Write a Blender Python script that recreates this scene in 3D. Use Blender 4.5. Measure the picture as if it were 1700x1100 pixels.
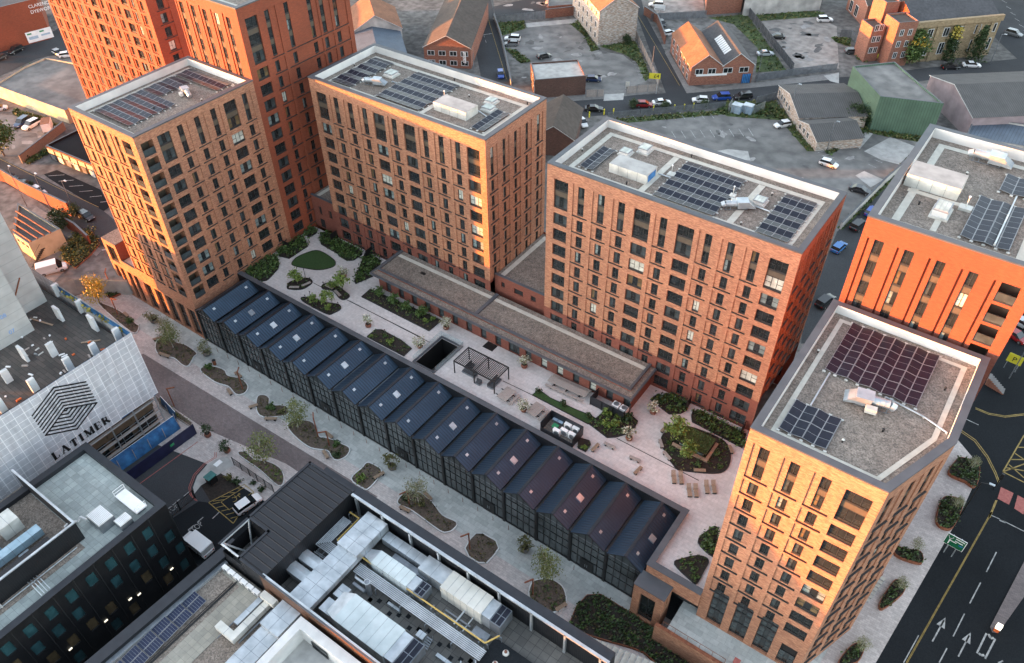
import bpy, math, random
from mathutils import Vector, Matrix
from mathutils.geometry import delaunay_2d_cdt
import numpy as np
random.seed(7)
R = math.radians
for o in list(bpy.data.objects):
    bpy.data.objects.remove(o)
SC = bpy.context.scene
COL = SC.collection

# ------------------------------------------------------------------ camera
F, PIT, ROL, YAW, H = 1333.88326, 0.745315235, 0.0141819737, -0.631238995, 98.0
def cam_axes():
    cy, sy = math.cos(YAW), math.sin(YAW)
    fw = np.array([sy*math.cos(PIT), cy*math.cos(PIT), -math.sin(PIT)])
    rt = np.array([cy, -sy, 0.0]); dn = np.cross(fw, rt)
    c, s = math.cos(ROL), math.sin(ROL)
    return np.array([c*rt + s*dn, -s*rt + c*dn, fw])
CM = cam_axes()
cam_d = bpy.data.cameras.new('camera'); cam = bpy.data.objects.new('camera', cam_d); COL.objects.link(cam)
cam_d.sensor_width = 36; cam_d.lens = 36*F/1700; cam_d.clip_start = 1; cam_d.clip_end = 3000
m = Matrix.Identity(4)
for i in range(3):
    m[i][0] = CM[0][i]; m[i][1] = -CM[1][i]; m[i][2] = -CM[2][i]
m[2][3] = H
cam.matrix_world = m
SC.camera = cam

# ------------------------------------------------------------------ light
SUN_EL, SUN_AZ = 2.3, math.atan2(-0.815, -0.58)      # low evening sun, front left of the street grid
w = bpy.data.worlds.new('World'); SC.world = w; w.use_nodes = True
nt = w.node_tree; bg = nt.nodes['Background']
sky = nt.nodes.new('ShaderNodeTexSky'); sky.sky_type = 'NISHITA'; sky.sun_disc = False
sky.sun_elevation = R(SUN_EL); sky.sun_rotation = SUN_AZ % (2*math.pi)
sky.air_density = 1.0; sky.dust_density = 1.5; sky.ozone_density = 1.0
hs = nt.nodes.new('ShaderNodeHueSaturation'); hs.inputs['Saturation'].default_value = 0.5
tn = nt.nodes.new('ShaderNodeMixRGB'); tn.blend_type = 'MULTIPLY'; tn.inputs[0].default_value = 1; tn.inputs[2].default_value = (.95, 1.0, 1.08, 1)   # clear blue evening sky overhead
nt.links.new(sky.outputs[0], hs.inputs['Color']); nt.links.new(hs.outputs[0], tn.inputs[1]); nt.links.new(tn.outputs[0], bg.inputs['Color'])
bg.inputs['Strength'].default_value = 0.15
sd = bpy.data.lights.new('sun', 'SUN'); sd.energy = 1.9; sd.angle = R(0.6); sd.color = (1.0, 0.30, 0.03)
so = bpy.data.objects.new('sun', sd); COL.objects.link(so)
ce = math.cos(R(SUN_EL))
sdir = Vector((math.sin(SUN_AZ)*ce, math.cos(SUN_AZ)*ce, math.sin(R(SUN_EL))))   # towards the sun
so.rotation_euler = sdir.to_track_quat('Z', 'Y').to_euler()
SC.view_settings.view_transform = 'Standard'; SC.view_settings.look = 'None'
SC.view_settings.exposure = 3.85
SC.cycles.max_bounces = 5; SC.cycles.diffuse_bounces = 3; SC.cycles.glossy_bounces = 3
SC.cycles.use_denoising = True

# ------------------------------------------------------------------ measuring helpers: a ray of the survey photograph meets a level, an x plane or a y plane
def _ray(px, py):
    return CM.T @ np.array([(px-850)/F, (py-550)/F, 1.0])
def at(px, py, z=0.0):
    d = _ray(px, py); t = (z-H)/d[2]; return Vector((d[0]*t, d[1]*t, z))
def at_x(px, py, x):
    d = _ray(px, py); t = x/d[0]; return Vector((x, d[1]*t, H+d[2]*t))
def at_y(px, py, y):
    d = _ray(px, py); t = y/d[1]; return Vector((d[0]*t, y, H+d[2]*t))
Z0, ZS, ZD = 0.0, 3.6, 8.2       # sunken plaza, streets, roof garden

# ------------------------------------------------------------------ materials
MATS = {}
def _new(name):
    mt = bpy.data.materials.new(name); mt.use_nodes = True
    MATS[name] = mt
    return mt, mt.node_tree, mt.node_tree.nodes['Principled BSDF']
def rgb(c): return (c[0], c[1], c[2], 1)
def noise_mix(nt, c1, c2, scale, detail=4, coord='Object', stretch=None, lo=.35, hi=.65):
    tc = nt.nodes.new('ShaderNodeTexCoord'); src = tc.outputs[coord]
    if stretch:
        mp = nt.nodes.new('ShaderNodeMapping'); mp.inputs['Scale'].default_value = stretch
        nt.links.new(src, mp.inputs['Vector']); src = mp.outputs[0]
    n = nt.nodes.new('ShaderNodeTexNoise'); n.inputs['Scale'].default_value = scale; n.inputs['Detail'].default_value = detail
    nt.links.new(src, n.inputs['Vector'])
    cr = nt.nodes.new('ShaderNodeValToRGB')
    cr.color_ramp.elements[0].position = lo; cr.color_ramp.elements[0].color = rgb(c1)
    cr.color_ramp.elements[1].position = hi; cr.color_ramp.elements[1].color = rgb(c2)
    nt.links.new(n.outputs['Fac'], cr.inputs[0])
    return cr.outputs[0], n
def mul(nt, a, b, fac=1.0, mode='MULTIPLY'):
    mx = nt.nodes.new('ShaderNodeMixRGB'); mx.blend_type = mode; mx.inputs[0].default_value = fac
    nt.links.new(a, mx.inputs[1]); nt.links.new(b, mx.inputs[2]); return mx.outputs[0]
def bump(nt, bs, h, strength=.3, dist=.05):
    b = nt.nodes.new('ShaderNodeBump'); b.inputs['Strength'].default_value = strength; b.inputs['Distance'].default_value = dist
    nt.links.new(h, b.inputs['Height']); nt.links.new(b.outputs[0], bs.inputs['Normal'])
def mat(name, c, c2=None, scale=2.0, rough=.8, metal=0.0, big=None, coord='Object', stretch=None, bmp=0, spec=None, detail=4):
    """plain surface: two tones mixed by noise, and an optional large scale stain"""
    mt, nt, bs = _new(name)
    c2 = c2 or tuple(v*1.15 for v in c)
    out, n = noise_mix(nt, c, c2, scale, detail, coord, stretch)
    if big:
        o2, _ = noise_mix(nt, (big[1],)*3, (1, 1, 1), big[0], 6, coord)
        out = mul(nt, out, o2)
    nt.links.new(out, bs.inputs['Base Color'])
    bs.inputs['Roughness'].default_value = rough; bs.inputs['Metallic'].default_value = metal
    if spec is not None: bs.inputs['Specular IOR Level'].default_value = spec
    if bmp: bump(nt, bs, n.outputs['Fac'], bmp)
    return mt
def brick(name, c1, c2, mortar, bw=.225, bh=.075, mort=.01, tint=None, rough=.85, cold=(.8, 1.12)):
    mt, nt, bs = _new(name)
    tc = nt.nodes.new('ShaderNodeTexCoord')
    bt = nt.nodes.new('ShaderNodeTexBrick'); bt.inputs['Scale'].default_value = 1
    bt.inputs['Brick Width'].default_value = bw; bt.inputs['Row Height'].default_value = bh; bt.inputs['Mortar Size'].default_value = mort
    bt.inputs['Color1'].default_value = rgb(c1); bt.inputs['Color2'].default_value = rgb(c2); bt.inputs['Mortar'].default_value = rgb(mortar)
    bt.inputs['Bias'].default_value = 0
    nt.links.new(tc.outputs['UV'], bt.inputs['Vector'])
    out = bt.outputs['Color']
    n1, _ = noise_mix(nt, (cold[0],)*3, (cold[1],)*3, 1.0, 5, 'UV', (1.3, 5.5, 1), .38, .62)
    out = mul(nt, out, n1)
    n2, _ = noise_mix(nt, (.86, .86, .86), (1.06, 1.03, 1.0), .12, 5, 'UV')
    out = mul(nt, out, n2)
    nt.links.new(out, bs.inputs['Base Color']); bs.inputs['Roughness'].default_value = rough
    bump(nt, bs, bt.outputs['Fac'], -.25, .01)
    return mt
def paving(name, c1, c2, mortar, bw, bh, mort=.012, rough=.75, big=.82, off=.5, coord='Object', rot=0):
    mt, nt, bs = _new(name)
    tc = nt.nodes.new('ShaderNodeTexCoord'); src = tc.outputs[coord]
    if rot:
        mp = nt.nodes.new('ShaderNodeMapping'); mp.inputs['Rotation'].default_value = (0, 0, rot); nt.links.new(src, mp.inputs[0]); src = mp.outputs[0]
    bt = nt.nodes.new('ShaderNodeTexBrick'); bt.inputs['Scale'].default_value = 1; bt.offset = off
    bt.inputs['Brick Width'].default_value = bw; bt.inputs['Row Height'].default_value = bh; bt.inputs['Mortar Size'].default_value = mort
    bt.inputs['Color1'].default_value = rgb(c1); bt.inputs['Color2'].default_value = rgb(c2); bt.inputs['Mortar'].default_value = rgb(mortar)
    nt.links.new(src, bt.inputs['Vector'])
    n2, _ = noise_mix(nt, (big,)*3, (1.03,)*3, .15, 7, coord)
    n3, _ = noise_mix(nt, (.9,)*3, (1.05,)*3, 2.2, 5, coord)
    out = mul(nt, mul(nt, bt.outputs['Color'], n2), n3)
    nt.links.new(out, bs.inputs['Base Color']); bs.inputs['Roughness'].default_value = rough
    return mt
def seamed(name, c, pitch=.45, axis=0, rough=.45, metal=.3, coord='UV', bmpd=.06, c2=None, width=.1):
    """sheet metal with standing seams or ribs"""
    mt, nt, bs = _new(name)
    tc = nt.nodes.new('ShaderNodeTexCoord'); sp = nt.nodes.new('ShaderNodeSeparateXYZ'); nt.links.new(tc.outputs[coord], sp.inputs[0])
    mo = nt.nodes.new('ShaderNodeMath'); mo.operation = 'PINGPONG'; mo.inputs[1].default_value = pitch/2
    nt.links.new(sp.outputs[axis], mo.inputs[0])
    mr = nt.nodes.new('ShaderNodeMapRange'); mr.inputs['From Min'].default_value = 0; mr.inputs['From Max'].default_value = pitch*width
    mr.inputs['To Min'].default_value = 1; mr.inputs['To Max'].default_value = 0
    nt.links.new(mo.outputs[0], mr.inputs[0])
    n2, _ = noise_mix(nt, tuple(v*.85 for v in c), tuple(v*1.12 for v in c), .35, 6, coord)
    mx = nt.nodes.new('ShaderNodeMixRGB'); nt.links.new(mr.outputs[0], mx.inputs[0]); nt.links.new(n2, mx.inputs[1])
    mx.inputs[2].default_value = rgb(c2 or tuple(v*.45 for v in c))
    nt.links.new(mx.outputs[0], bs.inputs['Base Color'])
    bs.inputs['Roughness'].default_value = rough; bs.inputs['Metallic'].default_value = metal
    bump(nt, bs, mr.outputs[0], .6, bmpd)
    return mt
def gravel(name, c1, c2, scale=9, big=(.12, .8), rough=.95):
    mt, nt, bs = _new(name)
    tc = nt.nodes.new('ShaderNodeTexCoord')
    v = nt.nodes.new('ShaderNodeTexVoronoi'); v.inputs['Scale'].default_value = scale; nt.links.new(tc.outputs['Object'], v.inputs['Vector'])
    sp = nt.nodes.new('ShaderNodeSeparateColor'); nt.links.new(v.outputs['Color'], sp.inputs[0])
    cr = nt.nodes.new('ShaderNodeValToRGB'); cr.color_ramp.elements[0].color = rgb(c1); cr.color_ramp.elements[1].color = rgb(c2)
    nt.links.new(sp.outputs[0], cr.inputs[0])
    o2, _ = noise_mix(nt, (big[1],)*3, (1.04,)*3, big[0], 7)
    o3, _ = noise_mix(nt, (.78,)*3, (1.1,)*3, 1.6, 6)
    out = mul(nt, mul(nt, cr.outputs[0], o2), o3)
    nt.links.new(out, bs.inputs['Base Color']); bs.inputs['Roughness'].default_value = rough
    bump(nt, bs, v.outputs['Distance'], .4, .03)
    return mt
def leaf(name, c1, c2, c3=None):
    mt, nt, bs = _new(name)
    ge = nt.nodes.new('ShaderNodeNewGeometry')
    cr = nt.nodes.new('ShaderNodeValToRGB'); cr.color_ramp.elements[0].color = rgb(c1); cr.color_ramp.elements[1].color = rgb(c2)
    if c3:
        e = cr.color_ramp.elements.new(.85); e.color = rgb(c2); cr.color_ramp.elements[2].color = rgb(c3)
    nt.links.new(ge.outputs['Random Per Island'], cr.inputs[0])
    nt.links.new(cr.outputs[0], bs.inputs['Base Color']); bs.inputs['Roughness'].default_value = .6
    return mt
def emis(name, c, s):
    mt, nt, bs = _new(name); bs.inputs['Base Color'].default_value = rgb(c)
    bs.inputs['Emission Color'].default_value = rgb(c); bs.inputs['Emission Strength'].default_value = s
    return mt

brick('brick_blend', (.45, .215, .125), (.265, .105, .062), (.31, .195, .13), .36, .115, .010, cold=(.82, 1.14))
brick('brick_red', (.21, .06, .04), (.16, .045, .03), (.18, .09, .068), .3, .1, .008, cold=(.88, 1.1))
brick('brick_orange', (.27, .062, .027), (.205, .047, .022), (.215, .08, .046), .3, .1, .008, cold=(.9, 1.08))
brick('brick_old', (.30, .11, .07), (.21, .075, .05), (.3, .22, .17), .5, .16, .012)
brick('brick_dark', (.11, .05, .04), (.075, .035, .03), (.13, .1, .08), .4, .12, .012)
brick('sandstone', (.34, .26, .16), (.27, .2, .12), (.2, .155, .1), .9, .4, .015)
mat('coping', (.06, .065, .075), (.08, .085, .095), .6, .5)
mat('lining', (.62, .61, .6), (.7, .69, .67), .5, .6, big=(.3, .85))
gravel('roof_gravel', (.125, .105, .09), (.30, .25, .21), 8)
mat('paver', (.42, .40, .35), (.5, .48, .42), 1.5, .8)
mat('frame', (.022, .024, .026), (.03, .032, .034), 3, .45)
mat('bronze', (.085, .07, .052), (.1, .085, .065), 2, .4)
mat('void', (.012, .012, .013), None, 2, .9)
def glass(name, c, rough=.05):
    mt, nt, bs = _new(name)
    out, _ = noise_mix(nt, c, tuple(v*1.7 for v in c), .9, 5, 'Object')
    nt.links.new(out, bs.inputs['Base Color']); bs.inputs['Roughness'].default_value = rough; bs.inputs['IOR'].default_value = 1.6
    return mt
glass('glass_dark', (.014, .017, .018)); glass('glass_mid', (.035, .045, .048)); glass('glass_curtain', (.13, .17, .17), .2)
glass('glass_blind', (.34, .36, .32), .25); glass('glass_warm', (.09, .065, .035), .12); glass('glass_hall', (.055, .064, .068), .12)
seamed('navy_roof', (.034, .062, .1), .44, 0, .38, .5, width=.2)
mat('navy_metal', (.02, .022, .028), (.026, .029, .036), 1, .45, .3)
mat('dark_metal', (.012, .012, .013), (.018, .018, .019), 1, .5, .2)
seamed('dark_seamed', (.014, .0155, .019), .25, 0, .5, .3)
paving('plaza_paving', (.56, .50, .475), (.43, .385, .365), (.32, .285, .27), .55, .3, .012, big=.8)
paving('plaza_edge', (.50, .52, .50), (.38, .40, .385), (.3, .31, .3), 1.1, .75, .014, big=.85)
paving('deck_paving', (.60, .555, .54), (.53, .49, .475), (.40, .37, .36), .9, .6, .012, big=.9)
paving('road_setts', (.20, .16, .155), (.15, .12, .118), (.12, .10, .1), .4, .2, .014, big=.7)
mat('asphalt', (.042, .045, .05), (.064, .067, .071), 9, .95, spec=.2, big=(.06, .68), detail=8)
mat('asphalt_dark', (.013, .0155, .0185), (.021, .024, .027), 9, .95, spec=.12, big=(.08, .7), detail=8)
mat('ground_dirt', (.095, .09, .085), (.2, .19, .18), .6, .95, big=(.06, .5), detail=14)
mat('ground_pale', (.20, .18, .165), (.34, .31, .285), .5, .95, big=(.06, .7), detail=10)
mat('pavement', (.16, .155, .15), (.22, .21, .2), 1.5, .85, big=(.1, .75), detail=8)
mat('grass', (.035, .06, .016), (.085, .115, .035), .6, .95, big=(.12, .6), detail=10)
mat('lawn', (.022, .05, .012), (.035, .075, .02), 5, .95, detail=8)
mat('soil', (.014, .01, .008), (.03, .022, .017), 3, .95, detail=8)
mat('mulch', (.075, .055, .042), (.13, .1, .078), 4, .95, detail=8)
mat('white_line', (.2, .2, .2), (.4, .4, .39), 2, .8, detail=8)
mat('yellow_line', (.2, .14, .04), (.33, .23, .07), 2, .8, detail=8)
mat('red_line', (.3, .08, .07), (.38, .12, .1), 3, .8)
mat('concrete', (.33, .325, .31), (.45, .44, .42), .7, .85, big=(.15, .75), detail=8)
mat('concrete_pale', (.55, .56, .56), (.66, .66, .65), .8, .85, big=(.25, .8), detail=8)
mat('white', (.72, .72, .72), (.8, .8, .8), 1, .5)
mat('off_white', (.5, .5, .46), (.62, .61, .57), 1, .7, big=(.4, .75))
mat('galv', (.42, .46, .49), (.58, .62, .65), .8, .38, .6, big=(.5, .8))
mat('galv_dark', (.16, .18, .2), (.24, .26, .29), 1, .4, .5)
mat('solar', (.008, .010, .018), (.013, .015, .027), 2, .3, spec=.25)
mat('solar_frame', (.24, .245, .255), (.3, .305, .315), 2, .4, .3)
mat('timber', (.22, .15, .10), (.33, .24, .17), 2, .8, stretch=(1, 12, 1))
mat('timber_grey', (.26, .22, .2), (.38, .33, .3), 2, .8, stretch=(1, 12, 1))
mat('corten', (.16, .05, .025), (.25, .09, .045), 2, .85)
mat('terracotta', (.14, .05, .03), (.2, .08, .05), 2, .7)
mat('pot_grey', (.12, .11, .105), (.17, .16, .15), 2, .8)
mat('bark', (.10, .08, .06), (.2, .17, .14), 3, .9)
mat('bark_birch', (.42, .39, .34), (.6, .57, .52), 4, .8)
leaf('leaf_mid', (.028, .06, .012), (.085, .14, .03)); leaf('leaf_dark', (.012, .03, .008), (.04, .07, .018))
leaf('leaf_lime', (.07, .12, .018), (.17, .23, .045)); leaf('leaf_pale', (.12, .13, .06), (.26, .26, .14), (.3, .29, .2))
leaf('leaf_birch', (.10, .125, .035), (.22, .23, .085)); leaf('leaf_yellow', (.24, .19, .03), (.46, .37, .07))
leaf('leaf_olive', (.06, .065, .018), (.16, .15, .045)); leaf('flower', (.4, .4, .3), (.75, .73, .62))
leaf('leaf_rust', (.05, .045, .018), (.09, .07, .03))

# ------------------------------------------------------------------ mesh builder
class MB:
    def __init__(s): s.v = []; s.f = []; s.m = []; s.uv = []; s.mats = []
    def mi(s, name):
        if name not in s.mats: s.mats.append(name)
        return s.mats.index(name)
    def quad(s, a, b, c, d, m, uv=None):
        i = len(s.v); s.v += [tuple(a), tuple(b), tuple(c), tuple(d)]; s.f.append((i, i+1, i+2, i+3)); s.m.append(s.mi(m))
        if uv is None:
            a, b, d = Vector(a), Vector(b), Vector(d); e = (b-a); L = e.length; k = (d-a)
            hh = (k - e*(k.dot(e)/(L*L))).length if L > 1e-6 else 0
            uv = [(0, 0), (L, 0), (L, hh), (0, hh)]
        s.uv.append(uv)
    def poly(s, pts, m, flip=False):
        i = len(s.v); pts = list(pts)
        if flip: pts = pts[::-1]
        s.v += [tuple(p) for p in pts]; s.f.append(tuple(range(i, i+len(pts)))); s.m.append(s.mi(m)); s.uv.append([(p[0], p[1]) for p in pts])
    def box(s, x0, y0, z0, x1, y1, z1, m, top=None, M=None):
        P = [Vector(p) for p in ((x0, y0, z0), (x1, y0, z0), (x1, y1, z0), (x0, y1, z0), (x0, y0, z1), (x1, y0, z1), (x1, y1, z1), (x0, y1, z1))]
        if M is not None: P = [M @ p for p in P]
        for q in ((0, 1, 5, 4), (1, 2, 6, 5), (2, 3, 7, 6), (3, 0, 4, 7)): s.quad(*[P[k] for k in q], m)
        s.quad(P[4], P[5], P[6], P[7], top or m); s.quad(P[3], P[2], P[1], P[0], m)
    def prism(s, poly, z0, z1, m, top=None, bottom=False):
        n = len(poly); u = 0
        for i in range(n):
            a, b = poly[i], poly[(i+1) % n]; L = math.hypot(b[0]-a[0], b[1]-a[1])
            s.quad((a[0], a[1], z0), (b[0], b[1], z0), (b[0], b[1], z1), (a[0], a[1], z1), m, [(u, z0), (u+L, z0), (u+L, z1), (u, z1)]); u += L
        s.poly([(p[0], p[1], z1) for p in poly], top or m)
        if bottom: s.poly([(p[0], p[1], z0) for p in poly], m, True)
    def tube(s, a, b, r0, r1, m, n=8, cap=True):
        a, b = Vector(a), Vector(b); d = (b-a)
        if d.length < 1e-6: return
        d.normalize(); x = d.orthogonal().normalized(); y = d.cross(x)
        A = [a+(x*math.cos(t)+y*math.sin(t))*r0 for t in [2*math.pi*k/n for k in range(n)]]
        B = [b+(x*math.cos(t)+y*math.sin(t))*r1 for t in [2*math.pi*k/n for k in range(n)]]
        for k in range(n): s.quad(A[k], A[(k+1) % n], B[(k+1) % n], B[k], m)
        if cap: s.poly(B, m); s.poly(A, m, True)
    def lathe(s, prof, m, n=12, c=(0, 0, 0)):
        for (r0, z0), (r1, z1) in zip(prof, prof[1:]):
            for k in range(n):
                t0, t1 = 2*math.pi*k/n, 2*math.pi*(k+1)/n
                s.quad((c[0]+r0*math.cos(t0), c[1]+r0*math.sin(t0), c[2]+z0), (c[0]+r0*math.cos(t1), c[1]+r0*math.sin(t1), c[2]+z0),
                       (c[0]+r1*math.cos(t1), c[1]+r1*math.sin(t1), c[2]+z1), (c[0]+r1*math.cos(t0), c[1]+r1*math.sin(t0), c[2]+z1), m)
    def add(s, o, M):
        """append another builder's geometry, moved by M"""
        i = len(s.v); s.v += [tuple(M @ Vector(p)) for p in o.v]
        for f, mm, uv in zip(o.f, o.m, o.uv):
            s.f.append(tuple(k+i for k in f)); s.m.append(s.mi(o.mats[mm])); s.uv.append(uv)
    def mesh(s, name, smooth=False):
        me = bpy.data.meshes.new(name); me.from_pydata(s.v, [], s.f)
        for n in s.mats: me.materials.append(MATS[n])
        me.polygons.foreach_set('material_index', s.m)
        ul = me.uv_layers.new(name='UVMap'); flat = [c for uv in s.uv for p in uv for c in p]
        ul.data.foreach_set('uv', flat)
        if smooth: me.polygons.foreach_set('use_smooth', [True]*len(s.f))
        me.update(); return me
    def build(s, name, parent=None, smooth=False, **props):
        o = bpy.data.objects.new(name, s.mesh(name, smooth)); COL.objects.link(o)
        if parent is not None: child(o, parent)
        for k, v in props.items(): o[k] = v
        return o
def child(o, parent):
    o.parent = parent; o.matrix_parent_inverse = wm(parent).inverted()
def wm(o):
    M = o.matrix_basis.copy()
    if o.parent is not None: M = wm(o.parent) @ o.matrix_parent_inverse @ M
    return M
def tag(o, label, cat, group=None, kind=None):
    o['label'] = label; o['category'] = cat
    if group: o['group'] = group
    if kind: o['kind'] = kind
    return o
def thing(name, label, cat, loc=(0, 0, 0), group=None):
    o = bpy.data.objects.new(name, None); COL.objects.link(o); o.location = loc; o.empty_display_size = .5
    return tag(o, label, cat, group)
def struct(mb, name):
    o = mb.build(name); o['kind'] = 'structure'; return o
def inset(poly, d):
    """inset of a convex counter clockwise polygon"""
    n = len(poly); L = []
    for i in range(n):
        a, b = Vector(poly[i][:2]), Vector(poly[(i+1) % n][:2]); e = (b-a).normalized(); nn = Vector((-e.y, e.x))
        L.append((a+nn*d, e))
    out = []
    for i in range(n):
        (p, e), (q, g) = L[i-1], L[i]; den = e.x*g.y-e.y*g.x
        if abs(den) < 1e-6: out.append((q.x, q.y)); continue
        t = ((q.x-p.x)*g.y-(q.y-p.y)*g.x)/den; k = p+e*t; out.append((k.x, k.y))
    return out
def ring(mb, A, B, z, m):
    n = len(A)
    for i in range(n):
        j = (i+1) % n
        mb.quad((*A[i], z), (*A[j], z), (*B[j], z), (*B[i], z), m)
def copy_tree(o, parent=None):
    c = o.copy(); COL.objects.link(c)
    if parent is not None:
        c.parent = parent; c.matrix_parent_inverse = o.matrix_parent_inverse.copy()
    for ch in CHILDREN.get(o.name, ()): copy_tree(ch, c)
    return c
CHILDREN = {}
def index_children():
    CHILDREN.clear()
    for o in bpy.data.objects:
        if o.parent: CHILDREN.setdefault(o.parent.name, []).append(o)
def flat_poly(name, pts, z, m, kind='structure', mb=None):
    """a thin sheet laid on the ground, any simple outline"""
    b = mb or MB()
    P = [Vector((p[0], p[1])) for p in pts]
    vs, es, fs, *_ = delaunay_2d_cdt(P, [], [list(range(len(P)))], 1, 1e-4)
    for f in fs:
        q = [vs[k] for k in f]
        ar = sum(q[i].x*q[(i+1) % len(q)].y-q[(i+1) % len(q)].x*q[i].y for i in range(len(q)))
        b.poly([(p.x, p.y, z) for p in q], m, ar < 0)
    if mb is None:
        o = b.build(name)
        if kind: o['kind'] = kind
        return o
def ccw(pts):
    a = sum(pts[i][0]*pts[(i+1) % len(pts)][1]-pts[(i+1) % len(pts)][0]*pts[i][1] for i in range(len(pts)))
    return list(pts) if a > 0 else list(pts)[::-1]
def smooth_loop(pts, k=4):
    """closed Catmull-Rom loop through 2D points"""
    n = len(pts); out = []
    for i in range(n):
        p0, p1, p2, p3 = [Vector(pts[(i+d) % n][:2]) for d in (-1, 0, 1, 2)]
        for j in range(k):
            t = j/k
            out.append(tuple(.5*((2*p1)+(p2-p0)*t+(2*p0-5*p1+4*p2-p3)*t*t+(3*p1-p0-3*p2+p3)*t**3)))
    return out
# ------------------------------------------------------------------ windows: one builder per kind and glass
WIN = {}
def win_mb(w, h, lights, gl, spandrel=0.0):
    """window of w x h metres, facing -Y, lower left corner at the origin; spandrel = metal panel below it"""
    key = (round(w, 2), round(h, 2), lights, gl, round(spandrel, 2))
    if key in WIN: return WIN[key]
    b = MB(); fr = 'frame'; t = .07
    b.box(0, -.06, 0, t, 0, h, fr); b.box(w-t, -.06, 0, w, 0, h, fr)
    b.box(t, -.06, h-t, w-t, 0, h, fr); b.box(t, -.06, 0, w-t, 0, t, fr)
    n = lights; lw = (w-2*t)/n
    kinds = {'dark': ['glass_dark']*5, 'mid': ['glass_mid', 'glass_dark', 'glass_mid'], 'curtain': ['glass_curtain', 'glass_dark', 'glass_curtain'], 'blind': ['glass_blind']*3, 'warm': ['glass_warm', 'glass_dark', 'glass_warm']}[gl]
    for k in range(n):
        x0 = t+lw*k; x1 = x0+lw
        if k: b.box(x0-.03, -.05, t, x0+.03, 0, h-t, fr); x0 += .03
        g = kinds[k % len(kinds)]
        b.quad((x0, -.02, t), (x1, -.02, t), (x1, -.02, h-t), (x0, -.02, h-t), g)
        if k % 2 == 0:
            z = h*.52 if n > 1 else h*.4; b.box(x0, -.05, z-.03, x1, -.021, z+.03, fr)
    b.box(.02, -.09, .02, w-.02, -.061, .30, 'frame')          # low guard rail panel
    if spandrel: b.box(0, -.05, -spandrel, w, 0, -.002, 'bronze')
    WIN[key] = b; return b
def glass_pick(rnd, sunny=False):
    r = rnd.random()
    return 'dark' if r < .6 else 'mid' if r < .84 else 'curtain' if r < .93 else 'blind' if r < .97 else 'warm'

def facade(mb, P, U, W, z0, z1, cells, mats, zsplit=None):
    """wall W wide from z0 to z1 with recesses; cells = (u0,u1,v0,v1,depth,backmat); mats = (upper, lower)"""
    U = Vector((U[0], U[1], 0)); N = Vector((U.y, -U.x, 0)); P = Vector((P[0], P[1], 0))
    us = {0.0, W}; vs = {z0, z1}
    for c in cells: us |= {c[0], c[1]}; vs |= {c[2], c[3]}
    if zsplit and z0 < zsplit < z1: vs.add(zsplit)
    us = sorted(round(u, 3) for u in us); vs = sorted(round(v, 3) for v in vs)
    us = [u for k, u in enumerate(us) if k == 0 or u-us[k-1] > 1e-3]; vs = [v for k, v in enumerate(vs) if k == 0 or v-vs[k-1] > 1e-3]
    nu, nv = len(us)-1, len(vs)-1
    D = np.zeros((nu, nv)); B = [[None]*nv for _ in range(nu)]
    for u0, u1, v0, v1, d, bm in cells:
        for i in range(nu):
            if us[i] >= u0-2e-3 and us[i+1] <= u1+2e-3:
                for j in range(nv):
                    if vs[j] >= v0-2e-3 and vs[j+1] <= v1+2e-3 and d >= D[i, j]:
                        D[i, j] = d; B[i][j] = bm
    wallm = lambda v: mats[1] if (zsplit and v < zsplit) else mats[0]
    pt = lambda u, v, d: (P.x+U.x*u-N.x*d, P.y+U.y*u-N.y*d, v)
    off = P.x*U.x+P.y*U.y
    for i in range(nu):
        u0, u1 = us[i], us[i+1]; j = 0
        while j < nv:
            k = j; m = B[i][j] or wallm(vs[j]+1e-3)
            while k+1 < nv and D[i, k+1] == D[i, j] and (B[i][k+1] or wallm(vs[k+1]+1e-3)) == m: k += 1
            d = D[i, j]
            mb.quad(pt(u0, vs[j], d), pt(u1, vs[j], d), pt(u1, vs[k+1], d), pt(u0, vs[k+1], d), m,
                    [(off+u0, vs[j]), (off+u1, vs[j]), (off+u1, vs[k+1]), (off+u0, vs[k+1])])
            j = k+1
        for j in range(nv-1):                     # horizontal reveals
            a, b2 = D[i, j], D[i, j+1]
            if abs(a-b2) > 1e-4:
                m = wallm(vs[j+1]); v = vs[j+1]
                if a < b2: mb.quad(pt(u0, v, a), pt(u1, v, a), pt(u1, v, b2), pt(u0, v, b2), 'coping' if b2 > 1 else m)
                else: mb.quad(pt(u0, v, a), pt(u1, v, a), pt(u1, v, b2), pt(u0, v, b2), m)
    for i in range(nu-1):                         # vertical reveals
        u = us[i+1]; j = 0
        while j < nv:
            k = j
            while k+1 < nv and D[i, k+1] == D[i, j] and D[i+1, k+1] == D[i+1, j] and wallm(vs[k+1]+1e-3) == wallm(vs[j]+1e-3): k += 1
            a, b2 = D[i, j], D[i+1, j]
            if abs(a-b2) > 1e-4:
                mb.quad(pt(u, vs[j], a), pt(u, vs[j], b2), pt(u, vs[k+1], b2), pt(u, vs[k+1], a), wallm(vs[j]+1e-3),
                        [(a, vs[j]), (b2, vs[j]), (b2, vs[k+1]), (a, vs[k+1])])
            j = k+1
def place(P, U, u, v, depth):
    U = Vector((U[0], U[1], 0)); N = Vector((U.y, -U.x, 0)); p = Vector((P[0], P[1], 0))+U*u-N*depth
    return Matrix.Translation((p.x, p.y, v)) @ Matrix.Rotation(math.atan2(U.y, U.x), 4, 'Z')
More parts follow.
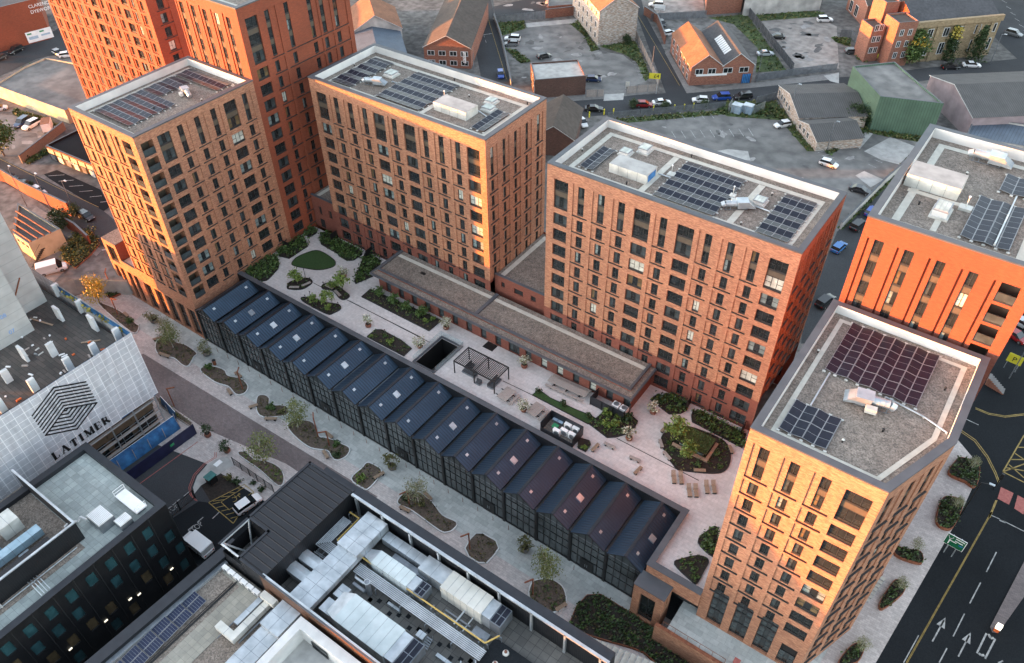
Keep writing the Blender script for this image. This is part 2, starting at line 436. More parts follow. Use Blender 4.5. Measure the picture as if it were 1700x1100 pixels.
class Tower:
    """collects wall, windows and trim of one brick block"""
    def __init__(s, name, label, cat, loc, mats, zsplit=None, seed=1):
        s.root = thing(name, label, cat, loc); s.wall = MB(); s.wins = []; s.sill = MB(); s.mats = mats; s.zsplit = zsplit; s.rnd = random.Random(seed)
    def face(s, P, U, W, z0, z1, cols, ztop, nrows, pitch=2.75, h=1.95, merge=2, spec=(), rank=0, hide=()):
        """cols = (kind, u0, u1, p0, p1): kind n narrow window in a panel, w wide window, b balcony, f flush window"""
        cells = []; S = s.sill
        for ci, (kind, u0, u1, p0, p1) in enumerate(cols):
            for r in range(nrows):
                t = ztop-pitch*r; b = t-h
                if b < z0+.05: break
                if (ci, r) in hide: continue
                first = r < merge and merge > 1; last = (r == merge-1)
                if kind == 'b':
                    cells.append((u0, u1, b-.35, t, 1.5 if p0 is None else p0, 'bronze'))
                    S_mb = s.sill; M = place(P, U, u0, b-.35, .12)
                    S_mb.add(_rail(u1-u0), M); continue
                vb = b if (not first or last) else ztop-pitch*(r+1)   # spandrel joins the double row
                cells.append((u0, u1, vb, t, .34 if kind != 'f' else .2, 'void'))
                if kind == 'n':
                    if first and r == 0:
                        cells.append((p0, p1, ztop-pitch*(merge-1)-h-.15, ztop+.22, .13, None))
                    elif r >= merge or merge <= 1:
                        cells.append((p0, p1, b-.15, t+.22, .13, None))
                    if not first or last:
                        M = place(P, U, p0, b-.19, 0); S.add(_sill(p1-p0), M)
                elif kind == 'w' and (not first or last):
                    S.add(_sill(u1-u0), place(P, U, u0, b-.05, .2))
                lights = 3 if u1-u0 > 1.7 else 2
                wb = win_mb(u1-u0-.02, h-.02, lights, glass_pick(s.rnd), 0 if (not first or last) else pitch-h)
                s.wins.append((rank, place(P, U, u0+.01, b+.01, .3 if kind != 'f' else .16), wb))
        for c in spec: cells.append(c)
        facade(s.wall, P, U, W, z0, z1, cells, s.mats, s.zsplit)
    def blank(s, P, U, W, z0, z1):
        facade(s.wall, P, U, W, z0, z1, [], s.mats, s.zsplit)
    def finish(s, poly, zt, roof=True, drop=1.15, cap=.75, ringw=(1.9, 2.7), lid=True):
        s.wall.build('wall', s.root)
        if s.sill.v: s.sill.build('window_sill', s.root, kind='stuff')
        s.wins.sort(key=lambda q: q[0])
        meshes = {}
        for k, (rk, M, wb) in enumerate(s.wins):
            if k < 100:
                me = meshes.get(id(wb))
                if me is None: me = meshes[id(wb)] = wb.mesh('window')
                o = bpy.data.objects.new('window', me); COL.objects.link(o); o.parent = s.root
                o.matrix_parent_inverse = wm(s.root).inverted(); o.matrix_basis = M
        if len(s.wins) > 100:
            rest = MB()
            for rk, M, wb in s.wins[100:]: rest.add(wb, M)
            rest.build('window', s.root, kind='stuff')
        if roof: roof_on(s.root, poly, zt, drop, cap, ringw)
_R = {}
def _rail(w):
    k = ('r', round(w, 2))
    if k not in _R:
        b = MB(); b.box(0, -.03, .02, w, 0, 1.05, 'glass_mid'); b.box(0, -.05, 1.05, w, .02, 1.12, 'frame'); b.box(0, -.06, 0, w, .04, .16, 'frame'); _R[k] = b
    return _R[k]
def _sill(w):
    k = ('s', round(w, 2))
    if k not in _R:
        b = MB(); b.box(0, -.09, 0, w, .12, .07, 'frame'); _R[k] = b
    return _R[k]
def roof_on(root, poly, zt, drop=1.15, cap=.75, ringw=(1.9, 2.7), surf='roof_gravel'):
    poly = ccw(poly); ins = inset(poly, cap)
    out = inset(poly, -.05)
    c = MB(); ring(c, out, ins, zt+.07, 'coping')
    n = len(poly)
    for i in range(n):
        j = (i+1) % n
        c.quad((*out[i], zt-.12), (*out[j], zt-.12), (*out[j], zt+.07), (*out[i], zt+.07), 'coping')
    c.build('coping', root)
    l = MB()
    for i in range(n):
        j = (i+1) % n
        l.quad((*ins[j], zt-drop), (*ins[i], zt-drop), (*ins[i], zt+.068), (*ins[j], zt+.068), 'lining')
    l.build('parapet_lining', root)
    r = MB(); r.poly([(*p, zt-drop) for p in ins], surf); r.build('roof_surface', root)
    if ringw:
        g = MB(); ring(g, inset(poly, ringw[0]), inset(poly, ringw[1]), zt-drop+.05, 'paver'); g.build('paver_path', root)
    return zt-drop

# columns of the two matching slabs, measured from their left end
SLAB = [('w', 1.2, 3.5, 0, 0), ('n', 5.05, 6.05, 4.3, 6.75), ('n', 8.2, 9.25, 7.45, 9.85), ('n', 11.35, 12.35, 10.6, 12.95), ('w', 13.8, 16.2, 0, 0), ('n', 17.6, 18.6, 16.9, 19.3),
        ('w', 20.1, 22.45, 0, 0), ('n', 23.95, 24.9, 23.15, 25.55), ('n', 27.0, 27.95, 26.25, 28.7), ('n', 30.2, 31.15, 29.4, 31.8), ('w', 32.5, 34.9, 0, 0)]
SIDE = [('n', 1.3, 2.05, .7, 2.85), ('n', 4.35, 5.05, 3.75, 5.85), ('n', 7.3, 8.0, 6.7, 8.8), ('n', 10.3, 11.0, 9.7, 11.8), ('n', 13.4, 14.15, 12.8, 14.9)]
def slab(x0, label, seed):
    t = Tower('apartment_block', label, 'apartment block', (x0+18, 89, ZD), ('brick_blend', 'brick_red'), 14.4, seed)
    W, Dp, zt = 36.0, 15.8, 40.3
    t.face((x0, 81), (1, 0), W, ZD, zt, SLAB, 38.2, 11)
    t.face((x0+W, 81), (0, 1), Dp, 14.0, zt, SIDE, 38.3, 9, rank=1)
    t.face((x0+W, 81+Dp), (-1, 0), W, ZS, zt, SLAB, 38.2, 12, rank=3)
    t.face((x0, 81+Dp), (0, -1), Dp, 12.0, zt, SIDE, 38.3, 9, rank=2)
    poly = [(x0, 81), (x0+W, 81), (x0+W, 81+Dp), (x0, 81+Dp)]
    t.finish(poly, zt)
    return t, poly
SL1, POLY1 = slab(-99.5, 'mottled brick apartment slab behind the oval lawn, one sunlit strip under its roof edge', 11)
SL2, POLY2 = slab(-52.8, 'mottled brick apartment slab with no sun on its front, behind the long picnic table', 12)

# corner tower at the far end of the glass hall
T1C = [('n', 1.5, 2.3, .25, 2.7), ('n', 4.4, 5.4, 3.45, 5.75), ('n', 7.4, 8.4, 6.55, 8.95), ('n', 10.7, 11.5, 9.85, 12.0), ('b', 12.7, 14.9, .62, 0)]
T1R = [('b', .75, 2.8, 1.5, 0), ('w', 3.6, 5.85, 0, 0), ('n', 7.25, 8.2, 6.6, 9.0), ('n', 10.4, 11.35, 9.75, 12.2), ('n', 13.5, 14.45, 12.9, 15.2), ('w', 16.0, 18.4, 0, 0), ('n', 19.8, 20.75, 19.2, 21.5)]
t = Tower('apartment_tower', 'brick tower with corner balconies and a golden sunlit side beside the glass hall', 'apartment tower', (-114, 64, 0), ('brick_blend', 'brick_blend'), None, 21)
bays = [(u, u+2.2, .25, 6.3, .5, 'void') for u in (.9, 4.1, 7.2, 10.3, 13.3)]
t.face((-122.3, 52.6), (1, 0), 16.3, 0, 40.3, T1C, 38.85, 11, spec=bays)
t.face((-106, 52.6), (0, 1), 22.45, 0, 40.3, T1R, 38.85, 11, hide=())
t.blank((-106, 75.05), (-1, 0), 16.3, 0, 40.3)
t.face((-122.3, 75.05), (0, -1), 22.45, 0, 40.3, T1R[1:], 38.85, 11, rank=3)
for k, (u0, u1, *_x) in enumerate(bays):
    for q in range(2):
        t.wins.append((0, place((-122.3, 52.6), (1, 0), u0+.02, .3+q*3.0, .44), win_mb(2.14, 2.95, 3, 'mid')))
TP1 = [(-122.3, 52.6), (-106, 52.6), (-106, 75.05), (-122.3, 75.05)]
t.finish(TP1, 40.3, ringw=(1.5, 1.95)); T1 = t

# low sunlit annex left of that tower
an = thing('brick_annex', 'low sunlit brick annex between the wide steps and the balcony tower', 'annex', (-127, 58, 0))
b = MB()
facade(b, (-130.8, 52.62), (1, 0), 4.2, 0, 12.2, [(.9, 3.4, 7.6, 11.2, .4, 'void'), (.8, 1.9, .2, 6.6, .4, 'void'), (2.5, 3.6, .2, 6.6, .4, 'void')], ('brick_blend', 'brick_blend'))
facade(b, (-126.6, 52.62), (1, 0), 4.28, 0, 8.7, [(.5, 1.7, .2, 6.6, .4, 'void'), (2.4, 3.6, .2, 6.6, .4, 'void')], ('brick_blend', 'brick_blend'))
facade(b, (-126.6, 52.62), (0, 1), 14, 8.7, 12.2, [], ('brick_red', 'brick_red'))
facade(b, (-130.8, 66.62), (0, -1), 14, 0, 12.2, [], ('brick_blend', 'brick_blend'))
facade(b, (-122.32, 66.62), (-1, 0), 8.48, 0, 8.7, [], ('brick_blend', 'brick_blend'))
b.build('wall', an)
b = MB(); b.box(-130.8, 52.62, 12.2, -126.6, 66.62, 12.3, 'coping', 'roof_gravel'); b.box(-126.6, 52.7, 8.4, -122.32, 66.6, 8.5, 'paver'); b.box(-126.6, 52.62, 8.7, -122.32, 52.95, 8.75, 'coping'); b.build('roof', an)
b = MB()
for u in (-129.9, -128.2, -126.0, -124.1): b.add(win_mb(1.0, 6.2, 2, 'mid'), Matrix.Translation((u, 52.96, .3)))
b.add(win_mb(2.4, 3.5, 3, 'dark'), Matrix.Translation((-129.85, 52.96, 7.65))); b.build('window', an)

# taller tower standing against its back
t = Tower('apartment_tower', 'tall plain red brick tower rising directly behind the roof of the balcony tower', 'apartment tower', (-114, 87, 0), ('brick_orange', 'brick_orange'), None, 31)
c1 = [('f', u, u+.95, 0, 0) for u in (1.0, 3.9, 6.8, 9.7, 12.5)]
sl = [(u-.75, u-.45, 12, 50.3, .25, None) for u in (1.0, 3.9, 6.8, 9.7, 12.5)]
t.face((-121.6, 75.12), (1, 0), 15.5, 12, 51.7, c1, 49.9, 6, h=2.1, merge=6, spec=sl)
c2 = [('w', 1.2, 3.6, 0, 0), ('n', 5.2, 6.1, 4.8, 7.4), ('n', 9.2, 10.1, 8.0, 12.8), ('n', 14.0, 14.9, 12.6, 16.0), ('n', 16.6, 17.5, 16.2, 18.8), ('n', 19.6, 20.5, 19.1, 22.5)]
t.face((-106.1, 75.12), (0, 1), 23.5, 0, 51.7, c2, 49.7, 15, merge=3)
t.blank((-106.1, 98.62), (-1, 0), 15.5, 0, 51.7); t.blank((-121.6, 98.62), (0, -1), 23.5, 0, 51.7)
TPB = [(-121.6, 75.12), (-106.1, 75.12), (-106.1, 98.62), (-121.6, 98.62)]
t.finish(TPB, 51.7, ringw=(2.5, 3.1))

# far tower at the top left
t = Tower('apartment_tower', 'tallest orange brick tower at the top left, its long side fully in evening sun', 'apartment tower', (-167, 95, ZS), ('brick_orange', 'brick_orange'), None, 41)
cc = []; sp = []
for k in range(13):
    u = .8+k*2.9
    if k in (6, 10): cc.append(('w', u, u+2.1, 0, 0))
    else: cc.append(('n', u+.5, u+1.4, u, u+1.75))
t.face((-186, 85), (1, 0), 38.6, ZS, 62, cc, 60, 19, merge=1)
t.face((-147.4, 85), (0, 1), 18, ZS, 62, [('n', 2.2, 3.6, 1.6, 4.6), ('n', 7.5, 8.9, 7, 10), ('n', 13, 14.2, 12.4, 15)], 60, 19, merge=1, rank=1)
t.blank((-147.4, 103), (-1, 0), 38.6, ZS, 62); t.blank((-186, 103), (0, -1), 18, ZS, 62)
t.finish([(-186, 85), (-147.4, 85), (-147.4, 103), (-186, 103)], 62)

# orange block behind the front tower
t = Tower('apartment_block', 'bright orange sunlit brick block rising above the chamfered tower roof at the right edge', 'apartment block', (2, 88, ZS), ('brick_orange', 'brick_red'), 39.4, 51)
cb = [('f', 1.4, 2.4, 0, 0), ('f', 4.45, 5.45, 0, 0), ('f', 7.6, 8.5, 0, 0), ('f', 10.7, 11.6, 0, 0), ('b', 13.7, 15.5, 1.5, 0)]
slots = [(u, u+.22, 38.0, 47.85, .25, None) for u in (.65, 3.7, 6.85, 9.95, 13.0)]
t.face((-10.7, 77), (1, 0), 16.6, ZS, 50.3, cb, 47.9, 15, pitch=2.72, h=2.0, merge=9, spec=slots)
t.face((5.9, 77), (0, 1), 23.4, ZS, 50.3, SIDE, 47.9, 14, rank=2)
t.blank((5.9, 100.4), (-1, 0), 16.6, ZS, 50.3)
t.face((-10.7, 100.4), (0, -1), 23.4, ZS, 50.3, [('n', 22-u1, 22-u0, 22-p1, 22-p0) for k, u0, u1, p0, p1 in SIDE], 47.9, 14, rank=1)
t.finish([(-10.7, 77), (5.9, 77), (5.9, 100.4), (-10.7, 100.4)], 50.3, ringw=(1.9, 2.7)); B4 = t

# front tower at the road corner
t = Tower('apartment_tower', 'brick tower at the road corner, upper front glowing gold, one roof corner chamfered', 'apartment tower', (-3, 65, ZS), ('brick_blend', 'brick_blend'), None, 61)
c5 = [('n', 1.35, 2.35, .65, 3.1), ('n', 4.4, 5.35, 3.7, 6.1), ('n', 7.4, 8.35, 6.65, 9.15), ('w', 9.7, 12.15, 0, 0)]
bay5 = [(1.2, 3.15, ZS+.1, 11.0, .55, 'void'), (4.15, 6.2, ZS+.1, 11.0, .55, 'void'), (7.2, 9.2, ZS+.1, 11.0, .55, 'void'), (10.2, 12.1, ZS+.1, 8.2, .55, 'void')]
t.face((-11.1, 53.3), (1, 0), 12.9, 0, 39.4, c5, 37.4, 10, spec=bay5, hide={(3, 10)})
for u0, u1, a, bb, *_x in bay5:
    nn = int((bb-a)//2.3)
    for q in range(nn):
        t.wins.append((0, place((-11.1, 53.3), (1, 0), u0+.02, a+.05+q*2.35, .5), win_mb(u1-u0-.04, 2.3, 3, 'mid')))
ch = Vector((3.4, 9.2, 0)); L5 = ch.length; ch.normalize()
t.face((1.8, 53.3), (ch.x, ch.y), L5, 0, 39.4, [('n', 1.2, 2.1, .7, 3.0), ('n', 4.4, 5.3, 3.8, 6.1), ('n', 7.4, 8.3, 6.8, 9.0)], 37.4, 12, rank=1)
t.face((5.2, 62.5), (0.0, 1), 13.6, 0, 39.4, [('n', 1.5, 2.4, .8, 3.2), ('n', 5.0, 5.9, 4.3, 6.7), ('n', 9, 9.9, 8.3, 10.7)], 37.4, 12, rank=2)
t.blank((5.2, 76.1), (-1, 0), 16.3, 0, 39.4)
t.face((-11.1, 76.1), (0, -1), 22.8, ZD, 39.4, [('n', u, u+.95, u-.7, u+1.6) for u in (2, 6, 10, 14, 18)], 37.4, 10, rank=2)
TP5 = [(-11.1, 53.3), (1.8, 53.3), (5.2, 62.5), (5.2, 76.1), (-11.1, 76.1)]
t.finish(TP5, 39.4, ringw=(1.5, 2.0), drop=1.0); T5 = t
# ------------------------------------------------------------------ ground
HOLE = ccw([(-150, -70), (-6, -70), (-6, 49.4), (-13.2, 49.4), (-13.2, 60), (-128, 60), (-128, 52.6), (-136.5, 47), (-142, 36), (-150, 20)])
b = MB()
outer = [(-2200, -2200), (2200, -2200), (2200, 2200), (-2200, 2200)]
vs, es, fs, *_ = delaunay_2d_cdt([Vector(p) for p in outer+HOLE], [], [[0, 1, 2, 3], list(range(4, 4+len(HOLE)))], 0, 1e-4)
def inside(p, poly):
    c = False; n = len(poly)
    for i in range(n):
        a, d = poly[i], poly[(i+1) % n]
        if (a[1] > p[1]) != (d[1] > p[1]) and p[0] < (d[0]-a[0])*(p[1]-a[1])/(d[1]-a[1])+a[0]: c = not c
    return c
for f in fs:
    q = [vs[k] for k in f]; cx = sum(p.x for p in q)/3; cy = sum(p.y for p in q)/3
    if inside((cx, cy), HOLE): continue
    ar = sum(q[i].x*q[(i+1) % 3].y-q[(i+1) % 3].x*q[i].y for i in range(3))
    b.poly([(p.x, p.y, ZS-.02) for p in q], 'ground_dirt', ar < 0)
for i in range(len(HOLE)):
    a, d = HOLE[i], HOLE[(i+1) % len(HOLE)]
    b.quad((d[0], d[1], -.03), (a[0], a[1], -.03), (a[0], a[1], ZS-.02), (d[0], d[1], ZS-.02), 'concrete')
flat_poly('', HOLE, -.03, 'asphalt', mb=b)
struct(b, 'ground')
# plaza paving, the darker sett road through it, and the pale stone band along the hall
flat_poly('plaza', [(-136.3, 47.2), (-139, 40), (-141, 34), (-100, 31), (-84, 34.5), (-58, 35.5), (-10, 35.5), (-10, 49.3), (-13.3, 49.3), (-13.3, 52.8), (-127.8, 52.8)], Z0, 'plaza_paving')
flat_poly('stone_band', [(-121, 47.4), (-16.6, 47.4), (-16.6, 52.7), (-122, 52.7)], Z0+.004, 'plaza_edge')
ra, rb, rc, rd = at(262, 603), at(545, 772), at(300, 643), at(480, 768)
flat_poly('sett_road', [(-112.5, 43.9), (-68.3, 45.0), (-58, 45.2), (-58, 41.6), (-73.65, 41.6), (-90, 38.9), (-101.5, 38.9), (-112.5, 40.2)], Z0+.004, 'road_setts')
# raised path round the front tower and the pavement to the road
flat_poly('upper_path', [(-13.2, 52.7), (-13.2, 49.4), (-6, 49.4), (40, 49.4), (40, 53.4), (6, 53.4), (6, 62.7), (6, 80), (-13.2, 80)], ZS, 'plaza_edge')

# ------------------------------------------------------------------ glass hall
gh = thing('glass_hall', 'long dark glass fronted hall with a row of navy sawtooth gables along the plaza', 'hall', (-61, 57, 0))
NB, HX0, HP = 16, -106.0, 5.475
HY0, HY1, EZ, RZ = 52.6, 62.2, 7.35, 9.0
for k in range(NB):
    x0 = HX0+HP*k; x1 = x0+HP; xm = (x0+x1)/2; g0, g1 = x0+.16, x1-.28
    r = MB(); yf = HY0-.35
    for (xa, za, xb, zb) in ((g0, EZ, xm, RZ), (xm, RZ, g1, EZ)):
        # u runs along the ridge so the seams fall from ridge to eave
        if xa < xm: r.quad((xa, HY1, za), (xa, yf, za), (xb, yf, zb), (xb, HY1, zb), 'navy_roof')
        else: r.quad((xb, yf, zb), (xb, HY1, zb), (xa, HY1, za), (xa, yf, za), 'navy_roof')
        r.quad((xa, yf, za-.16), (xb, yf, zb-.16), (xb, yf, zb), (xa, yf, za), 'navy_metal')
        r.quad((xb, yf, zb-.16), (xa, yf, za-.16), (xa, HY1, za-.16), (xb, HY1, zb-.16), 'navy_metal')
    r.quad((g1, yf, EZ-.16), (g1, HY1, EZ-.16), (g1, HY1, EZ), (g1, yf, EZ), 'navy_metal')
    r.box(xm-.2, yf-.01, RZ-.09, xm+.2, HY1, RZ+.035, 'navy_metal')
    ro = r.build('gable_roof', gh)
    s = MB()
    def onslope(x): return EZ+(RZ-EZ)*(g1-x)/(g1-xm)
    def plate(mb, x, y, w, d, m, h=.12):
        za, zb = onslope(x-w/2), onslope(x+w/2)
        P = [Vector((x-w/2, y-d/2, za)), Vector((x+w/2, y-d/2, zb)), Vector((x+w/2, y+d/2, zb)), Vector((x-w/2, y+d/2, za))]
        Q = [p+Vector((.25*h, 0, h)) for p in P]
        for i in range(4): mb.quad(P[i], P[(i+1) % 4], Q[(i+1) % 4], Q[i], m)
        mb.quad(*Q, m)
    for yy in (HY0+1.3, HY0+8.3):
        s = MB(); plate(s, xm+.95, yy, .32, .45, 'galv', .06); s.build('roof_vent', ro)
    if k % 2 == 1 or k == 2:
        s = MB(); plate(s, xm+1.35, HY0+4.4, .8, .9, 'galv_dark' if k == 1 else 'galv', .2); s.build('skylight', ro)
    # gable glazing
    g = MB(); y = HY0+.1; xa, xb = x0+.22, x1-.22
    g.quad((xa, y, .25), (xb, y, .25), (xb, y, EZ-.4), (xa, y, EZ-.4), 'glass_hall')
    g.poly([(xa, y, EZ-.4), (xb, y, EZ-.4), (xm, y, RZ-.35)], 'glass_hall')
    for q in range(6):
        xx = xa+(xb-xa)*q/5; zt = EZ-.4+(RZ-EZ+.05)*max(0, 1-abs(xx-xm)/((xb-xa)/2))
        g.box(xx-.025, y-.08, .25, xx+.025, y, zt, 'dark_metal')
    for zz in (2.4, 4.1, 5.7): g.box(xa, y-.075, zz-.025, xb, y-.001, zz+.025, 'dark_metal')
    g.box(xa, y-.1, 0, xb, y+.05, .25, 'dark_metal')
    g.quad((xa, y-.02, 6.55), (xb, y-.02, 6.55), (xb, y-.02, 6.75), (xa, y-.02, 6.75), 'galv_dark')
    gl = g.build('glazed_gable', gh)
    if k % 3 == 2:
        d = MB(); d.box(xm-1.0, y-.16, .05, xm-.02, y-.1, 2.35, 'dark_metal'); d.box(xm+.02, y-.16, .05, xm+1.0, y-.1, 2.35, 'dark_metal')
        for sx in (-.15, .15): d.box(xm+sx-.02, y-.22, .9, xm+sx+.02, y-.17, 1.5, 'galv')
        d.build('door', gl)
for k in range(NB+1):
    x = HX0+HP*k
    p = MB(); p.box(x-.2, HY0-.12, 0, x+.2, HY0+.3, EZ-.05, 'dark_metal'); p.build('post', gh)
    if 0 < k < NB:
        p = MB(); p.box(x-.3, HY0-.1, EZ-.45, x+.17, HY1, EZ-.3, 'galv_dark' if k in (6, 7) else 'dark_metal'); p.build('gutter', gh)
b = MB(); b.box(HX0, HY1, 0, HX0+HP*NB, HY1+.9, 9.0, 'dark_seamed', 'coping'); b.build('rear_parapet', gh)
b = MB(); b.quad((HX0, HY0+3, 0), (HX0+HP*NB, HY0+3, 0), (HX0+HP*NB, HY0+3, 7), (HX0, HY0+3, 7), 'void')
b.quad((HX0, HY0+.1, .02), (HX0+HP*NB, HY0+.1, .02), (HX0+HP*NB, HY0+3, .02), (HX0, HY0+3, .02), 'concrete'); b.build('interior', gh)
# slim handrail posts in front of the hall doors
hp = MB()
for k in range(NB*2-3):
    x = HX0+1.4+HP*.5*k; 
    if x < -20: hp.tube((x, HY0-.9, 0), (x, HY0-.9, 1.1), .035, .035, 'corten', 6)
tag(hp.build('bollard_row'), 'row of slim rust brown posts standing along the foot of the glass hall', 'bollards', None, 'stuff')

# ------------------------------------------------------------------ podium with the roof garden
x1 = HX0+HP*NB
deck = MB()
V0, V1, VY0, VY1 = -65.8, -62.2, 64.0, 70.6                     # light well
for (xa, ya, xb, yb) in ((-106, 63.1, V0, 81), (V1, 63.1, x1, 81), (V0, 63.1, V1, VY0), (V0, VY1, V1, 81), (x1, 53.2, -11.1, 81)):
    deck.quad((xa, ya, ZD), (xb, ya, ZD), (xb, yb, ZD), (xa, yb, ZD), 'deck_paving')
struct(deck, 'roof_garden_floor')
pd = thing('podium_wall', 'brick podium wall with dark coping joining the glass hall to the road corner tower', 'podium', (-15, 53, 0))
b = MB(); b.prism([(x1, 52.9), (-11.12, 52.9), (-11.12, 53.5), (x1, 53.5)], 6.3, 8.95, 'brick_blend')
b.prism([(x1, 53.5), (x1+.5, 53.5), (x1+.5, 63.1), (x1, 63.1)], 0, 8.95, 'brick_red'); b.build('wall', pd)
b = MB(); b.box(x1-.1, 52.8, 8.95, -11.12, 53.75, 9.05, 'coping'); b.box(x1-.1, 53.75, 8.95, x1+.75, 63.1, 9.05, 'coping'); b.build('coping', pd)
b = MB(); b.box(x1+.2, 54.2, ZS, -11.2, 54.4, 6.3, 'dark_metal'); b.box(-14, 54.12, ZS, -12.4, 54.2, ZS+2.3, 'frame'); b.build('recessed_doors', pd)
lw = thing('light_well', 'dark rectangular opening in the roof garden floor with a glass balustrade', 'light well', (-64, 67, ZD))
b = MB()
for (a, c) in (((V0, VY0), (V1, VY0)), ((V1, VY0), (V1, VY1)), ((V1, VY1), (V0, VY1)), ((V0, VY1), (V0, VY0))):
    b.quad((c[0], c[1], .1), (a[0], a[1], .1), (a[0], a[1], ZD), (c[0], c[1], ZD), 'dark_metal')
b.quad((V0, VY0, .1), (V1, VY0, .1), (V1, VY1, .1), (V0, VY1, .1), 'void'); b.build('shaft', lw)
b = MB(); o = [(V0-.45, VY0-.3), (V1+.45, VY0-.3), (V1+.45, VY1+.45), (V0-.45, VY1+.45)]; i_ = [(V0, VY0), (V1, VY0), (V1, VY1), (V0, VY1)]
ring(b, o, i_, ZD+.12, 'coping')
for k in range(4): b.quad((*o[k], ZD), (*o[(k+1) % 4], ZD), (*o[(k+1) % 4], ZD+.12), (*o[k], ZD+.12), 'coping')
b.build('kerb', lw)
mt, nt2, bs2 = _new('clear_glass'); bs2.inputs['Transmission Weight'].default_value = .9; bs2.inputs['Roughness'].default_value = .02; bs2.inputs['IOR'].default_value = 1.1; bs2.inputs['Base Color'].default_value = (.8, .88, .9, 1)
b = MB(); b.box(V0-.5, VY0, ZD+.1, V0-.47, VY1+.5, ZD+1.15, 'clear_glass'); b.box(V0-.47, VY1+.47, ZD+.1, V1+.5, VY1+.5, ZD+1.15, 'clear_glass'); b.box(V1+.47, VY0, ZD+.1, V1+.5, VY1+.47, ZD+1.15, 'clear_glass'); b.build('balustrade', lw)

# flat roofed pavilion in front of the slabs
pv = thing('garden_pavilion', 'long single storey red brick pavilion with a wide gravel roof facing the garden', 'pavilion', (-58, 77, ZD))
b = MB(); cells = []; wn = []
for k in range(17):
    u = 1.6+k*2.95
    if 8.5 < k < 9.5: cells.append((u-.3, u+1.8, ZD+.05, 11.0, .35, 'void')); wn.append((u-.3, 2.1, 2.9)); continue
    cells.append((u, u+1.15, ZD+.05, 11.0, .35, 'void')); wn.append((u, 1.15, 2.9))
facade(b, (-83, 74.5), (1, 0), 50, ZD, 11.7, cells, ('brick_red', 'brick_red'))
facade(b, (-33, 74.5), (0, 1), 6.48, ZD, 11.7, [], ('brick_red', 'brick_red')); facade(b, (-83, 80.98), (0, -1), 6.48, ZD, 11.7, [], ('brick_red', 'brick_red')); b.build('wall', pv)
for k, (u, ww, hh) in enumerate(wn):
    win_mb(ww-.02, hh, 1 if ww < 2 else 3, 'mid' if k not in (11, 12, 14) else 'blind').build('window', pv).matrix_basis = Matrix.Translation((-83+u+.01, 74.8, ZD+.06))
b = MB(); b.box(-83.7, 73.3, 11.7, -32.4, 80.97, 11.98, 'coping', 'roof_gravel'); b.box(-83.75, 73.25, 11.68, -32.35, 73.55, 12.03, 'coping'); b.box(-83.75, 73.55, 11.68, -83.45, 80.97, 12.03, 'coping'); b.box(-32.65, 73.55, 11.68, -32.35, 80.97, 12.03, 'coping'); b.build('canopy_roof', pv)
b = MB(); b.box(-83.0, 74.6, 11.98, -33.4, 80.96, 12.25, 'brick_red', 'roof_gravel')
b.box(-83.1, 74.55, 12.25, -33.3, 74.95, 12.5, 'coping'); b.box(-83.1, 74.95, 12.25, -82.7, 80.96, 12.5, 'coping'); b.box(-33.7, 74.95, 12.25, -33.3, 80.96, 12.5, 'coping'); b.box(-62.3, 74.95, 12.25, -61.7, 80.96, 12.45, 'coping')
b.box(-82.6, 79.4, 12.25, -62.4, 80.1, 12.29, 'paver'); b.box(-61.6, 79.4, 12.25, -33.8, 80.1, 12.29, 'paver'); b.box(-76.2, 77.9, 12.25, -75.3, 78.35, 12.4, 'dark_metal'); b.build('upper_roof', pv)
# low link buildings between the blocks
for nm, xa, xb, lab in (('link_building', -63.46, -52.84, 'low red brick link with a gravel roof filling the gap between the two matching slabs'),
                        ('link_building', -105.96, -99.54, 'low red brick link wedged between the tall plain tower and the first slab')):
    lk = thing(nm, lab, 'link building', ((xa+xb)/2, 88, ZD))
    b = MB(); W = xb-xa; cs = []
    if W > 8: cs = [(1.3, 2.0, 13.0, 14.1, .2, 'void'), (3.9, 5.7, 12.9, 14.0, .2, 'void'), (7.2, 8.2, 12.9, 14.0, .2, 'void')]
    else: cs = [(1.5, 2.3, 11.4, 13.2, .2, 'void'), (4.2, 5.0, 11.4, 13.2, .2, 'void'), (1.2, 2.6, ZD+.1, 10.4, .2, 'void')]
    facade(b, (xa, 82.2 if W > 8 else 81.6), (1, 0), W, ZD, 15.2, cs, ('brick_red', 'brick_red')); facade(b, (xb, 96.6), (-1, 0), W, ZS, 15.2, [], ('brick_red', 'brick_red')); b.build('wall', lk)
    b = MB(); y0 = 82.2 if W > 8 else 81.6
    b.quad((xa, y0, 14.8), (xb, y0, 14.8), (xb, 96.6, 14.8), (xa, 96.6, 14.8), 'roof_gravel'); b.box(xa+.6, y0+.8, 14.8, xa+1.4, 96, 14.84, 'paver'); b.build('roof', lk)
    b = MB(); b.box(xa, y0-.08, 15.2, xb, y0+.4, 15.3, 'coping'); b.build('coping', lk)
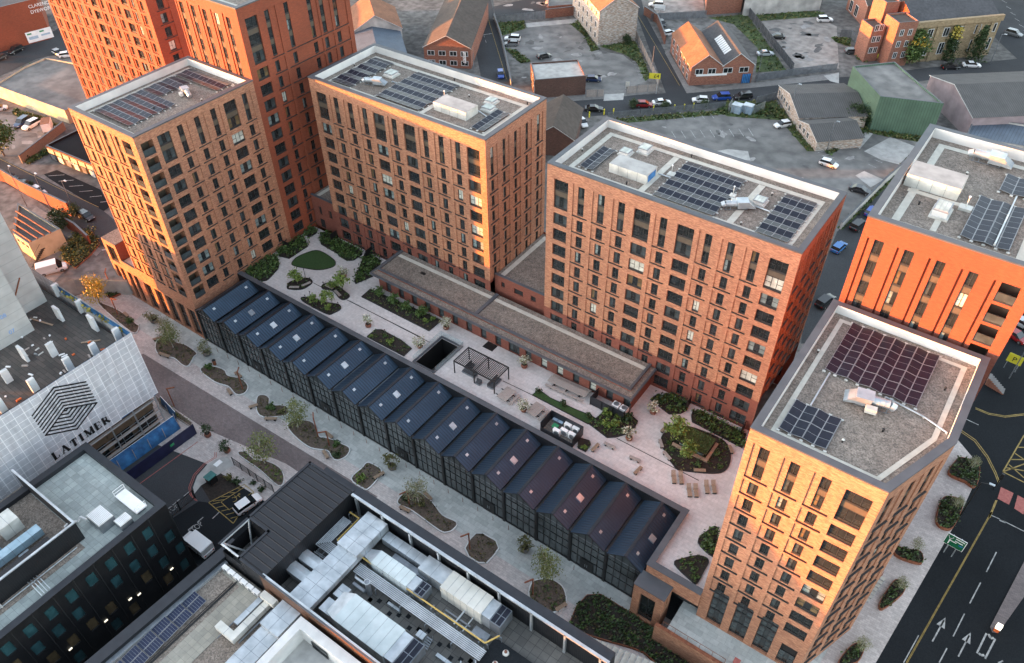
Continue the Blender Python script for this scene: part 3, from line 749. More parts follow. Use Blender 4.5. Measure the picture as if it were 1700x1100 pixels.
# brick entrance lodge on the plaza
el = thing('entrance_lodge', 'small square brick lodge with a grey flat roof beside the glass hall', 'lodge', (-15.8, 51.8, 0))
LX0, LX1, LY0 = -18.75, -14.6, 50.6
b = MB(); facade(b, (LX0, LY0), (1, 0), LX1-LX0, 0, 7.2, [(1.0, 3.1, .3, 5.9, .5, 'void')], ('brick_blend', 'brick_blend')); facade(b, (LX1, LY0), (0, 1), 2.28, 0, 7.2, [(.9, 1.3, ZS+.4, 6.4, .3, 'void')], ('brick_blend', 'brick_blend'))
facade(b, (LX0, 52.88), (0, -1), 2.28, 0, 7.2, [], ('brick_blend', 'brick_blend')); b.build('wall', el)
b = MB(); b.box(LX0-.06, LY0-.06, 7.2, LX1+.06, 52.88, 7.36, 'coping'); b.build('roof', el)
win_mb(2.06, 5.5, 2, 'dark').build('door', el).matrix_basis = Matrix.Translation((LX0+1.02, LY0+.45, .32))
# ------------------------------------------------------------------ rooftop equipment
def zp(ox, oy, s, z=0.0):
    return lambda *pts: [at(ox+x/s, oy+y/s, z) for x, y in pts]
_PAN = {}
def panel_mesh(w, d, tilt, axis):
    k = (round(w, 2), round(d, 2), tilt, axis)
    if k not in _PAN:
        b = MB(); h = .035
        b.box(-w/2, -d/2, 0, w/2, d/2, h, 'solar_frame', 'solar_frame')
        n = 2
        for q in range(n):
            if w >= d: xa, xb = -w/2+.04+q*(w-.04)/2, -w/2+(q+1)*(w-.04)/2; ya, yb = -d/2+.04, d/2-.04
            else: ya, yb = -d/2+.04+q*(d-.04)/2, -d/2+(q+1)*(d-.04)/2; xa, xb = -w/2+.04, w/2-.04
            b.quad((xa, ya, h+.004), (xb, ya, h+.004), (xb, yb, h+.004), (xa, yb, h+.004), 'solar')
        M = Matrix.Rotation(R(tilt), 4, 'X' if axis == 'y' else 'Y')
        for i, p in enumerate(b.v): b.v[i] = tuple(M @ Vector(p))
        _PAN[k] = b.mesh('solar_panel')
    return _PAN[k]
def solar(label, x0, y0, x1, y1, z, nx, ny, axis='y'):
    t = thing('solar_array', label, 'solar array', ((x0+x1)/2, (y0+y1)/2, z), 'solar arrays on the flat roofs')
    w, d = (x1-x0)/nx, (y1-y0)/ny
    for i in range(nx):
        for j in range(ny):
            s = (j if axis == 'y' else i) % 2
            me = panel_mesh(w*.985, d*.985, (9 if s else -9) if axis == 'y' else (-9 if s else 9), axis)
            o = bpy.data.objects.new('solar_panel', me); COL.objects.link(o); child(o, t)
            o.location = (x0+w*(i+.5), y0+d*(j+.5), z+.24)
    b = MB()
    for i in range(nx+1): b.box(x0+w*i-.03, y0-.1, z+.06, x0+w*i+.03, y1+.1, z+.1, 'solar_frame')
    b.build('mounting_rail', t)
    b = MB()
    if axis == 'y':
        for j in range(ny+1):
            for xx in (x0-.12, x1+.12): b.box(xx-.14, y0+d*j-.1, z+.02, xx+.14, y0+d*j+.1, z+.14, 'off_white')
    else:
        for i in range(nx+1):
            for yy in (y0-.12, y1+.12): b.box(x0+w*i-.16, yy-.1, z+.02, x0+w*i+.16, yy+.1, z+.14, 'off_white')
    b.build('ballast_foot', t, kind='stuff')
ZR, Z5, Z4 = 39.15, 38.4, 49.15
solar('large solar array covering the front of the balcony tower roof', -119.9, 55.2, -111.2, 63.7, ZR, 4, 8)
solar('narrow solar strip beside the fan on the balcony tower roof', -119.9, 63.9, -115.6, 69.9, ZR, 2, 5)
solar('solar array along the back edge of the balcony tower roof', -119.9, 70.3, -109.6, 73.6, ZR, 5, 3)
solar('tall solar array at the lawn end of the first slab roof', -97.1, 83.6, -92.9, 94.3, ZR, 2, 9)
solar('wide solar array in the middle of the first slab roof', -87.3, 83.7, -78.5, 94.1, ZR, 4, 9)
solar('small six panel solar array by the sunlit corner of the first slab roof', -68.5, 84.2, -66.2, 90.8, ZR, 2, 3, 'x')
solar('small six panel solar array at the left end of the second slab roof', -49.5, 84.15, -47.4, 90.5, ZR, 2, 3, 'x')
solar('wide solar array in the middle of the second slab roof', -37.8, 83.4, -29.2, 93.7, ZR, 4, 9)
solar('tall solar array at the right end of the second slab roof', -23.5, 83.3, -19.3, 93.7, ZR, 2, 9)
solar('biggest black solar array on the chamfered tower roof', -8.2, 65.75, .95, 74.5, Z5, 8, 4, 'x')
solar('small eight panel solar array at the front of the chamfered tower roof', -9.05, 55.5, -4.45, 60.0, Z5, 4, 2, 'x')
solar('solar array nearest the front edge of the orange block roof', -2.2, 80.25, 2.4, 89.1, Z4, 4, 4, 'x')
solar('solar array at the back of the orange block roof', -.8, 91.4, 4.4, 95.4, Z4, 4, 2, 'x')

def hatch(label, x0, y0, x1, y1, z, h=.55):
    t = thing('roof_hatch', label, 'roof light', ((x0+x1)/2, (y0+y1)/2, z), 'roof lights on the tower roofs')
    b = MB(); b.box(x0, y0, z, x1, y1, z+.22, 'off_white'); b.box(x0+.22, y0+.22, z+.22, x1-.22, y1-.22, z+h, 'lining'); b.build('upstand', t)
    b = MB(); b.box(x0+.15, y0+.15, z+h, x1-.15, y1-.15, z+h+.09, 'solar_frame'); b.build('frame', t)
    b = MB(); n = 3; xa, xb = x0+.28, x1-.28
    for q in range(n): b.box(xa+(xb-xa)*q/n+.02, y0+.28, z+h+.08, xa+(xb-xa)*(q+1)/n-.02, y1-.28, z+h+.115, 'glass_blind')
    b.build('pane', t)
hatch('square roof light between the solar arrays on the first slab', -91.4, 89.8, -89.3, 91.9, ZR)
hatch('rear of two roof lights by the sunlit parapet of the first slab', -71.9, 91.5, -70.0, 93.4, ZR)
hatch('front of two roof lights by the sunlit parapet of the first slab', -70.9, 89.4, -68.8, 91.2, ZR)
hatch('roof light touching the white box on the second slab', -46.9, 89.9, -45.1, 91.7, ZR)
hatch('raised roof light near the back parapet of the second slab', -45.0, 91.9, -43.2, 94.0, ZR, .75)
hatch('roof light right of the silver fan on the second slab', -26.5, 89.0, -24.7, 90.9, ZR)
hatch('slatted roof light in the middle of the orange block roof', -5.8, 82.2, -3.9, 84.9, Z4, .9)

def riser(label, x0, y0, x1, y1, z, h, open_end=False):
    t = thing('riser_box', label, 'riser', ((x0+x1)/2, (y0+y1)/2, z), 'plant boxes on the roofs')
    b = MB(); b.box(x0, y0, z, x1, y1, z+h, 'off_white', 'concrete'); b.build('casing', t)
    b = MB()
    for q in range(1, 4): b.box(x0+(x1-x0)*q/4-.015, y0-.012, z, x0+(x1-x0)*q/4+.015, y0, z+h, 'coping')
    b.build('joint', t)
    if open_end:
        b = MB(); b.box(x1, y0+.4, z+.15, x1+.03, y1-.4, z+h-.2, 'tarp_blue'); b.build('vent_panel', t)
mat('tarp_blue', (.03, .16, .42), (.06, .26, .6), 1.2, .5, big=(.8, .7), detail=8)
riser('long pale box with a sunlit edge on the first slab roof', -76.9, 85.6, -70.6, 88.6, ZR, 1.35)
riser('stained white box with a blue vent end on the second slab roof', -45.6, 85.4, -39.8, 88.3, ZR, 1.35, True)
riser('long pale box reaching the left parapet of the orange block roof', -9.7, 87.0, -4.1, 90.4, Z4, 1.45)

def fan(label, x, y, z, rot, scale=1.0, hood=True, sp='galv'):
    t = thing('extract_fan', label, 'extract fan', (x, y, z), 'silver fans on the roofs')
    M = Matrix.Translation((x, y, z)) @ Matrix.Rotation(rot, 4, 'Z') @ Matrix.Scale(scale, 4)
    def bb(nm, fn):
        b = MB(); fn(b); c = MB(); c.add(b, M); c.build(nm, t)
    bb('fan_casing', lambda b: (b.box(-.6, -.6, .35, .7, .6, 1.3, sp), b.box(-.75, -.7, 1.3, .85, .7, 1.36, sp)))
    def duct(b):
        b.tube((.7, 0, .85), (2.3, 0, .85), .42, .42, 'galv', 14)
        for q in range(4): b.tube((.85+q*.45, 0, .85), (.91+q*.45, 0, .85), .46, .46, 'galv', 14)
        b.tube((2.3, 0, .85), (2.75, 0, .6), .42, .42, 'galv', 14)
    bb('round_duct', duct)
    if hood: bb('intake_hood', lambda b: (b.quad((-.6, -.6, .4), (-.6, -.6, 1.3), (-1.7, -.75, .5), (-1.7, -.75, .4), 'galv'), b.quad((-.6, .6, 1.3), (-.6, .6, .4), (-1.7, .75, .4), (-1.7, .75, .5), 'galv'), b.quad((-.6, -.6, 1.3), (-.6, .6, 1.3), (-1.7, .75, .5), (-1.7, -.75, .5), 'galv_dark')))
    bb('control_box', lambda b: b.box(.3, -1.35, .3, 1.3, -.75, .85, 'off_white'))
    def legs(b):
        for xx in (-.5, .6, 1.6, 2.2):
            for yy in (-.35, .35): b.box(xx-.04, yy-.04, 0, xx+.04, yy+.04, .5, 'galv_dark')
        b.box(-.7, -.5, .1, 2.5, -.44, .16, 'galv_dark'); b.box(-.7, .44, .1, 2.5, .5, .16, 'galv_dark')
    bb('support_frame', legs)
fan('silver fan in the gap beside the balcony tower solar strip', -113.2, 67.2, ZR, R(-20), .85)
fan('silver fan between the two arrays of the first slab roof', -89.8, 86.9, ZR, R(200), .9)
fan('silver fan between the two arrays of the second slab roof', -27.0, 87.4, ZR, R(215), .95)
fan('big silver fan with a curved hood on the chamfered tower roof', -3.6, 63.4, Z5, R(12), 1.05)
fan('silver fan with a fat duct at the back of the orange block roof', -2.4, 97.0, Z4, R(180), 1.05)
for (x0, y0, x1, y1, z, lb) in ((-29.5, 88.9, -28.7, 89.7, ZR, 'white plant cabinet beside the silver fan on the second slab'), (-38.6, 88.9, -37.6, 89.9, ZR, 'white pad with a thin mast on the second slab roof'),
                                (-78.0, 88.5, -77.0, 89.5, ZR, 'white pad with a thin mast behind the pale box on the first slab'), (-3.6, 85.4, -2.3, 86.4, Z4, 'white pad with a flue on the orange block roof')):
    t = thing('mast_pad', lb, 'roof mast', ((x0+x1)/2, (y0+y1)/2, z)); b = MB(); b.box(x0, y0, z, x1, y1, z+.3, 'off_white'); b.build('pad', t)
    b = MB(); b.tube(((x0+x1)/2, (y0+y1)/2, z+.3), ((x0+x1)/2, (y0+y1)/2, z+1.5), .05, .05, 'off_white', 8); b.tube(((x0+x1)/2, (y0+y1)/2, z+1.5), ((x0+x1)/2, (y0+y1)/2, z+1.62), .12, .12, 'white', 8); b.build('mast', t)
for pts, z, lb in (([(-1.9, 65.5), (1.9, 65.0), (4.2, 64.2)], Z5, 'thin grey conduit from the big array to the edge of the chamfered tower roof'), ([(-7.6, 60.1), (-7.6, 65.6)], Z5, 'pale conduit joining the two arrays of the chamfered tower roof'),
                   ([(-39.7, 88.6), (-29.0, 88.7), (-23.7, 88.6)], ZR, 'long grey conduit crossing the solar arrays of the second slab'), ([(-88.6, 89.0), (-78, 88.9), (-70.6, 88.9), (-68.6, 88.2)], ZR, 'grey conduit running behind the pale box on the first slab'),
                   ([(1.0, 80.3), (1.0, 90.6)], Z4+.35, 'pale pipe laid over the panels of the orange block')):
    b = MB()
    for p, q in zip(pts, pts[1:]): b.tube((*p, z+.17), (*q, z+.17), .09, .09, 'galv', 8)
    for p in pts: b.box(p[0]-.1, p[1]-.1, z, p[0]+.1, p[1]+.1, z+.14, 'off_white')
    tag(b.build('roof_conduit'), lb, 'conduit')
for (x0, x1, y0, y1, z, lb) in ((-40.05, -39.2, 83, 94.0, ZR, 0), (-27.4, -26.5, 83, 94.0, ZR, 0), (-78.2, -77.4, 83, 88, ZR, 0), (-5.0, -4.4, 79.8, 82.2, Z4, 0), (-9, -.4, 86.0, 86.7, Z4, 0)):
    b = MB(); b.box(x0, y0, z+.02, x1, y1, z+.06, 'paver'); struct(b, 'roof_paving_strip')
# ------------------------------------------------------------------ plants
def leaves(rnd, n, fn, size, m, b=None, flat=.0):
    b = b or MB()
    for _ in range(n):
        p = Vector(fn(rnd)); s = size*rnd.uniform(.6, 1.3)
        u = Vector((rnd.gauss(0, 1), rnd.gauss(0, 1), rnd.gauss(0, 1))).normalized(); v = u.orthogonal().normalized()
        if flat: v = (v+Vector((0, 0, rnd.uniform(-flat, flat)))).normalized()
        w2 = u.cross(v).normalized()
        b.quad(p-v*s-w2*s*.6, p+v*s-w2*s*.6, p+v*s+w2*s*.6, p-v*s+w2*s*.6, m, [(0, 0), (1, 0), (1, 1), (0, 1)])
    return b
def clumps(rnd, k, rx, rz, zc, spread, top=1.0):
    C = []
    for _ in range(k):
        while True:
            p = Vector((rnd.uniform(-1, 1), rnd.uniform(-1, 1), rnd.uniform(-1, 1)))
            if p.length < 1 and p.length > .25: break
        tp = 1-.45*max(0, p.z)*top
        C.append(Vector((p.x*rx*tp, p.y*rx*tp, zc+p.z*rz)))
    return lambda r: (lambda c: c+Vector((r.gauss(0, spread), r.gauss(0, spread), r.gauss(0, spread*.8))))(r.choice(C)), C
def tree_proto(seed, h, rx, n, lsz, lm, barkm, trunk_h=.35, kind='tree', spread=.3, k=26, rtr=.09):
    rnd = random.Random(seed); zc = h*(trunk_h+1)/2; rz = h*(1-trunk_h)/2
    fn, C = clumps(rnd, k, rx, rz, zc, spread)
    crown = leaves(rnd, n, fn, lsz, lm).mesh('crown')
    tb = MB(); tb.tube((0, 0, 0), (0.03, 0, h*.55), rtr, rtr*.6, barkm, 8); tb.tube((.03, 0, h*.55), (0, .05, h*.92), rtr*.6, rtr*.15, barkm, 6)
    for c in C[::2]:
        z = max(h*.25, c.z-rx*.6); tb.tube((0.02, 0, min(z, h*.8)), c, rtr*.35, rtr*.1, barkm, 5, False)
    return crown, tb.mesh('trunk')
def plant(name, label, cat, proto, loc, sc=1.0, rot=0, group=None, parts=('crown', 'trunk')):
    t = thing(name, label, cat, loc, group); t.rotation_euler[2] = rot
    for nm, me in zip(parts, proto):
        o = bpy.data.objects.new(nm, me); COL.objects.link(o); o.parent = t; o.scale = (sc, sc, sc)
    return t
BIRCH = [tree_proto(s, 6.0, 2.0, 1500, .1, 'leaf_birch', 'bark_birch', .28, spread=.4, k=40) for s in (1, 2, 3)]
PALE = [tree_proto(s, 5.6, 1.9, 1000, .09, 'leaf_pale', 'bark_birch', .28, spread=.42, k=40) for s in (4, 5)]
YEL = tree_proto(6, 6.0, 1.8, 1300, .11, 'leaf_yellow', 'bark', .15, spread=.4, k=36)
SMALL = [tree_proto(s, 3.1, 1.1, 520, .13, 'leaf_lime', 'bark', .3, spread=.25, k=16, rtr=.06) for s in (7, 8, 9)]
BIG = [tree_proto(s, 7.5, 3.0, 2600, .18, 'leaf_mid', 'bark', .18, spread=.6, k=40, rtr=.2) for s in (10, 11)]
DARK = [tree_proto(s, 5.0, 2.2, 1700, .16, 'leaf_dark', 'bark', .08, spread=.5, k=34, rtr=.14) for s in (12, 13)]
def shrub_mesh(seed, m, r=.5, n=130, sz=.1):
    rnd = random.Random(seed); fn, C = clumps(rnd, 10, r*.8, r*.6, r*.65, r*.22, .3); return leaves(rnd, n, fn, sz, m).mesh('foliage')
SHR = {m: [shrub_mesh(i+len(m)*7, m) for i in range(2)] for m in ('leaf_mid', 'leaf_dark', 'leaf_lime', 'leaf_pale', 'leaf_olive')}
def shrub(label, x, y, z, r, m='leaf_mid', group=None, name='shrub'):
    rnd = random.Random(int(x*97+y*31)); o = bpy.data.objects.new(name, rnd.choice(SHR[m])); COL.objects.link(o)
    o.location = (x, y, z); s = r/.5; o.scale = (s*rnd.uniform(.9, 1.1), s*rnd.uniform(.9, 1.1), s*rnd.uniform(.85, 1.15)); o.rotation_euler[2] = rnd.uniform(0, 6)
    return tag(o, label, 'shrub', group)
def pot_plant(label, loc, potm, lm, group, s=1.0, flower=False):
    t = thing('potted_shrub', label, 'potted plant', loc, group); x, y, z = loc
    b = MB(); b.lathe([(.22*s, 0), (.42*s, .12*s), (.46*s, .35*s), (.40*s, .58*s), (.34*s, .6*s), (.33*s, .52*s)], potm, 14, loc); b.poly([(x+.33*s*math.cos(k*math.pi/5), y+.33*s*math.sin(k*math.pi/5), z+.53*s) for k in range(10)], 'soil'); b.build('pot', t, True)
    rnd = random.Random(int(x*13+y*7)); fn, C = clumps(rnd, 16, .78*s, .72*s, 1.35*s, .18*s, .2)
    b = leaves(rnd, 300 if not flower else 170, lambda r: fn(r)+Vector(loc), .085*s, lm)
    if flower: leaves(rnd, 150, lambda r: fn(r)+Vector(loc), .075*s, 'flower', b)
    for c in C[:8]: b.tube((x, y, z+.5*s), c+Vector(loc), .022, .012, 'bark', 4, False)
    b.build('foliage', t)
def in_poly(pts, rnd):
    xs = [p[0] for p in pts]; ys = [p[1] for p in pts]
    for _ in range(200):
        p = (rnd.uniform(min(xs), max(xs)), rnd.uniform(min(ys), max(ys)))
        if inside(p, pts): return p
    return pts[0]
def bed(label, pts, z, soilm='soil', kerbm='dark_metal', h=.18, kw=.09, plants=None, sm=True, name='planting_bed', kerb=True):
    """planted bed: soil, an edging strip, and its ground cover"""
    P = ccw(smooth_loop(pts, 4) if sm else [tuple(p[:2]) for p in pts]); cx = sum(p[0] for p in P)/len(P); cy = sum(p[1] for p in P)/len(P)
    t = thing(name, label, 'planting bed', (cx, cy, z))
    b = MB(); flat_poly('', P, z+h, soilm, mb=b)
    for i in range(len(P)):
        a, c = P[i], P[(i+1) % len(P)]; b.quad((a[0], a[1], z), (c[0], c[1], z), (c[0], c[1], z+h), (a[0], a[1], z+h), soilm)
    b.build('soil', t)
    if kerb:
        O = []
        n = len(P)
        for i in range(n):
            e = (Vector(P[(i+1) % n])-Vector(P[i-1])); e = e.normalized() if e.length else Vector((1, 0)); O.append((P[i][0]+e.y*kw, P[i][1]-e.x*kw))
        b = MB()
        for i in range(n):
            j = (i+1) % n
            b.quad((*O[i], z), (*O[j], z), (*O[j], z+h+.05), (*O[i], z+h+.05), kerbm); b.quad((*O[i], z+h+.05), (*O[j], z+h+.05), (*P[j], z+h+.05), (*P[i], z+h+.05), kerbm); b.quad((*P[j], z+h), (*P[i], z+h), (*P[i], z+h+.05), (*P[j], z+h+.05), kerbm)
        b.build('edging', t)
    if plants:
        rnd = random.Random(int(abs(cx)*100)); b = MB(); area = abs(sum(P[i][0]*P[(i+1) % len(P)][1]-P[(i+1) % len(P)][0]*P[i][1] for i in range(len(P))))/2
        for (m, dens, hh, sz, cl) in plants:
            for _ in range(int(area*dens)):
                x, y = in_poly(P, rnd); hr = hh*rnd.uniform(.5, 1.15)
                for q in range(cl):
                    leaves(rnd, 1, lambda r: (x+r.gauss(0, hr*.45), y+r.gauss(0, hr*.45), z+h+abs(r.gauss(.5, .28))*hr), sz, m, b)
        g = b.build('ground_cover', t, kind='stuff')
    return t, P, z+h

# ------------------------------------------------------------------ roof garden
ga = zp(400, 370, 5.5, ZD); gb = zp(580, 440, 5.5, ZD); gc = zp(740, 560, 5.5, ZD); gd = zp(960, 620, 5.5, ZD)
HEDGE = [('leaf_dark', 1.6, .75, .15, 9), ('leaf_mid', 3.2, .85, .15, 10)]
LOW = [('leaf_dark', 1.0, .3, .09, 6), ('leaf_mid', 1.0, .35, .1, 6), ('leaf_olive', .5, .3, .09, 5)]
bed('dense shrub bed against the balcony tower beside the hall parapet', ga((40, 440), (290, 300), (345, 390), (300, 460), (205, 530)), ZD, plants=HEDGE)
bed('dense shrub bed between the balcony tower and the round lawn', ga((340, 245), (570, 120), (608, 215), (440, 325), (345, 300)), ZD, plants=HEDGE, sm=False)
bed('small bushy bed in the inner corner of the roof garden', ga((590, 55), (660, 25), (695, 90), (620, 135), (590, 115)), ZD, plants=HEDGE, sm=False)
bed('long shrub bed along the first slab behind the round lawn', ga((725, 95), (770, 90), (1100, 260), (1105, 290), (1030, 340), (970, 345), (895, 300), (890, 285), (735, 195)), ZD, plants=HEDGE, sm=False)
bed('wedge shaped shrub bed beside the pavilion corner', ga((1135, 280), (1280, 350), (1200, 490), (1045, 555), (1040, 535)), ZD, plants=HEDGE, sm=False)
bed('smooth oval lawn of short dark grass in the paved roof garden', ga((465, 370), (520, 310), (650, 258), (720, 258), (800, 300), (860, 355), (840, 400), (720, 428), (600, 415), (500, 395)), ZD, soilm='lawn', h=.06, name='lawn')
bed('low bed with a pair of slatted benches nearest the lawn', ga((425, 590), (460, 540), (600, 510), (650, 545), (560, 605), (450, 605)), ZD, plants=LOW)
bed('low bed with a lime tree and two benches in mid garden', ga((740, 585), (770, 560), (860, 565), (960, 640), (990, 670), (950, 700), (905, 690), (840, 620), (760, 605)), ZD, plants=LOW)
bed('low bed touching the hall parapet with two lime trees', ga((562, 710), (600, 685), (800, 735), (890, 750), (910, 785), (850, 820), (780, 828)), ZD, plants=LOW)
bed('long rectangular bed with four leafy bushes along the pavilion front', gb((115, 290), (190, 225), (840, 510), (730, 602)), ZD, plants=LOW+[('leaf_rust', .8, .3, .1, 5)], sm=False)
bed('rectangular planted bed against the hall parapet by the light well', gb((165, 655), (240, 595), (290, 595), (470, 690), (565, 765), (500, 830)), ZD, plants=LOW, sm=False)
bed('long low grassy strip with three clipped balls by the long table', gc((790, 525), (850, 480), (950, 555), (1180, 660), (1330, 720), (1370, 745), (1420, 700), (1380, 780), (1300, 790)), ZD, soilm='lawn', h=.1, sm=False)
bed('large mixed shrub bed beyond the air units', gd((165, 425), (240, 340), (440, 350), (540, 440), (510, 500), (430, 555), (340, 580), (265, 585), (100, 460)), ZD, plants=LOW+[('leaf_mid', 1.2, .6, .14, 7)], sm=False)
bed('small corner bed beside the air unit enclosure', gd((0, 680), (0, 590), (100, 620), (110, 650), (65, 715)), ZD, plants=LOW, sm=False)
bed('shrub bed against the second slab by the pavilion end', gd((670, 245), (700, 210), (830, 200), (985, 270), (985, 340), (930, 365), (830, 370), (740, 300)), ZD, plants=HEDGE, sm=False)
bed('long shrub bed against the second slab beside the chamfered tower', gd((1035, 390), (1045, 350), (1120, 350), (1530, 560), (1500, 680), (1040, 440)), ZD, plants=HEDGE, sm=False)
bed('big dark oval bed around the green roofed hut', gd((760, 590), (850, 520), (1000, 490), (1250, 580), (1360, 660), (1385, 790), (1330, 890), (1200, 910), (950, 885), (890, 860), (800, 730)), ZD, plants=LOW)
bed('pointed bed of bright shrubs beside the front corner of the podium', zp(930, 900, 5.5, ZD)((1045, 200), (1110, 160), (1260, 130), (1350, 170), (1310, 260), (1245, 375), (1190, 345)), ZD, plants=LOW+[('leaf_mid', 1.6, .6, .13, 8)])
bed('dark narrow bed of bushes at the side of the chamfered tower', zp(930, 900, 5.5, ZD)((1260, 0), (1340, -90), (1430, -130), (1420, 60), (1390, 130)), ZD, plants=HEDGE)
def pl(fn, x, y): return fn((x, y))[0]
for k, (x, y, s, lb) in enumerate(((520, 560, 1.0, 'lime green tree leaning over the paired benches'), (930, 610, 1.15, 'tallest lime green tree of the mid garden bed'), (830, 610, .6, 'little lime bush at the bench end of the mid garden bed'),
                                   (795, 760, 1.0, 'lime tree in the bed touching the hall parapet'), (670, 750, .7, 'shorter lime tree at the left of the parapet bed'), (805, 805, .5, 'lowest lime bush at the tip of the parapet bed'))):
    p = pl(ga, x, y); plant('small_tree', lb, 'tree', SMALL[k % 3], (p.x, p.y, ZD+.1), s, k*1.3)
for k, (x, y, s) in enumerate(((275, 275, 1.0), (405, 350, 1.05), (520, 400, 1.0), (670, 470, 1.1))):
    p = pl(gb, x, y); plant('leafy_bush', ('leftmost', 'second', 'third', 'rightmost')[k]+' of four rounded leafy bushes along the pavilion front', 'bush', (shrub_mesh(60+k, "leaf_mid", 1.05, 380, .13),), (p.x, p.y, ZD+.4), s, k, parts=('foliage',))
for k, (fn, x, y, r, m, lb) in enumerate(((gb, 700, 520, .55, 'leaf_lime', 'bright lime mound at the right tip of the pavilion bed'), (gb, 765, 500, .5, 'leaf_lime', 'smaller lime mound right of the lime mound in the pavilion bed'), (gb, 375, 715, .6, 'leaf_lime', 'lime mound in the middle of the light well bed'),
                                       (gb, 325, 655, .4, 'leaf_mid', 'green mound at the top of the light well bed'), (gb, 200, 660, .35, 'leaf_lime', 'small lime mound at the left tip of the light well bed'),
                                       (gc, 850, 500, .55, 'leaf_dark', 'clipped dark ball at the left end of the grassy strip'), (gc, 1078, 620, .55, 'leaf_dark', 'clipped dark ball in the middle of the grassy strip'), (gc, 1310, 735, .55, 'leaf_dark', 'clipped dark ball at the right end of the grassy strip'),
                                       (gd, 270, 380, .8, 'leaf_lime', 'lime shrub by the dark fence in the mixed bed'), (gd, 245, 470, .75, 'leaf_lime', 'broad lime shrub at the left of the mixed bed'), (gd, 320, 490, .8, 'leaf_lime', 'broad lime shrub in the middle of the mixed bed'),
                                       (gd, 440, 420, 1.0, 'leaf_dark', 'big dark shrub at the right of the mixed bed'), (gd, 365, 405, .5, 'leaf_lime', 'small pale shrub behind the broad lime shrubs'), (gd, 50, 690, .45, 'leaf_lime', 'lime shrub in the small corner bed'),
                                       (gd, 825, 645, .4, 'leaf_mid', 'round green ball left of the hut'), (gd, 1300, 860, .4, 'leaf_mid', 'round green ball at the front edge of the hut bed'), (gd, 1255, 740, .5, 'leaf_mid', 'loose shrub right of the hut'), (gd, 1090, 840, .5, 'leaf_mid', 'loose shrub in front of the hut'), (gd, 850, 700, .4, 'leaf_mid', 'low shrub at the left rim of the hut bed'))):
    p = pl(fn, x, y); shrub(lb, p.x, p.y, ZD+.1, r, m)
p = pl(gd, 870, 590); plant('small_tree', 'tallest broad leaved tree standing left of the green roofed hut', 'tree', (SMALL[1]), (p.x, p.y, ZD+.1), 1.35, 2)
p = pl(gd, 985, 780); plant('small_tree', 'light green tree growing in front of the green roofed hut', 'tree', (SMALL[2]), (p.x, p.y, ZD+.1), 1.1, 3)
for fn, x, y, lb in ((ga, 940, 490, 'white flowering shrub in a rust bowl behind the mid garden tree'), (gb, 175, 560, 'white flowering shrub in a rust bowl alone left of the light well bed'), (gb, 645, 750, 'white flowering shrub in a rust bowl at the left of the light well'),
                     (gb, 885, 580, 'white flowering shrub in a rust bowl at the right tip of the pavilion bed'), (gb, 1597, 930, 'white flowering shrub in a rust bowl between the pergola and the pavilion'), (gc, 713, 670, 'white flowering shrub in a rust bowl between the two picnic tables'),
                     (gd, 680, 360, 'white flowering shrub in a rust bowl before the slab bed by the pavilion end'), (gd, 462, 600, 'white flowering shrub in a rust bowl at the tip of the mixed bed')):
    p = pl(fn, x, y); pot_plant(lb, (p.x, p.y, ZD), 'terracotta', 'leaf_pale', 'flowering shrubs in rust bowls', 1.15, True)
# drainage slots
for fn, a, c in ((ga, (435, 430), (500, 465)), (ga, (660, 545), (745, 590)), (ga, (965, 700), (1640, 1040)), (gb, (0, 325), (735, 705)), (gc, (520, 395), (790, 525)), (gd, (350, 590), (1100, 975))):
    a, c = pl(fn, *a), pl(fn, *c); b = MB(); d = (c-a).normalized(); nn = Vector((-d.y, d.x, 0))*.07
    b.quad(*[(q.x, q.y, ZD+.004) for q in (a-nn, c-nn, c+nn, a+nn)], 'dark_metal'); struct(b, 'drain_slot')
p = pl(gb, 1285, 740); b = MB(); b.box(p.x-1.0, p.y-.8, ZD, p.x+1.0, p.y+.8, ZD+.02, 'dark_metal'); tag(b.build('door_mat'), 'dark square mat laid before the pavilion doors', 'mat')

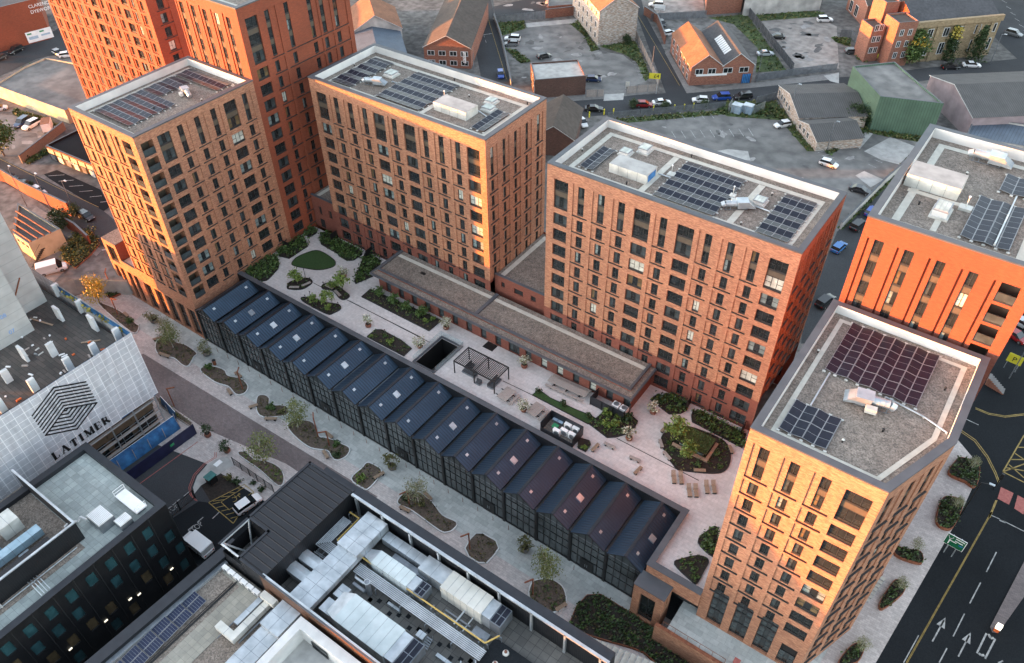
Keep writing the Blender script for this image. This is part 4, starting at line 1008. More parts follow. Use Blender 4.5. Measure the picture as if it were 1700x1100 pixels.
def oriented(a, c):
    d = (c-a); return Matrix.Translation(((a.x+c.x)/2, (a.y+c.y)/2, a.z)) @ Matrix.Rotation(math.atan2(d.y, d.x), 4, 'Z'), d.length
def bench(label, a, c, m='timber_grey', w=.5, group='backless benches'):
    M, L = oriented(a, c); t = thing('bench', label, 'bench', tuple(M.translation), group)
    b = MB(); q = MB(); n = 5
    for k in range(n): b.box(-L/2, -w/2+w*k/n+.01, .40, L/2, -w/2+w*(k+1)/n-.01, .47, m)
    q.add(b, M); q.build('seat', t)
    for sx in (-1, 1):
        b = MB(); b.box(sx*L*.33-.12, -w*.4, 0, sx*L*.33+.12, w*.4, .40, 'dark_metal'); q = MB(); q.add(b, M); q.build('leg', t)
for fn, a, c, m, lb in ((ga, (445, 600), (535, 600), 'timber_grey', 'left bench of the pair under the leaning lime tree'), (ga, (560, 590), (640, 555), 'timber_grey', 'right bench of the pair under the leaning lime tree'), (ga, (775, 580), (845, 615), 'timber_grey', 'upper bench beside the mid garden lime tree'), (ga, (860, 630), (910, 680), 'timber_grey', 'lower bench beside the mid garden lime tree'),
                     (gd, (120, 720), (185, 655), 'timber', 'brown bench beside the small corner bed'), (gd, (235, 645), (335, 695), 'timber_grey', 'pale grey bench next to the small corner bed'), (gd, (465, 770), (565, 815), 'timber_grey', 'pale grey bench alone in the middle of the paving'), (gd, (510, 930), (575, 865), 'timber', 'brown bench near the hall parapet below the lone pale bench'),
                     (gd, (755, 545), (810, 490), 'timber', 'brown bench at the top left rim of the hut bed'), (gd, (740, 615), (765, 690), 'timber_grey', 'bench on the left rim of the hut bed'), (gd, (775, 725), (840, 800), 'timber_grey', 'palest bench on the lower left rim of the hut bed'), (gd, (1050, 895), (1160, 900), 'timber', 'brown bench at the front rim of the hut bed'), (gd, (1375, 670), (1405, 740), 'timber', 'brown bench at the right rim of the hut bed')):
    bench(lb, pl(fn, *a), pl(fn, *c), m)
def picnic(label, a, c, m, wt=1.7, group='picnic tables', offs=(-1.35, 1.35), name='picnic_table'):
    M, L = oriented(a, c); t = thing(name, label, 'table', tuple(M.translation), group)
    def bb(nm, fn):
        b = MB(); fn(b); q = MB(); q.add(b, M); q.build(nm, t)
    bb('tabletop', lambda b: [b.box(-L/2, -wt/2+wt*k/6+.015, .72, L/2, -wt/2+wt*(k+1)/6-.015, .79, m) for k in range(6)])
    for o in offs: bb('seat', lambda b: [b.box(-L/2, o-.22+.15*k, .42, L/2, o-.22+.15*k+.13, .48, m) for k in range(3)])
    nl = max(2, int(L/2))
    for k in range(nl):
        x = -L/2+L*(k+.5)/nl; bb('leg', lambda b: (b.box(x-.06, -wt*.35, 0, x+.06, wt*.35, .72, 'dark_metal'), b.box(x-.05, -1.5, .3, x+.05, 1.5, .42, 'dark_metal')))
p1, p2 = pl(gc, 505, 605), pl(gc, 610, 515)
picnic('left wooden picnic table beyond the pergola', pl(gc, 505, 590), pl(gc, 605, 500), 'timber_grey', 1.8, offs=(-1.45,))
picnic('right wooden picnic table beside the air unit enclosure', pl(gc, 775, 730), pl(gc, 870, 640), 'timber_grey', 1.8, offs=(-1.45,))
picnic('very long pale slatted table with benches before the pavilion', pl(gc, 945, 400), pl(gc, 1290, 555), 'timber_grey', 1.3, name='long_table', offs=(-1.2, 1.2))
def lounger(label, a, rot):
    t = thing('sun_lounger', label, 'sun lounger', tuple(a), 'wooden sun loungers')
    M = Matrix.Translation(a) @ Matrix.Rotation(rot, 4, 'Z')
    def bb(nm, fn):
        b = MB(); fn(b); q = MB(); q.add(b, M); q.build(nm, t)
    bb('seat', lambda b: [b.box(-.3+.1*k+.01, -.95, .3, -.3+.1*k+.09, .45, .35, 'timber') for k in range(6)])
    def back(b):
        for k in range(6):
            x = -.3+.1*k+.01; b.quad((x, .45, .33), (x+.08, .45, .33), (x+.08, .95, .75), (x, .95, .75), 'timber')
            b.quad((x+.08, .44, .29), (x, .44, .29), (x, .94, .71), (x+.08, .94, .71), 'timber')
    bb('backrest', back)
    for sy in (-.85, .4): bb('leg', lambda b: b.box(-.28, sy-.04, 0, .28, sy+.04, .3, 'dark_metal'))
q = math.radians(33)
for x, y, lb in ((870, 960, 'left lounger of the pair nearest the hut bed'), (935, 965, 'right lounger of the pair nearest the hut bed'), (1010, 1080, 'left lounger of the pair nearest the hall'), (1072, 1082, 'right lounger of the pair nearest the hall'), (1170, 1050, 'left lounger of the pair nearest the chamfered tower'), (1235, 1050, 'right lounger of the pair nearest the chamfered tower')):
    p = pl(gd, x, y); lounger(lb, p, q)
# pergola and the two sofas under it
pg = thing('pergola', 'black slatted steel pergola on six posts over two dark sofas', 'pergola', (-55, 67.5, ZD))
PX0, PX1, PY0, PY1, PZ = -59.2, -51.5, 65.7, 69.4, ZD+2.5
for x in (PX0, (PX0+PX1)/2, PX1):
    for y in (PY0, PY1):
        b = MB(); b.box(x-.07, y-.07, ZD, x+.07, y+.07, PZ, 'dark_metal'); b.build('post', pg)
b = MB()
for y in (PY0, PY1): b.box(PX0-.07, y-.07, PZ, PX1+.07, y+.07, PZ+.18, 'dark_metal')
for x in (PX0, (PX0+PX1)/2, PX1): b.box(x-.07, PY0+.07, PZ, x+.07, PY1-.07, PZ+.18, 'dark_metal')
b.build('beam', pg); b = MB()
for k in range(1, 26):
    x = PX0+(PX1-PX0)*k/26
    if k != 13: b.box(x-.035, PY0+.07, PZ+.02, x+.035, PY1-.07, PZ+.15, 'dark_metal')
b.build('slats', pg)
mat('cushion', (.05, .052, .06), (.07, .073, .08), 4, .9)
def sofa(label, x0, y0, x1, y1, side):
    t = thing('garden_sofa', label, 'sofa', ((x0+x1)/2, (y0+y1)/2, ZD), 'sofas under the pergola')
    b = MB(); b.box(x0, y0, ZD+.05, x1, y1, ZD+.28, 'galv_dark'); b.build('frame', t)
    b = MB(); b.box(x0+.08, y0+.08, ZD+.28, x1-.08, y1-.08, ZD+.44, 'cushion'); b.build('seat_cushion', t)
    b = MB(); (b.box(x0, y1-.2, ZD+.28, x1, y1, ZD+.8, 'cushion') if side == 'y' else b.box(x0, y0, ZD+.28, x0+.2, y1, ZD+.8, 'cushion')); b.build('back_cushion', t)
sofa('dark sofa under the left half of the pergola', -58.4, 66.4, -55.9, 67.3, 'y'); sofa('short dark sofa end under the left half of the pergola', -58.4, 67.4, -57.5, 68.8, 'x')
sofa('dark sofa under the right half of the pergola', -53.2, 66.1, -52.2, 68.6, 'x'); sofa('dark footstool sofa by the right post of the pergola', -55.2, 65.6, -54.3, 66.3, 'y')
# green roofed hut
ht = thing('garden_hut', 'low hut with a sloping grass roof and a glazed side in the oval bed', 'hut', (-22, 65, ZD))
c = [pl(gd, 905, 605), pl(gd, 1015, 485), pl(gd, 1255, 595), pl(gd, 1165, 740)]
hx0, hx1, hy0, hy1 = -23.9, -18.3, 65.2, 69.8
zz = ZD+1.15; H4 = [at(960+x/5.5, 620+y/5.5, zz) for x, y in ((905, 605), (1165, 740), (1255, 595), (1015, 485))]
hx0 = min(p.x for p in H4); hx1 = max(p.x for p in H4); hy0 = min(p.y for p in H4); hy1 = max(p.y for p in H4)
b = MB(); b.box(hx0+.3, hy0+.35, ZD, hx1-.4, hy1-.3, zz-.2, 'timber', 'dark_metal'); b.build('wall', ht)
b = MB(); b.box(hx0, hy0, zz-.2, hx1, hy1, zz, 'dark_metal', 'grass'); rnd = random.Random(3); leaves(rnd, 700, lambda r: (r.uniform(hx0+.1, hx1-.1), r.uniform(hy0+.1, hy1-.1), zz+.03), .09, 'leaf_mid', b, .2); b.build('grass_roof', ht)
b = MB()
for k in range(4): b.box(hx0+.4+k*(hx1-hx0-.9)/4, hy0+.28, ZD+.1, hx0+.35+(k+1)*(hx1-hx0-.9)/4, hy0+.345, zz-.25, 'glass_curtain')
b.build('window', ht)
b = MB(); b.box(hx0-.5, hy0-.5, ZD+.15, hx1+.5, hy0-.05, ZD+.5, 'timber'); b.box(hx1+.05, hy0-.05, ZD+.15, hx1+.5, hy1, ZD+.5, 'timber'); b.build('bench_rim', ht)
# air unit enclosure near the hall and the fenced pair by the pavilion
en = thing('screened_yard', 'open topped dark panelled screen around a group of white air units', 'screen', (-42, 65, ZD))
eA, eB, eC, eD = [at(740+x/5.5, 560+y/5.5, ZD+1.9) for x, y in ((845, 795), (975, 665), (1265, 805), (1135, 975))]
ex0, ex1 = eA.x, eC.x; ey0, ey1 = 63.6, eB.y; Y = en
b = MB()
for (xa, ya, xb, yb) in ((ex0, ey0, ex0+.08, ey1), (ex0, ey1-.08, ex1, ey1), (ex1-.08, ey0, ex1, ey1), (ex0, ey0, ex1, ey0+.08)): b.box(xa, ya, ZD, xb, yb, ZD+(1.9 if ya != ey0 or xb-xa < .2 else .9), 'navy_metal')
b.build('screen_panel', en); b = MB(); b.box(ex0, ey0, ZD, ex1, ey1, ZD+.05, 'roof_gravel'); b.build('base', en)
def ac(label, x, y, z, w=1.0, d=.45, h=1.0, rot=0, group='white air units', top=False):
    t = thing('air_unit', label, 'air conditioner', (x, y, z), group); M = Matrix.Translation((x, y, z)) @ Matrix.Rotation(rot, 4, 'Z')
    b = MB(); b.box(-w/2, -d/2, .08, w/2, d/2, h, 'white'); q = MB(); q.add(b, M); q.build('casing', t)
    b = MB()
    if top: b.lathe([(.36*w, h+.03), (.3*w, h+.035), (.0, h+.035)], 'galv_dark', 16); b.lathe([(.4*w, h), (.4*w, h+.05), (.36*w, h+.05)], 'galv', 16)
    else: b.tube((w*.1, -d/2-.02, h*.52), (w*.1, -d/2, h*.52), h*.38, h*.38, 'galv_dark', 16)
    q = MB(); q.add(b, M); q.build('fan_grille', t)
    b = MB(); b.box(-w/2+.05, -d/2, 0, -w/2+.15, d/2, .08, 'dark_metal'); b.box(w/2-.15, -d/2, 0, w/2-.05, d/2, .08, 'dark_metal'); q = MB(); q.add(b, M); q.build('foot', t)
for x, y, lb in ((1080, 890, 'front left air unit in the screened yard'), (1150, 925, 'front right air unit in the screened yard'), (1115, 840, 'rear left air unit in the screened yard'), (1185, 875, 'rear right air unit in the screened yard'), (1000, 905, 'low air unit lying nearest the hall in the yard')):
    p = pl(gc, x, y); ac(lb, p.x, max(p.y, 64.3), ZD+.05, 1.1, .5, 1.2, 0)
for x, y, m, lb in ((1000, 835, 'tarp_green', 'green lidded storage box in the screened yard'), (1010, 770, 'pale_blue', 'left pale blue tank in the screened yard'), (1050, 790, 'pale_blue', 'right pale blue tank in the screened yard')):
    if m not in MATS: mat(m, (.02, .22, .09) if m == 'tarp_green' else (.3, .4, .5), None, 2, .5)
    p = pl(gc, x, y); t = thing('storage_box', lb, 'box', (p.x, p.y, ZD+.05)); b = MB(); b.box(p.x-.4, p.y-.35, ZD+.05, p.x+.4, p.y+.35, ZD+.65, 'galv_dark'); b.build('body', t)
    b = MB(); b.box(p.x-.45, p.y-.4, ZD+.65, p.x+.45, p.y+.4, ZD+.75, m); b.build('lid', t)
fn_ = thing('fence_panel', 'dark navy panel fence with posts hiding the two air units at the pavilion', 'fence', (-37, 73, ZD)); fa, fb = at(740+1335/5.5, 560+590/5.5, ZD), at(740+1635/5.5, 560+690/5.5, ZD)
b = MB(); b.box(fa.x, 72.2, ZD, fb.x+.5, 72.28, ZD+1.7, 'navy_metal'); b.box(fa.x, 72.28, ZD, fa.x+.08, 74.4, ZD+1.7, 'navy_metal'); b.box(fb.x+.42, 72.28, ZD, fb.x+.5, 74.4, ZD+1.7, 'navy_metal'); b.build('panel', fn_)
b = MB()
for k in range(4): x = fa.x+(fb.x+.5-fa.x)*k/3; b.box(x-.05, 72.1, ZD, x+.05, 72.2, ZD+1.75, 'dark_metal')
b.build('post', fn_)
ac('left air unit behind the dark pavilion fence', fb.x-1.3, 73.2, ZD+.7, 1.1, 1.0, .9, 0, top=True); ac('right air unit behind the dark pavilion fence', fb.x+.0, 73.2, ZD+.7, 1.1, 1.0, .9, 0, top=True)
# thin garden lamp sticks
for k, (fn, a, h_) in enumerate(((ga, (590, 500), 1.9), (ga, (635, 530), .7), (ga, (755, 570), .7), (ga, (640, 690), 1.5), (ga, (590, 690), .7), (ga, (835, 740), 1.4), (ga, (890, 755), .7), (gb, (325, 620), .7), (gd, (1305, 625), .7), (gd, (1235, 580), 1.2), (gd, (860, 500), 2.3))):
    p = pl(fn, *a); t = thing('garden_light', 'slim dark garden light standing in a roof garden bed', 'garden light', tuple(p), 'slim dark garden lights'); b = MB(); b.tube(p, p+Vector((0, 0, h_)), .045, .04, 'dark_metal', 6); b.build('pole', t)
    b = MB(); b.tube(p+Vector((0, 0, h_)), p+Vector((0, 0, h_+.14)), .09, .09, 'dark_metal', 8); b.build('lamp_head', t)
# glass privacy screens at the private terraces
for k, (fn, a) in enumerate(((ga, (360, 210)), (ga, (890, 130)), (ga, (1215, 275)), (gd, (1010, 290)), (gd, (1510, 510)))):
    p = pl(fn, *a); b = MB(); side = k == 0
    (b.box(-105.9, p.y, ZD, -104.2, p.y+.06, ZD+1.8, 'dark_metal') if side else b.box(p.x, 79.2, ZD, p.x+.06, 80.9, ZD+1.8, 'dark_metal'))
    o = b.build('privacy_screen'); tag(o, ('dark privacy screen standing out from the balcony tower wall', 'dark privacy screen on the first slab behind the long shrub bed', 'dark privacy screen on the first slab by the pavilion corner', 'dark privacy screen on the second slab between its two shrub beds', 'dark privacy screen on the second slab near the chamfered tower')[k], 'screen')
b = MB(); b.box(-105.9, 63.3, ZD, -104.6, 79.5, ZD+.12, 'deck_paving'); b.box(-104.6, 79.6, ZD, -84, 80.9, ZD+.12, 'deck_paving'); b.box(-31.9, 79.6, ZD, -16.9, 80.9, ZD+.12, 'deck_paving'); struct(b, 'terrace_step')
# ------------------------------------------------------------------ plaza
SPARSE = [('leaf_olive', 1.6, .28, .09, 5), ('leaf_dark', 1.2, .25, .08, 5), ('leaf_rust', .9, .25, .08, 4)]
kb = dict(soilm='mulch', kerbm='concrete_pale', h=.14, kw=.16)
bed('mulched bed with a birch at the foot of the balcony tower end of the plaza', [(-112.44, 46.54), (-113.1, 47.8), (-112, 49.1), (-109.9, 49), (-107.9, 49.5), (-104.8, 49.3), (-104.4, 48.4), (-103.4, 46.5), (-104.4, 46.1), (-107, 46.3), (-110.1, 45.4)], 0, plants=SPARSE, **kb)
bed('long wavy mulched bed with a rust lamp and a dark upright shrub', [(-100.45, 46.96), (-100.8, 48), (-99.2, 49), (-97.3, 49.3), (-95.8, 48.8), (-93.4, 49.6), (-91.1, 49.1), (-90.4, 47.8), (-91.3, 46.85), (-93.7, 47.3), (-96.4, 46.7)], 0, plants=SPARSE, **kb)
bed('kidney shaped mulched bed between two brown benches', [(-85.6, 46.4), (-87.8, 48.4), (-87.3, 49.3), (-86.1, 49.3), (-84.8, 48.4), (-82.5, 49.7), (-81, 48.8), (-81.6, 47.7), (-83.7, 46.1)], 0, plants=SPARSE, **kb)
bed('longest mulched bed with a birch and two rust lamps in mid plaza', [(-78.7, 46.8), (-79.2, 47.7), (-78.5, 48.8), (-76.2, 49.7), (-73.4, 48.3), (-72, 48.8), (-69.5, 49.2), (-67.75, 49.3), (-67.1, 48), (-67.6, 46.7), (-68.7, 46.6), (-70.2, 47.1), (-72.8, 46), (-76.1, 46.15)], 0, plants=SPARSE, **kb)
bed('square mulched bed near the black ribbed roof corner', [(-63.3, 45.3), (-63.4, 47.7), (-63.5, 48.8), (-62.5, 49.1), (-60.8, 49), (-60.2, 47.4), (-60.1, 45.6), (-60.6, 45.1)], 0, plants=SPARSE, **kb)
bed('mulched bed with a bare pale birch and a clipped ball', [(-54.5, 46), (-55.1, 46.8), (-55, 48.4), (-53.5, 49.2), (-50.9, 49), (-48.1, 48.1), (-45.7, 48.3), (-45.4, 47.2), (-45.8, 46.4), (-46.9, 46), (-52.1, 46.3)], 0, plants=SPARSE, **kb)
bed('many sided mulched bed without a tree in front of the hall', [(-42, 45.8), (-42.3, 47.4), (-42.2, 48.5), (-41.5, 49), (-39.3, 49.1), (-38.3, 48.4), (-38.2, 47.1), (-38.3, 45.7), (-39.2, 45.1), (-40.8, 45.1)], 0, plants=SPARSE, sm=False, **kb)
bed('rounded mulched bed with the birch nearest the brick lodge', [(-30.6, 45), (-31.4, 46.8), (-30.6, 48), (-29.2, 48.7), (-27.5, 48.4), (-26.1, 46.6), (-27, 44.7), (-28.5, 44.1)], 0, plants=SPARSE+[('leaf_mid', 1.0, .4, .1, 6)], **kb)
bed('narrow mulched bed beside the scaffold building under the yellow tree', [(-130.6, 47.3), (-119, 46.1), (-119, 47.6), (-120.6, 47.9), (-125.3, 48.3), (-129.3, 47.9)], 0, plants=SPARSE, **kb)
bed('green strip bed with a birch beside the sett road', [(-80.9, 38.6), (-80.5, 39.4), (-77.8, 39.3), (-76.4, 40.1), (-73.8, 40.4), (-71.7, 39.4), (-71.4, 38.1), (-76, 38.5)], 0, plants=SPARSE+[('leaf_lime', 2.0, .35, .1, 7)], soilm='mulch', kerbm='concrete_pale')
CL = [('leaf_dark', 2.6, .5, .13, 8), ('leaf_mid', 1.6, .4, .12, 7), ('leaf_rust', 1.2, .4, .12, 6)]
trees = [(BIRCH[0], -109.3, 47.9, .95, 'wispy birch in the bed at the foot of the balcony tower'), (PALE[0], -113.0, 49.4, .7, 'thin grey leaved tree just behind the tower end bench'), (BIRCH[1], -77.4, 47.7, 1.0, 'open crowned birch at the left tip of the longest plaza bed'), (PALE[1], -52.2, 47.7, .95, 'nearly bare pale birch over the clipped ball'),
         (BIRCH[2], -30.2, 48.2, 1.0, 'leafy birch nearest the brick lodge'), (BIRCH[0], -76.2, 39.7, 1.05, 'bright green birch in the strip bed by the sett road'), (YEL, -130.4, 47.4, 1.15, 'yellow leaved tree at the foot of the steps')]
for pr, x, y, s, lb in trees: plant('birch_tree' if pr is not YEL else 'yellow_tree', lb, 'tree', pr, (x, y, .1), s, x)
for x, y, r, m, lb in ((-99.8, 48.1, .75, 'leaf_mid', 'upright dark shrub at the left tip of the wavy bed'), (-83.9, 48.0, .8, 'leaf_mid', 'dense green shrub in the kidney shaped bed'), (-82.0, 48.4, .6, 'leaf_olive', 'olive shrub at the right of the kidney shaped bed'), (-69.9, 48.6, .65, 'leaf_mid', 'upright green shrub by the second rust lamp of the longest bed'),
                       (-68.3, 47.2, .75, 'leaf_dark', 'round dark shrub at the right tip of the longest bed'), (-62.2, 46.0, .8, 'leaf_lime', 'bright green shrub in the square bed'), (-54.2, 47.1, .6, 'leaf_dark', 'clipped dark ball at the left tip of the pale birch bed'), (-121.5, 47.6, .7, 'leaf_mid', 'green shrub at the right end of the narrow bed by the scaffold'), (-51.6, 47.6, .6, 'leaf_olive', 'olive undergrowth at the foot of the pale birch')):
    shrub(lb, x, y, .1, r, m)
# low plants lining the bank, yellow shrub bank by the steps
bed('big dark planted bank with a rust edge between plaza and upper path', [(-24.2, 44.9), (-24.7, 47.2), (-24.4, 49.4), (-23, 50.5), (-18.9, 50.5), (-14.7, 50.3), (-9, 48.9), (-6.1, 48.8), (-6.1, 44.5), (-12.9, 46.6), (-14.5, 46.9), (-16, 46.6), (-18.4, 45.8), (-21.1, 44.9), (-23.3, 44.5)], 0, kerbm='corten', h=.35, plants=CL, sm=False, name='planted_bank')
bed('tall yellow and green shrub bank with a rust edge beside the steps', [(-143.1, 49.4), (-139, 49.3), (-140.4, 53.4), (-142.1, 56.5), (-144, 57), (-147.5, 58.2), (-149, 56), (-146, 51)], ZS, kerbm='corten', plants=[('leaf_dark', 2, 1.1, .16, 10), ('leaf_olive', 2, 1.2, .16, 10), ('leaf_yellow', 1.0, 1.0, .15, 9)], sm=False, name='planted_bank')
bed('dark pointed bed with a rust edge at the foot of the brick annex', [(-131.8, 49.6), (-132.8, 51.6), (-133.3, 54), (-131, 52.5), (-129.8, 51.8), (-130.3, 49.5)], 0, kerbm='corten', h=.4, plants=CL, sm=False)
for lb, a, c in (('brown bench at the lower edge of the tower end bed', (-109.9, 45.4), (-107.6, 45.9)), ('brown bench beside the thin grey leaved tree', (-113.7, 46.9), (-112.9, 48.4)), ('brown bench below the right half of the wavy bed', (-93.2, 46.7), (-91.7, 46.2)), ('brown bench above the wavy bed by its rust lamp', (-95.2, 50.0), (-93.4, 49.8)),
                 ('brown bench at the left edge of the kidney bed', (-87.0, 45.9), (-86.3, 47.2)), ('brown bench at the lower edge of the kidney bed', (-83.1, 45.8), (-81.4, 46.9)), ('brown bench at the lower right of the longest bed', (-70.6, 46.6), (-68.9, 45.9)), ('brown bench above the longest bed between its lamps', (-72.9, 49.4), (-71.2, 49.2)),
                 ('brown bench at the right edge of the square bed', (-60.5, 47.2), (-60.0, 48.9)), ('brown bench at the lower left of the pale birch bed', (-54.0, 45.6), (-52.2, 45.8)), ('brown bench above the pale birch bed', (-52.7, 49.6), (-51.0, 49.2)), ('brown bench at the right edge of the last birch bed', (-26.6, 45.2), (-26.0, 46.8)), ('brown bench in the narrow bed by the scaffold', (-124.4, 48.4), (-122.8, 48.2))):
    bench(lb, Vector((*a, 0)), Vector((*c, 0)), 'timber', .55, 'brown plaza benches')
def rust_lamp(label, x, y, h, ang, arm=1.2):
    t = thing('street_lamp', label, 'lamp', (x, y, 0), 'rust coloured plaza lamps'); b = MB(); b.box(x-.07, y-.07, 0, x+.07, y+.07, h, 'corten'); b.build('pole', t)
    M = Matrix.Translation((x, y, h)) @ Matrix.Rotation(ang, 4, 'Z'); b = MB(); b.box(-.1, -.08, -.1, arm, .08, .06, 'corten'); q = MB(); q.add(b, M); q.build('lamp_arm', t)
for x, y, h, a, lb in ((-91.2, 48.2, 4.2, 2.2, 'rust lamp post at the right tip of the wavy bed'), (-73.4, 48.2, 4.6, 2.4, 'tall rust lamp post in the middle of the longest bed'), (-70.6, 47.9, 3.6, -2.3, 'shorter rust lamp post beside the bench above the longest bed'), (-53.2, 46.8, 3.4, -2.0, 'rust lamp post in the pale birch bed'),
                       (-41.4, 46.0, 4.0, -2.1, 'rust lamp post at the left edge of the many sided bed'), (-30.4, 45.4, 4.0, -2.1, 'rust lamp post at the left edge of the last birch bed'), (-125.2, 47.6, 4.0, .3, 'rust lamp post by the scaffold netting'), (-97.6, 39.2, 4.2, .9, 'rust lamp post beside the sett road and rough planting'), (-131.2, 50.9, 5.2, 2.4, 'rust lamp post in the pointed bed by the annex'), (-143.2, 48.6, 3.5, 2.4, 'rust lamp post by the white van')):
    rust_lamp(lb, x, y, h, a)
for x, y, s, lb in ((-117.8, 50.2, 1.4, 'grey bowl planter in front of the sunlit tower bays'), (-102.9, 50.2, 1.5, 'grey bowl planter between the tower end bed and the hall'), (-59.7, 50.35, 1.45, 'grey bowl planter beyond the square bed'), (-35.1, 50.3, 1.4, 'grey bowl planter right of the many sided bed')):
    pot_plant(lb, (x, y, 0), 'pot_grey', 'leaf_olive' if x > -80 else 'leaf_pale', 'grey bowl planters on the plaza', s)
for x, y, lb in ((-87.9, 38.3, 'left rust pot plant by the end of the dark blue hoarding'), (-82.9, 38.0, 'right rust pot plant by the black gate fence')): pot_plant(lb, (x, y, 0), 'terracotta', 'leaf_dark', 'rust pots by the sett road', 1.2)
t = thing('litter_bin', 'dark red round litter bin behind the upright shrub', 'bin', (-99.9, 49.4, 0)); b = MB(); b.tube((-99.9, 49.4, 0), (-99.9, 49.4, 1.0), .28, .3, 'corten', 12); b.build('body', t); b = MB(); b.tube((-99.9, 49.4, 1.0), (-99.9, 49.4, 1.12), .33, .25, 'dark_metal', 12); b.build('lid', t)
# steps at both ends
def steps(label, a, c, wdt, n, z0, z1, rail=True):
    a, c = Vector(a), Vector(c); d = c-a; L = d.length; M = Matrix.Translation((a.x, a.y, 0)) @ Matrix.Rotation(math.atan2(d.y, d.x), 4, 'Z')
    t = thing('steps', label, 'steps', (a.x, a.y, z0)); b = MB()
    for k in range(n):
        b.box(L*k/n, -wdt/2, z0-.3, L*(k+1)/n+.001*(n-k), wdt/2, z0+(z1-z0)*(k+1)/n, 'concrete', 'paver')
        b.box(L*k/n-.02, -wdt/2, z0+(z1-z0)*(k+1)/n-.06, L*k/n+.1, wdt/2, z0+(z1-z0)*(k+1)/n+.006, 'white_line')
    q = MB(); q.add(b, M); q.build('treads', t)
    if rail:
        b = MB()
        for yy in (-wdt*.2, wdt*.25):
            b.tube((0, yy, z0+1.1), (L, yy, z1+1.0), .03, .03, 'corten', 6)
            for k in range(4): b.tube((L*k/3, yy, z0+(z1-z0)*k/3), (L*k/3, yy, z0+(z1-z0)*k/3+1.05), .03, .03, 'corten', 6)
        q = MB(); q.add(b, M); q.build('handrail', t)
steps('wide pale flight of steps climbing from the plaza beside the sunlit annex', (-134.2, 49.8), (-140.6, 55.4), 6.0, 18, 0, ZS)
steps('pale ribbed steps rising along the rust edge of the dark planted bank', (-21.8, 43.4), (-7.5, 44.6), 2.6, 18, 0, ZS, False)
t = thing('retaining_wall', 'low red wall with a handrail edging the upper path by the lodge', 'wall', (-10, 49.4, 0)); b = MB(); b.box(-14.6, 48.9, 0, -5.5, 49.38, ZS+.45, 'brick_blend', 'corten'); b.build('wall', t)
b = MB()
b.tube((-13.8, 49.6, ZS+1.1), (-5.6, 49.6, ZS+1.1), .03, .03, 'corten', 6)
for k in range(6): b.tube((-13.8+k*1.64, 49.6, ZS), (-13.8+k*1.64, 49.6, ZS+1.1), .03, .03, 'corten', 6)
b.build('handrail', t)
t = thing('litter_bin', 'square rust red bin on the upper path in front of the road corner tower', 'bin', (-4.4, 50.1, ZS)); b = MB(); b.box(-4.75, 49.8, ZS, -4.1, 50.45, ZS+1.1, 'corten'); b.build('body', t); b = MB(); b.box(-4.8, 49.75, ZS+1.1, -4.05, 50.5, ZS+1.18, 'red_line'); b.build('lid', t)
# ------------------------------------------------------------------ building wrapped in white sheeting
mt, nt, bs = _new('sheeting')
tc = nt.nodes.new('ShaderNodeTexCoord'); bt = nt.nodes.new('ShaderNodeTexBrick'); bt.offset = 0; bt.inputs['Scale'].default_value = 1
bt.inputs['Brick Width'].default_value = 1.3; bt.inputs['Row Height'].default_value = 1.1; bt.inputs['Mortar Size'].default_value = .075; bt.inputs['Mortar Smooth'].default_value = .8
bt.inputs['Color1'].default_value = (.56, .575, .61, 1); bt.inputs['Color2'].default_value = (.49, .51, .55, 1); bt.inputs['Mortar'].default_value = (.82, .83, .85, 1)
nt.links.new(tc.outputs['UV'], bt.inputs['Vector'])
o1, n1 = noise_mix(nt, (.84,)*3, (1.06,)*3, .5, 6, 'UV', (3, .4, 1)); o2, n2 = noise_mix(nt, (.92,)*3, (1.05,)*3, 2.5, 5, 'UV', (.4, 3, 1))
nt.links.new(mul(nt, mul(nt, bt.outputs['Color'], o1), o2), bs.inputs['Base Color']); bs.inputs['Roughness'].default_value = .55
bump(nt, bs, n1.outputs['Fac'], .5, .15)
mat('ink', (.008, .008, .009), None, 2, .6)
paving('scaffold_deck', (.10, .085, .075), (.055, .05, .046), (.03, .028, .026), 2.4, .6, .03, big=.6)
mat('netting', (.02, .10, .26), (.04, .19, .42), 1.2, .7, big=(.5, .6), detail=8)
mat('hoarding_navy', (.01, .013, .045), (.016, .02, .065), 1, .5)
mat('cladding_brown', (.105, .075, .048), (.14, .1, .065), 1, .6)
LX, LY = -94.4, 36.5
lt = thing('scaffold_building', 'unfinished block wrapped in white sheeting with a striped cube logo and LATIMER lettering', 'building site', (-112, 22, 0))
b = MB(); b.prism([(-139.5, -8), (-96.4, -8), (-96.4, 35.6), (-139.5, 35.6)], 0, 18.1, 'cladding_brown', 'scaffold_deck'); b.build('frame', lt)
b = MB()
segs = [-8, -1, 6, 12.5, 17, 21.5, 26, 30, 33.5, 35.7, LY]
for k, (y0, y1) in enumerate(zip(segs, segs[1:])):
    x0, x1 = LX+(.10 if k % 2 else 0), LX+(.0 if k % 2 else .10)
    b.quad((x0, y0, 7.6+.25*(k % 2)), (x1, y1, 7.6), (x1, y1, 20.35), (x0, y0, 20.35), 'sheeting', [(y0, 7.6), (y1, 7.6), (y1, 20.35), (y0, 20.35)])
    b.quad((x1-.05, y1, 7.6), (x0-.05, y0, 7.6), (x0-.05, y0, 20.35), (x1-.05, y1, 20.35), 'netting')
b.quad((LX, LY, 7.6), (-139.5, LY, 7.6), (-139.5, LY, 20.35), (LX, LY, 20.35), 'sheeting', [(0, 7.6), (45, 7.6), (45, 20.35), (0, 20.35)])
b.build('sheeting', lt)
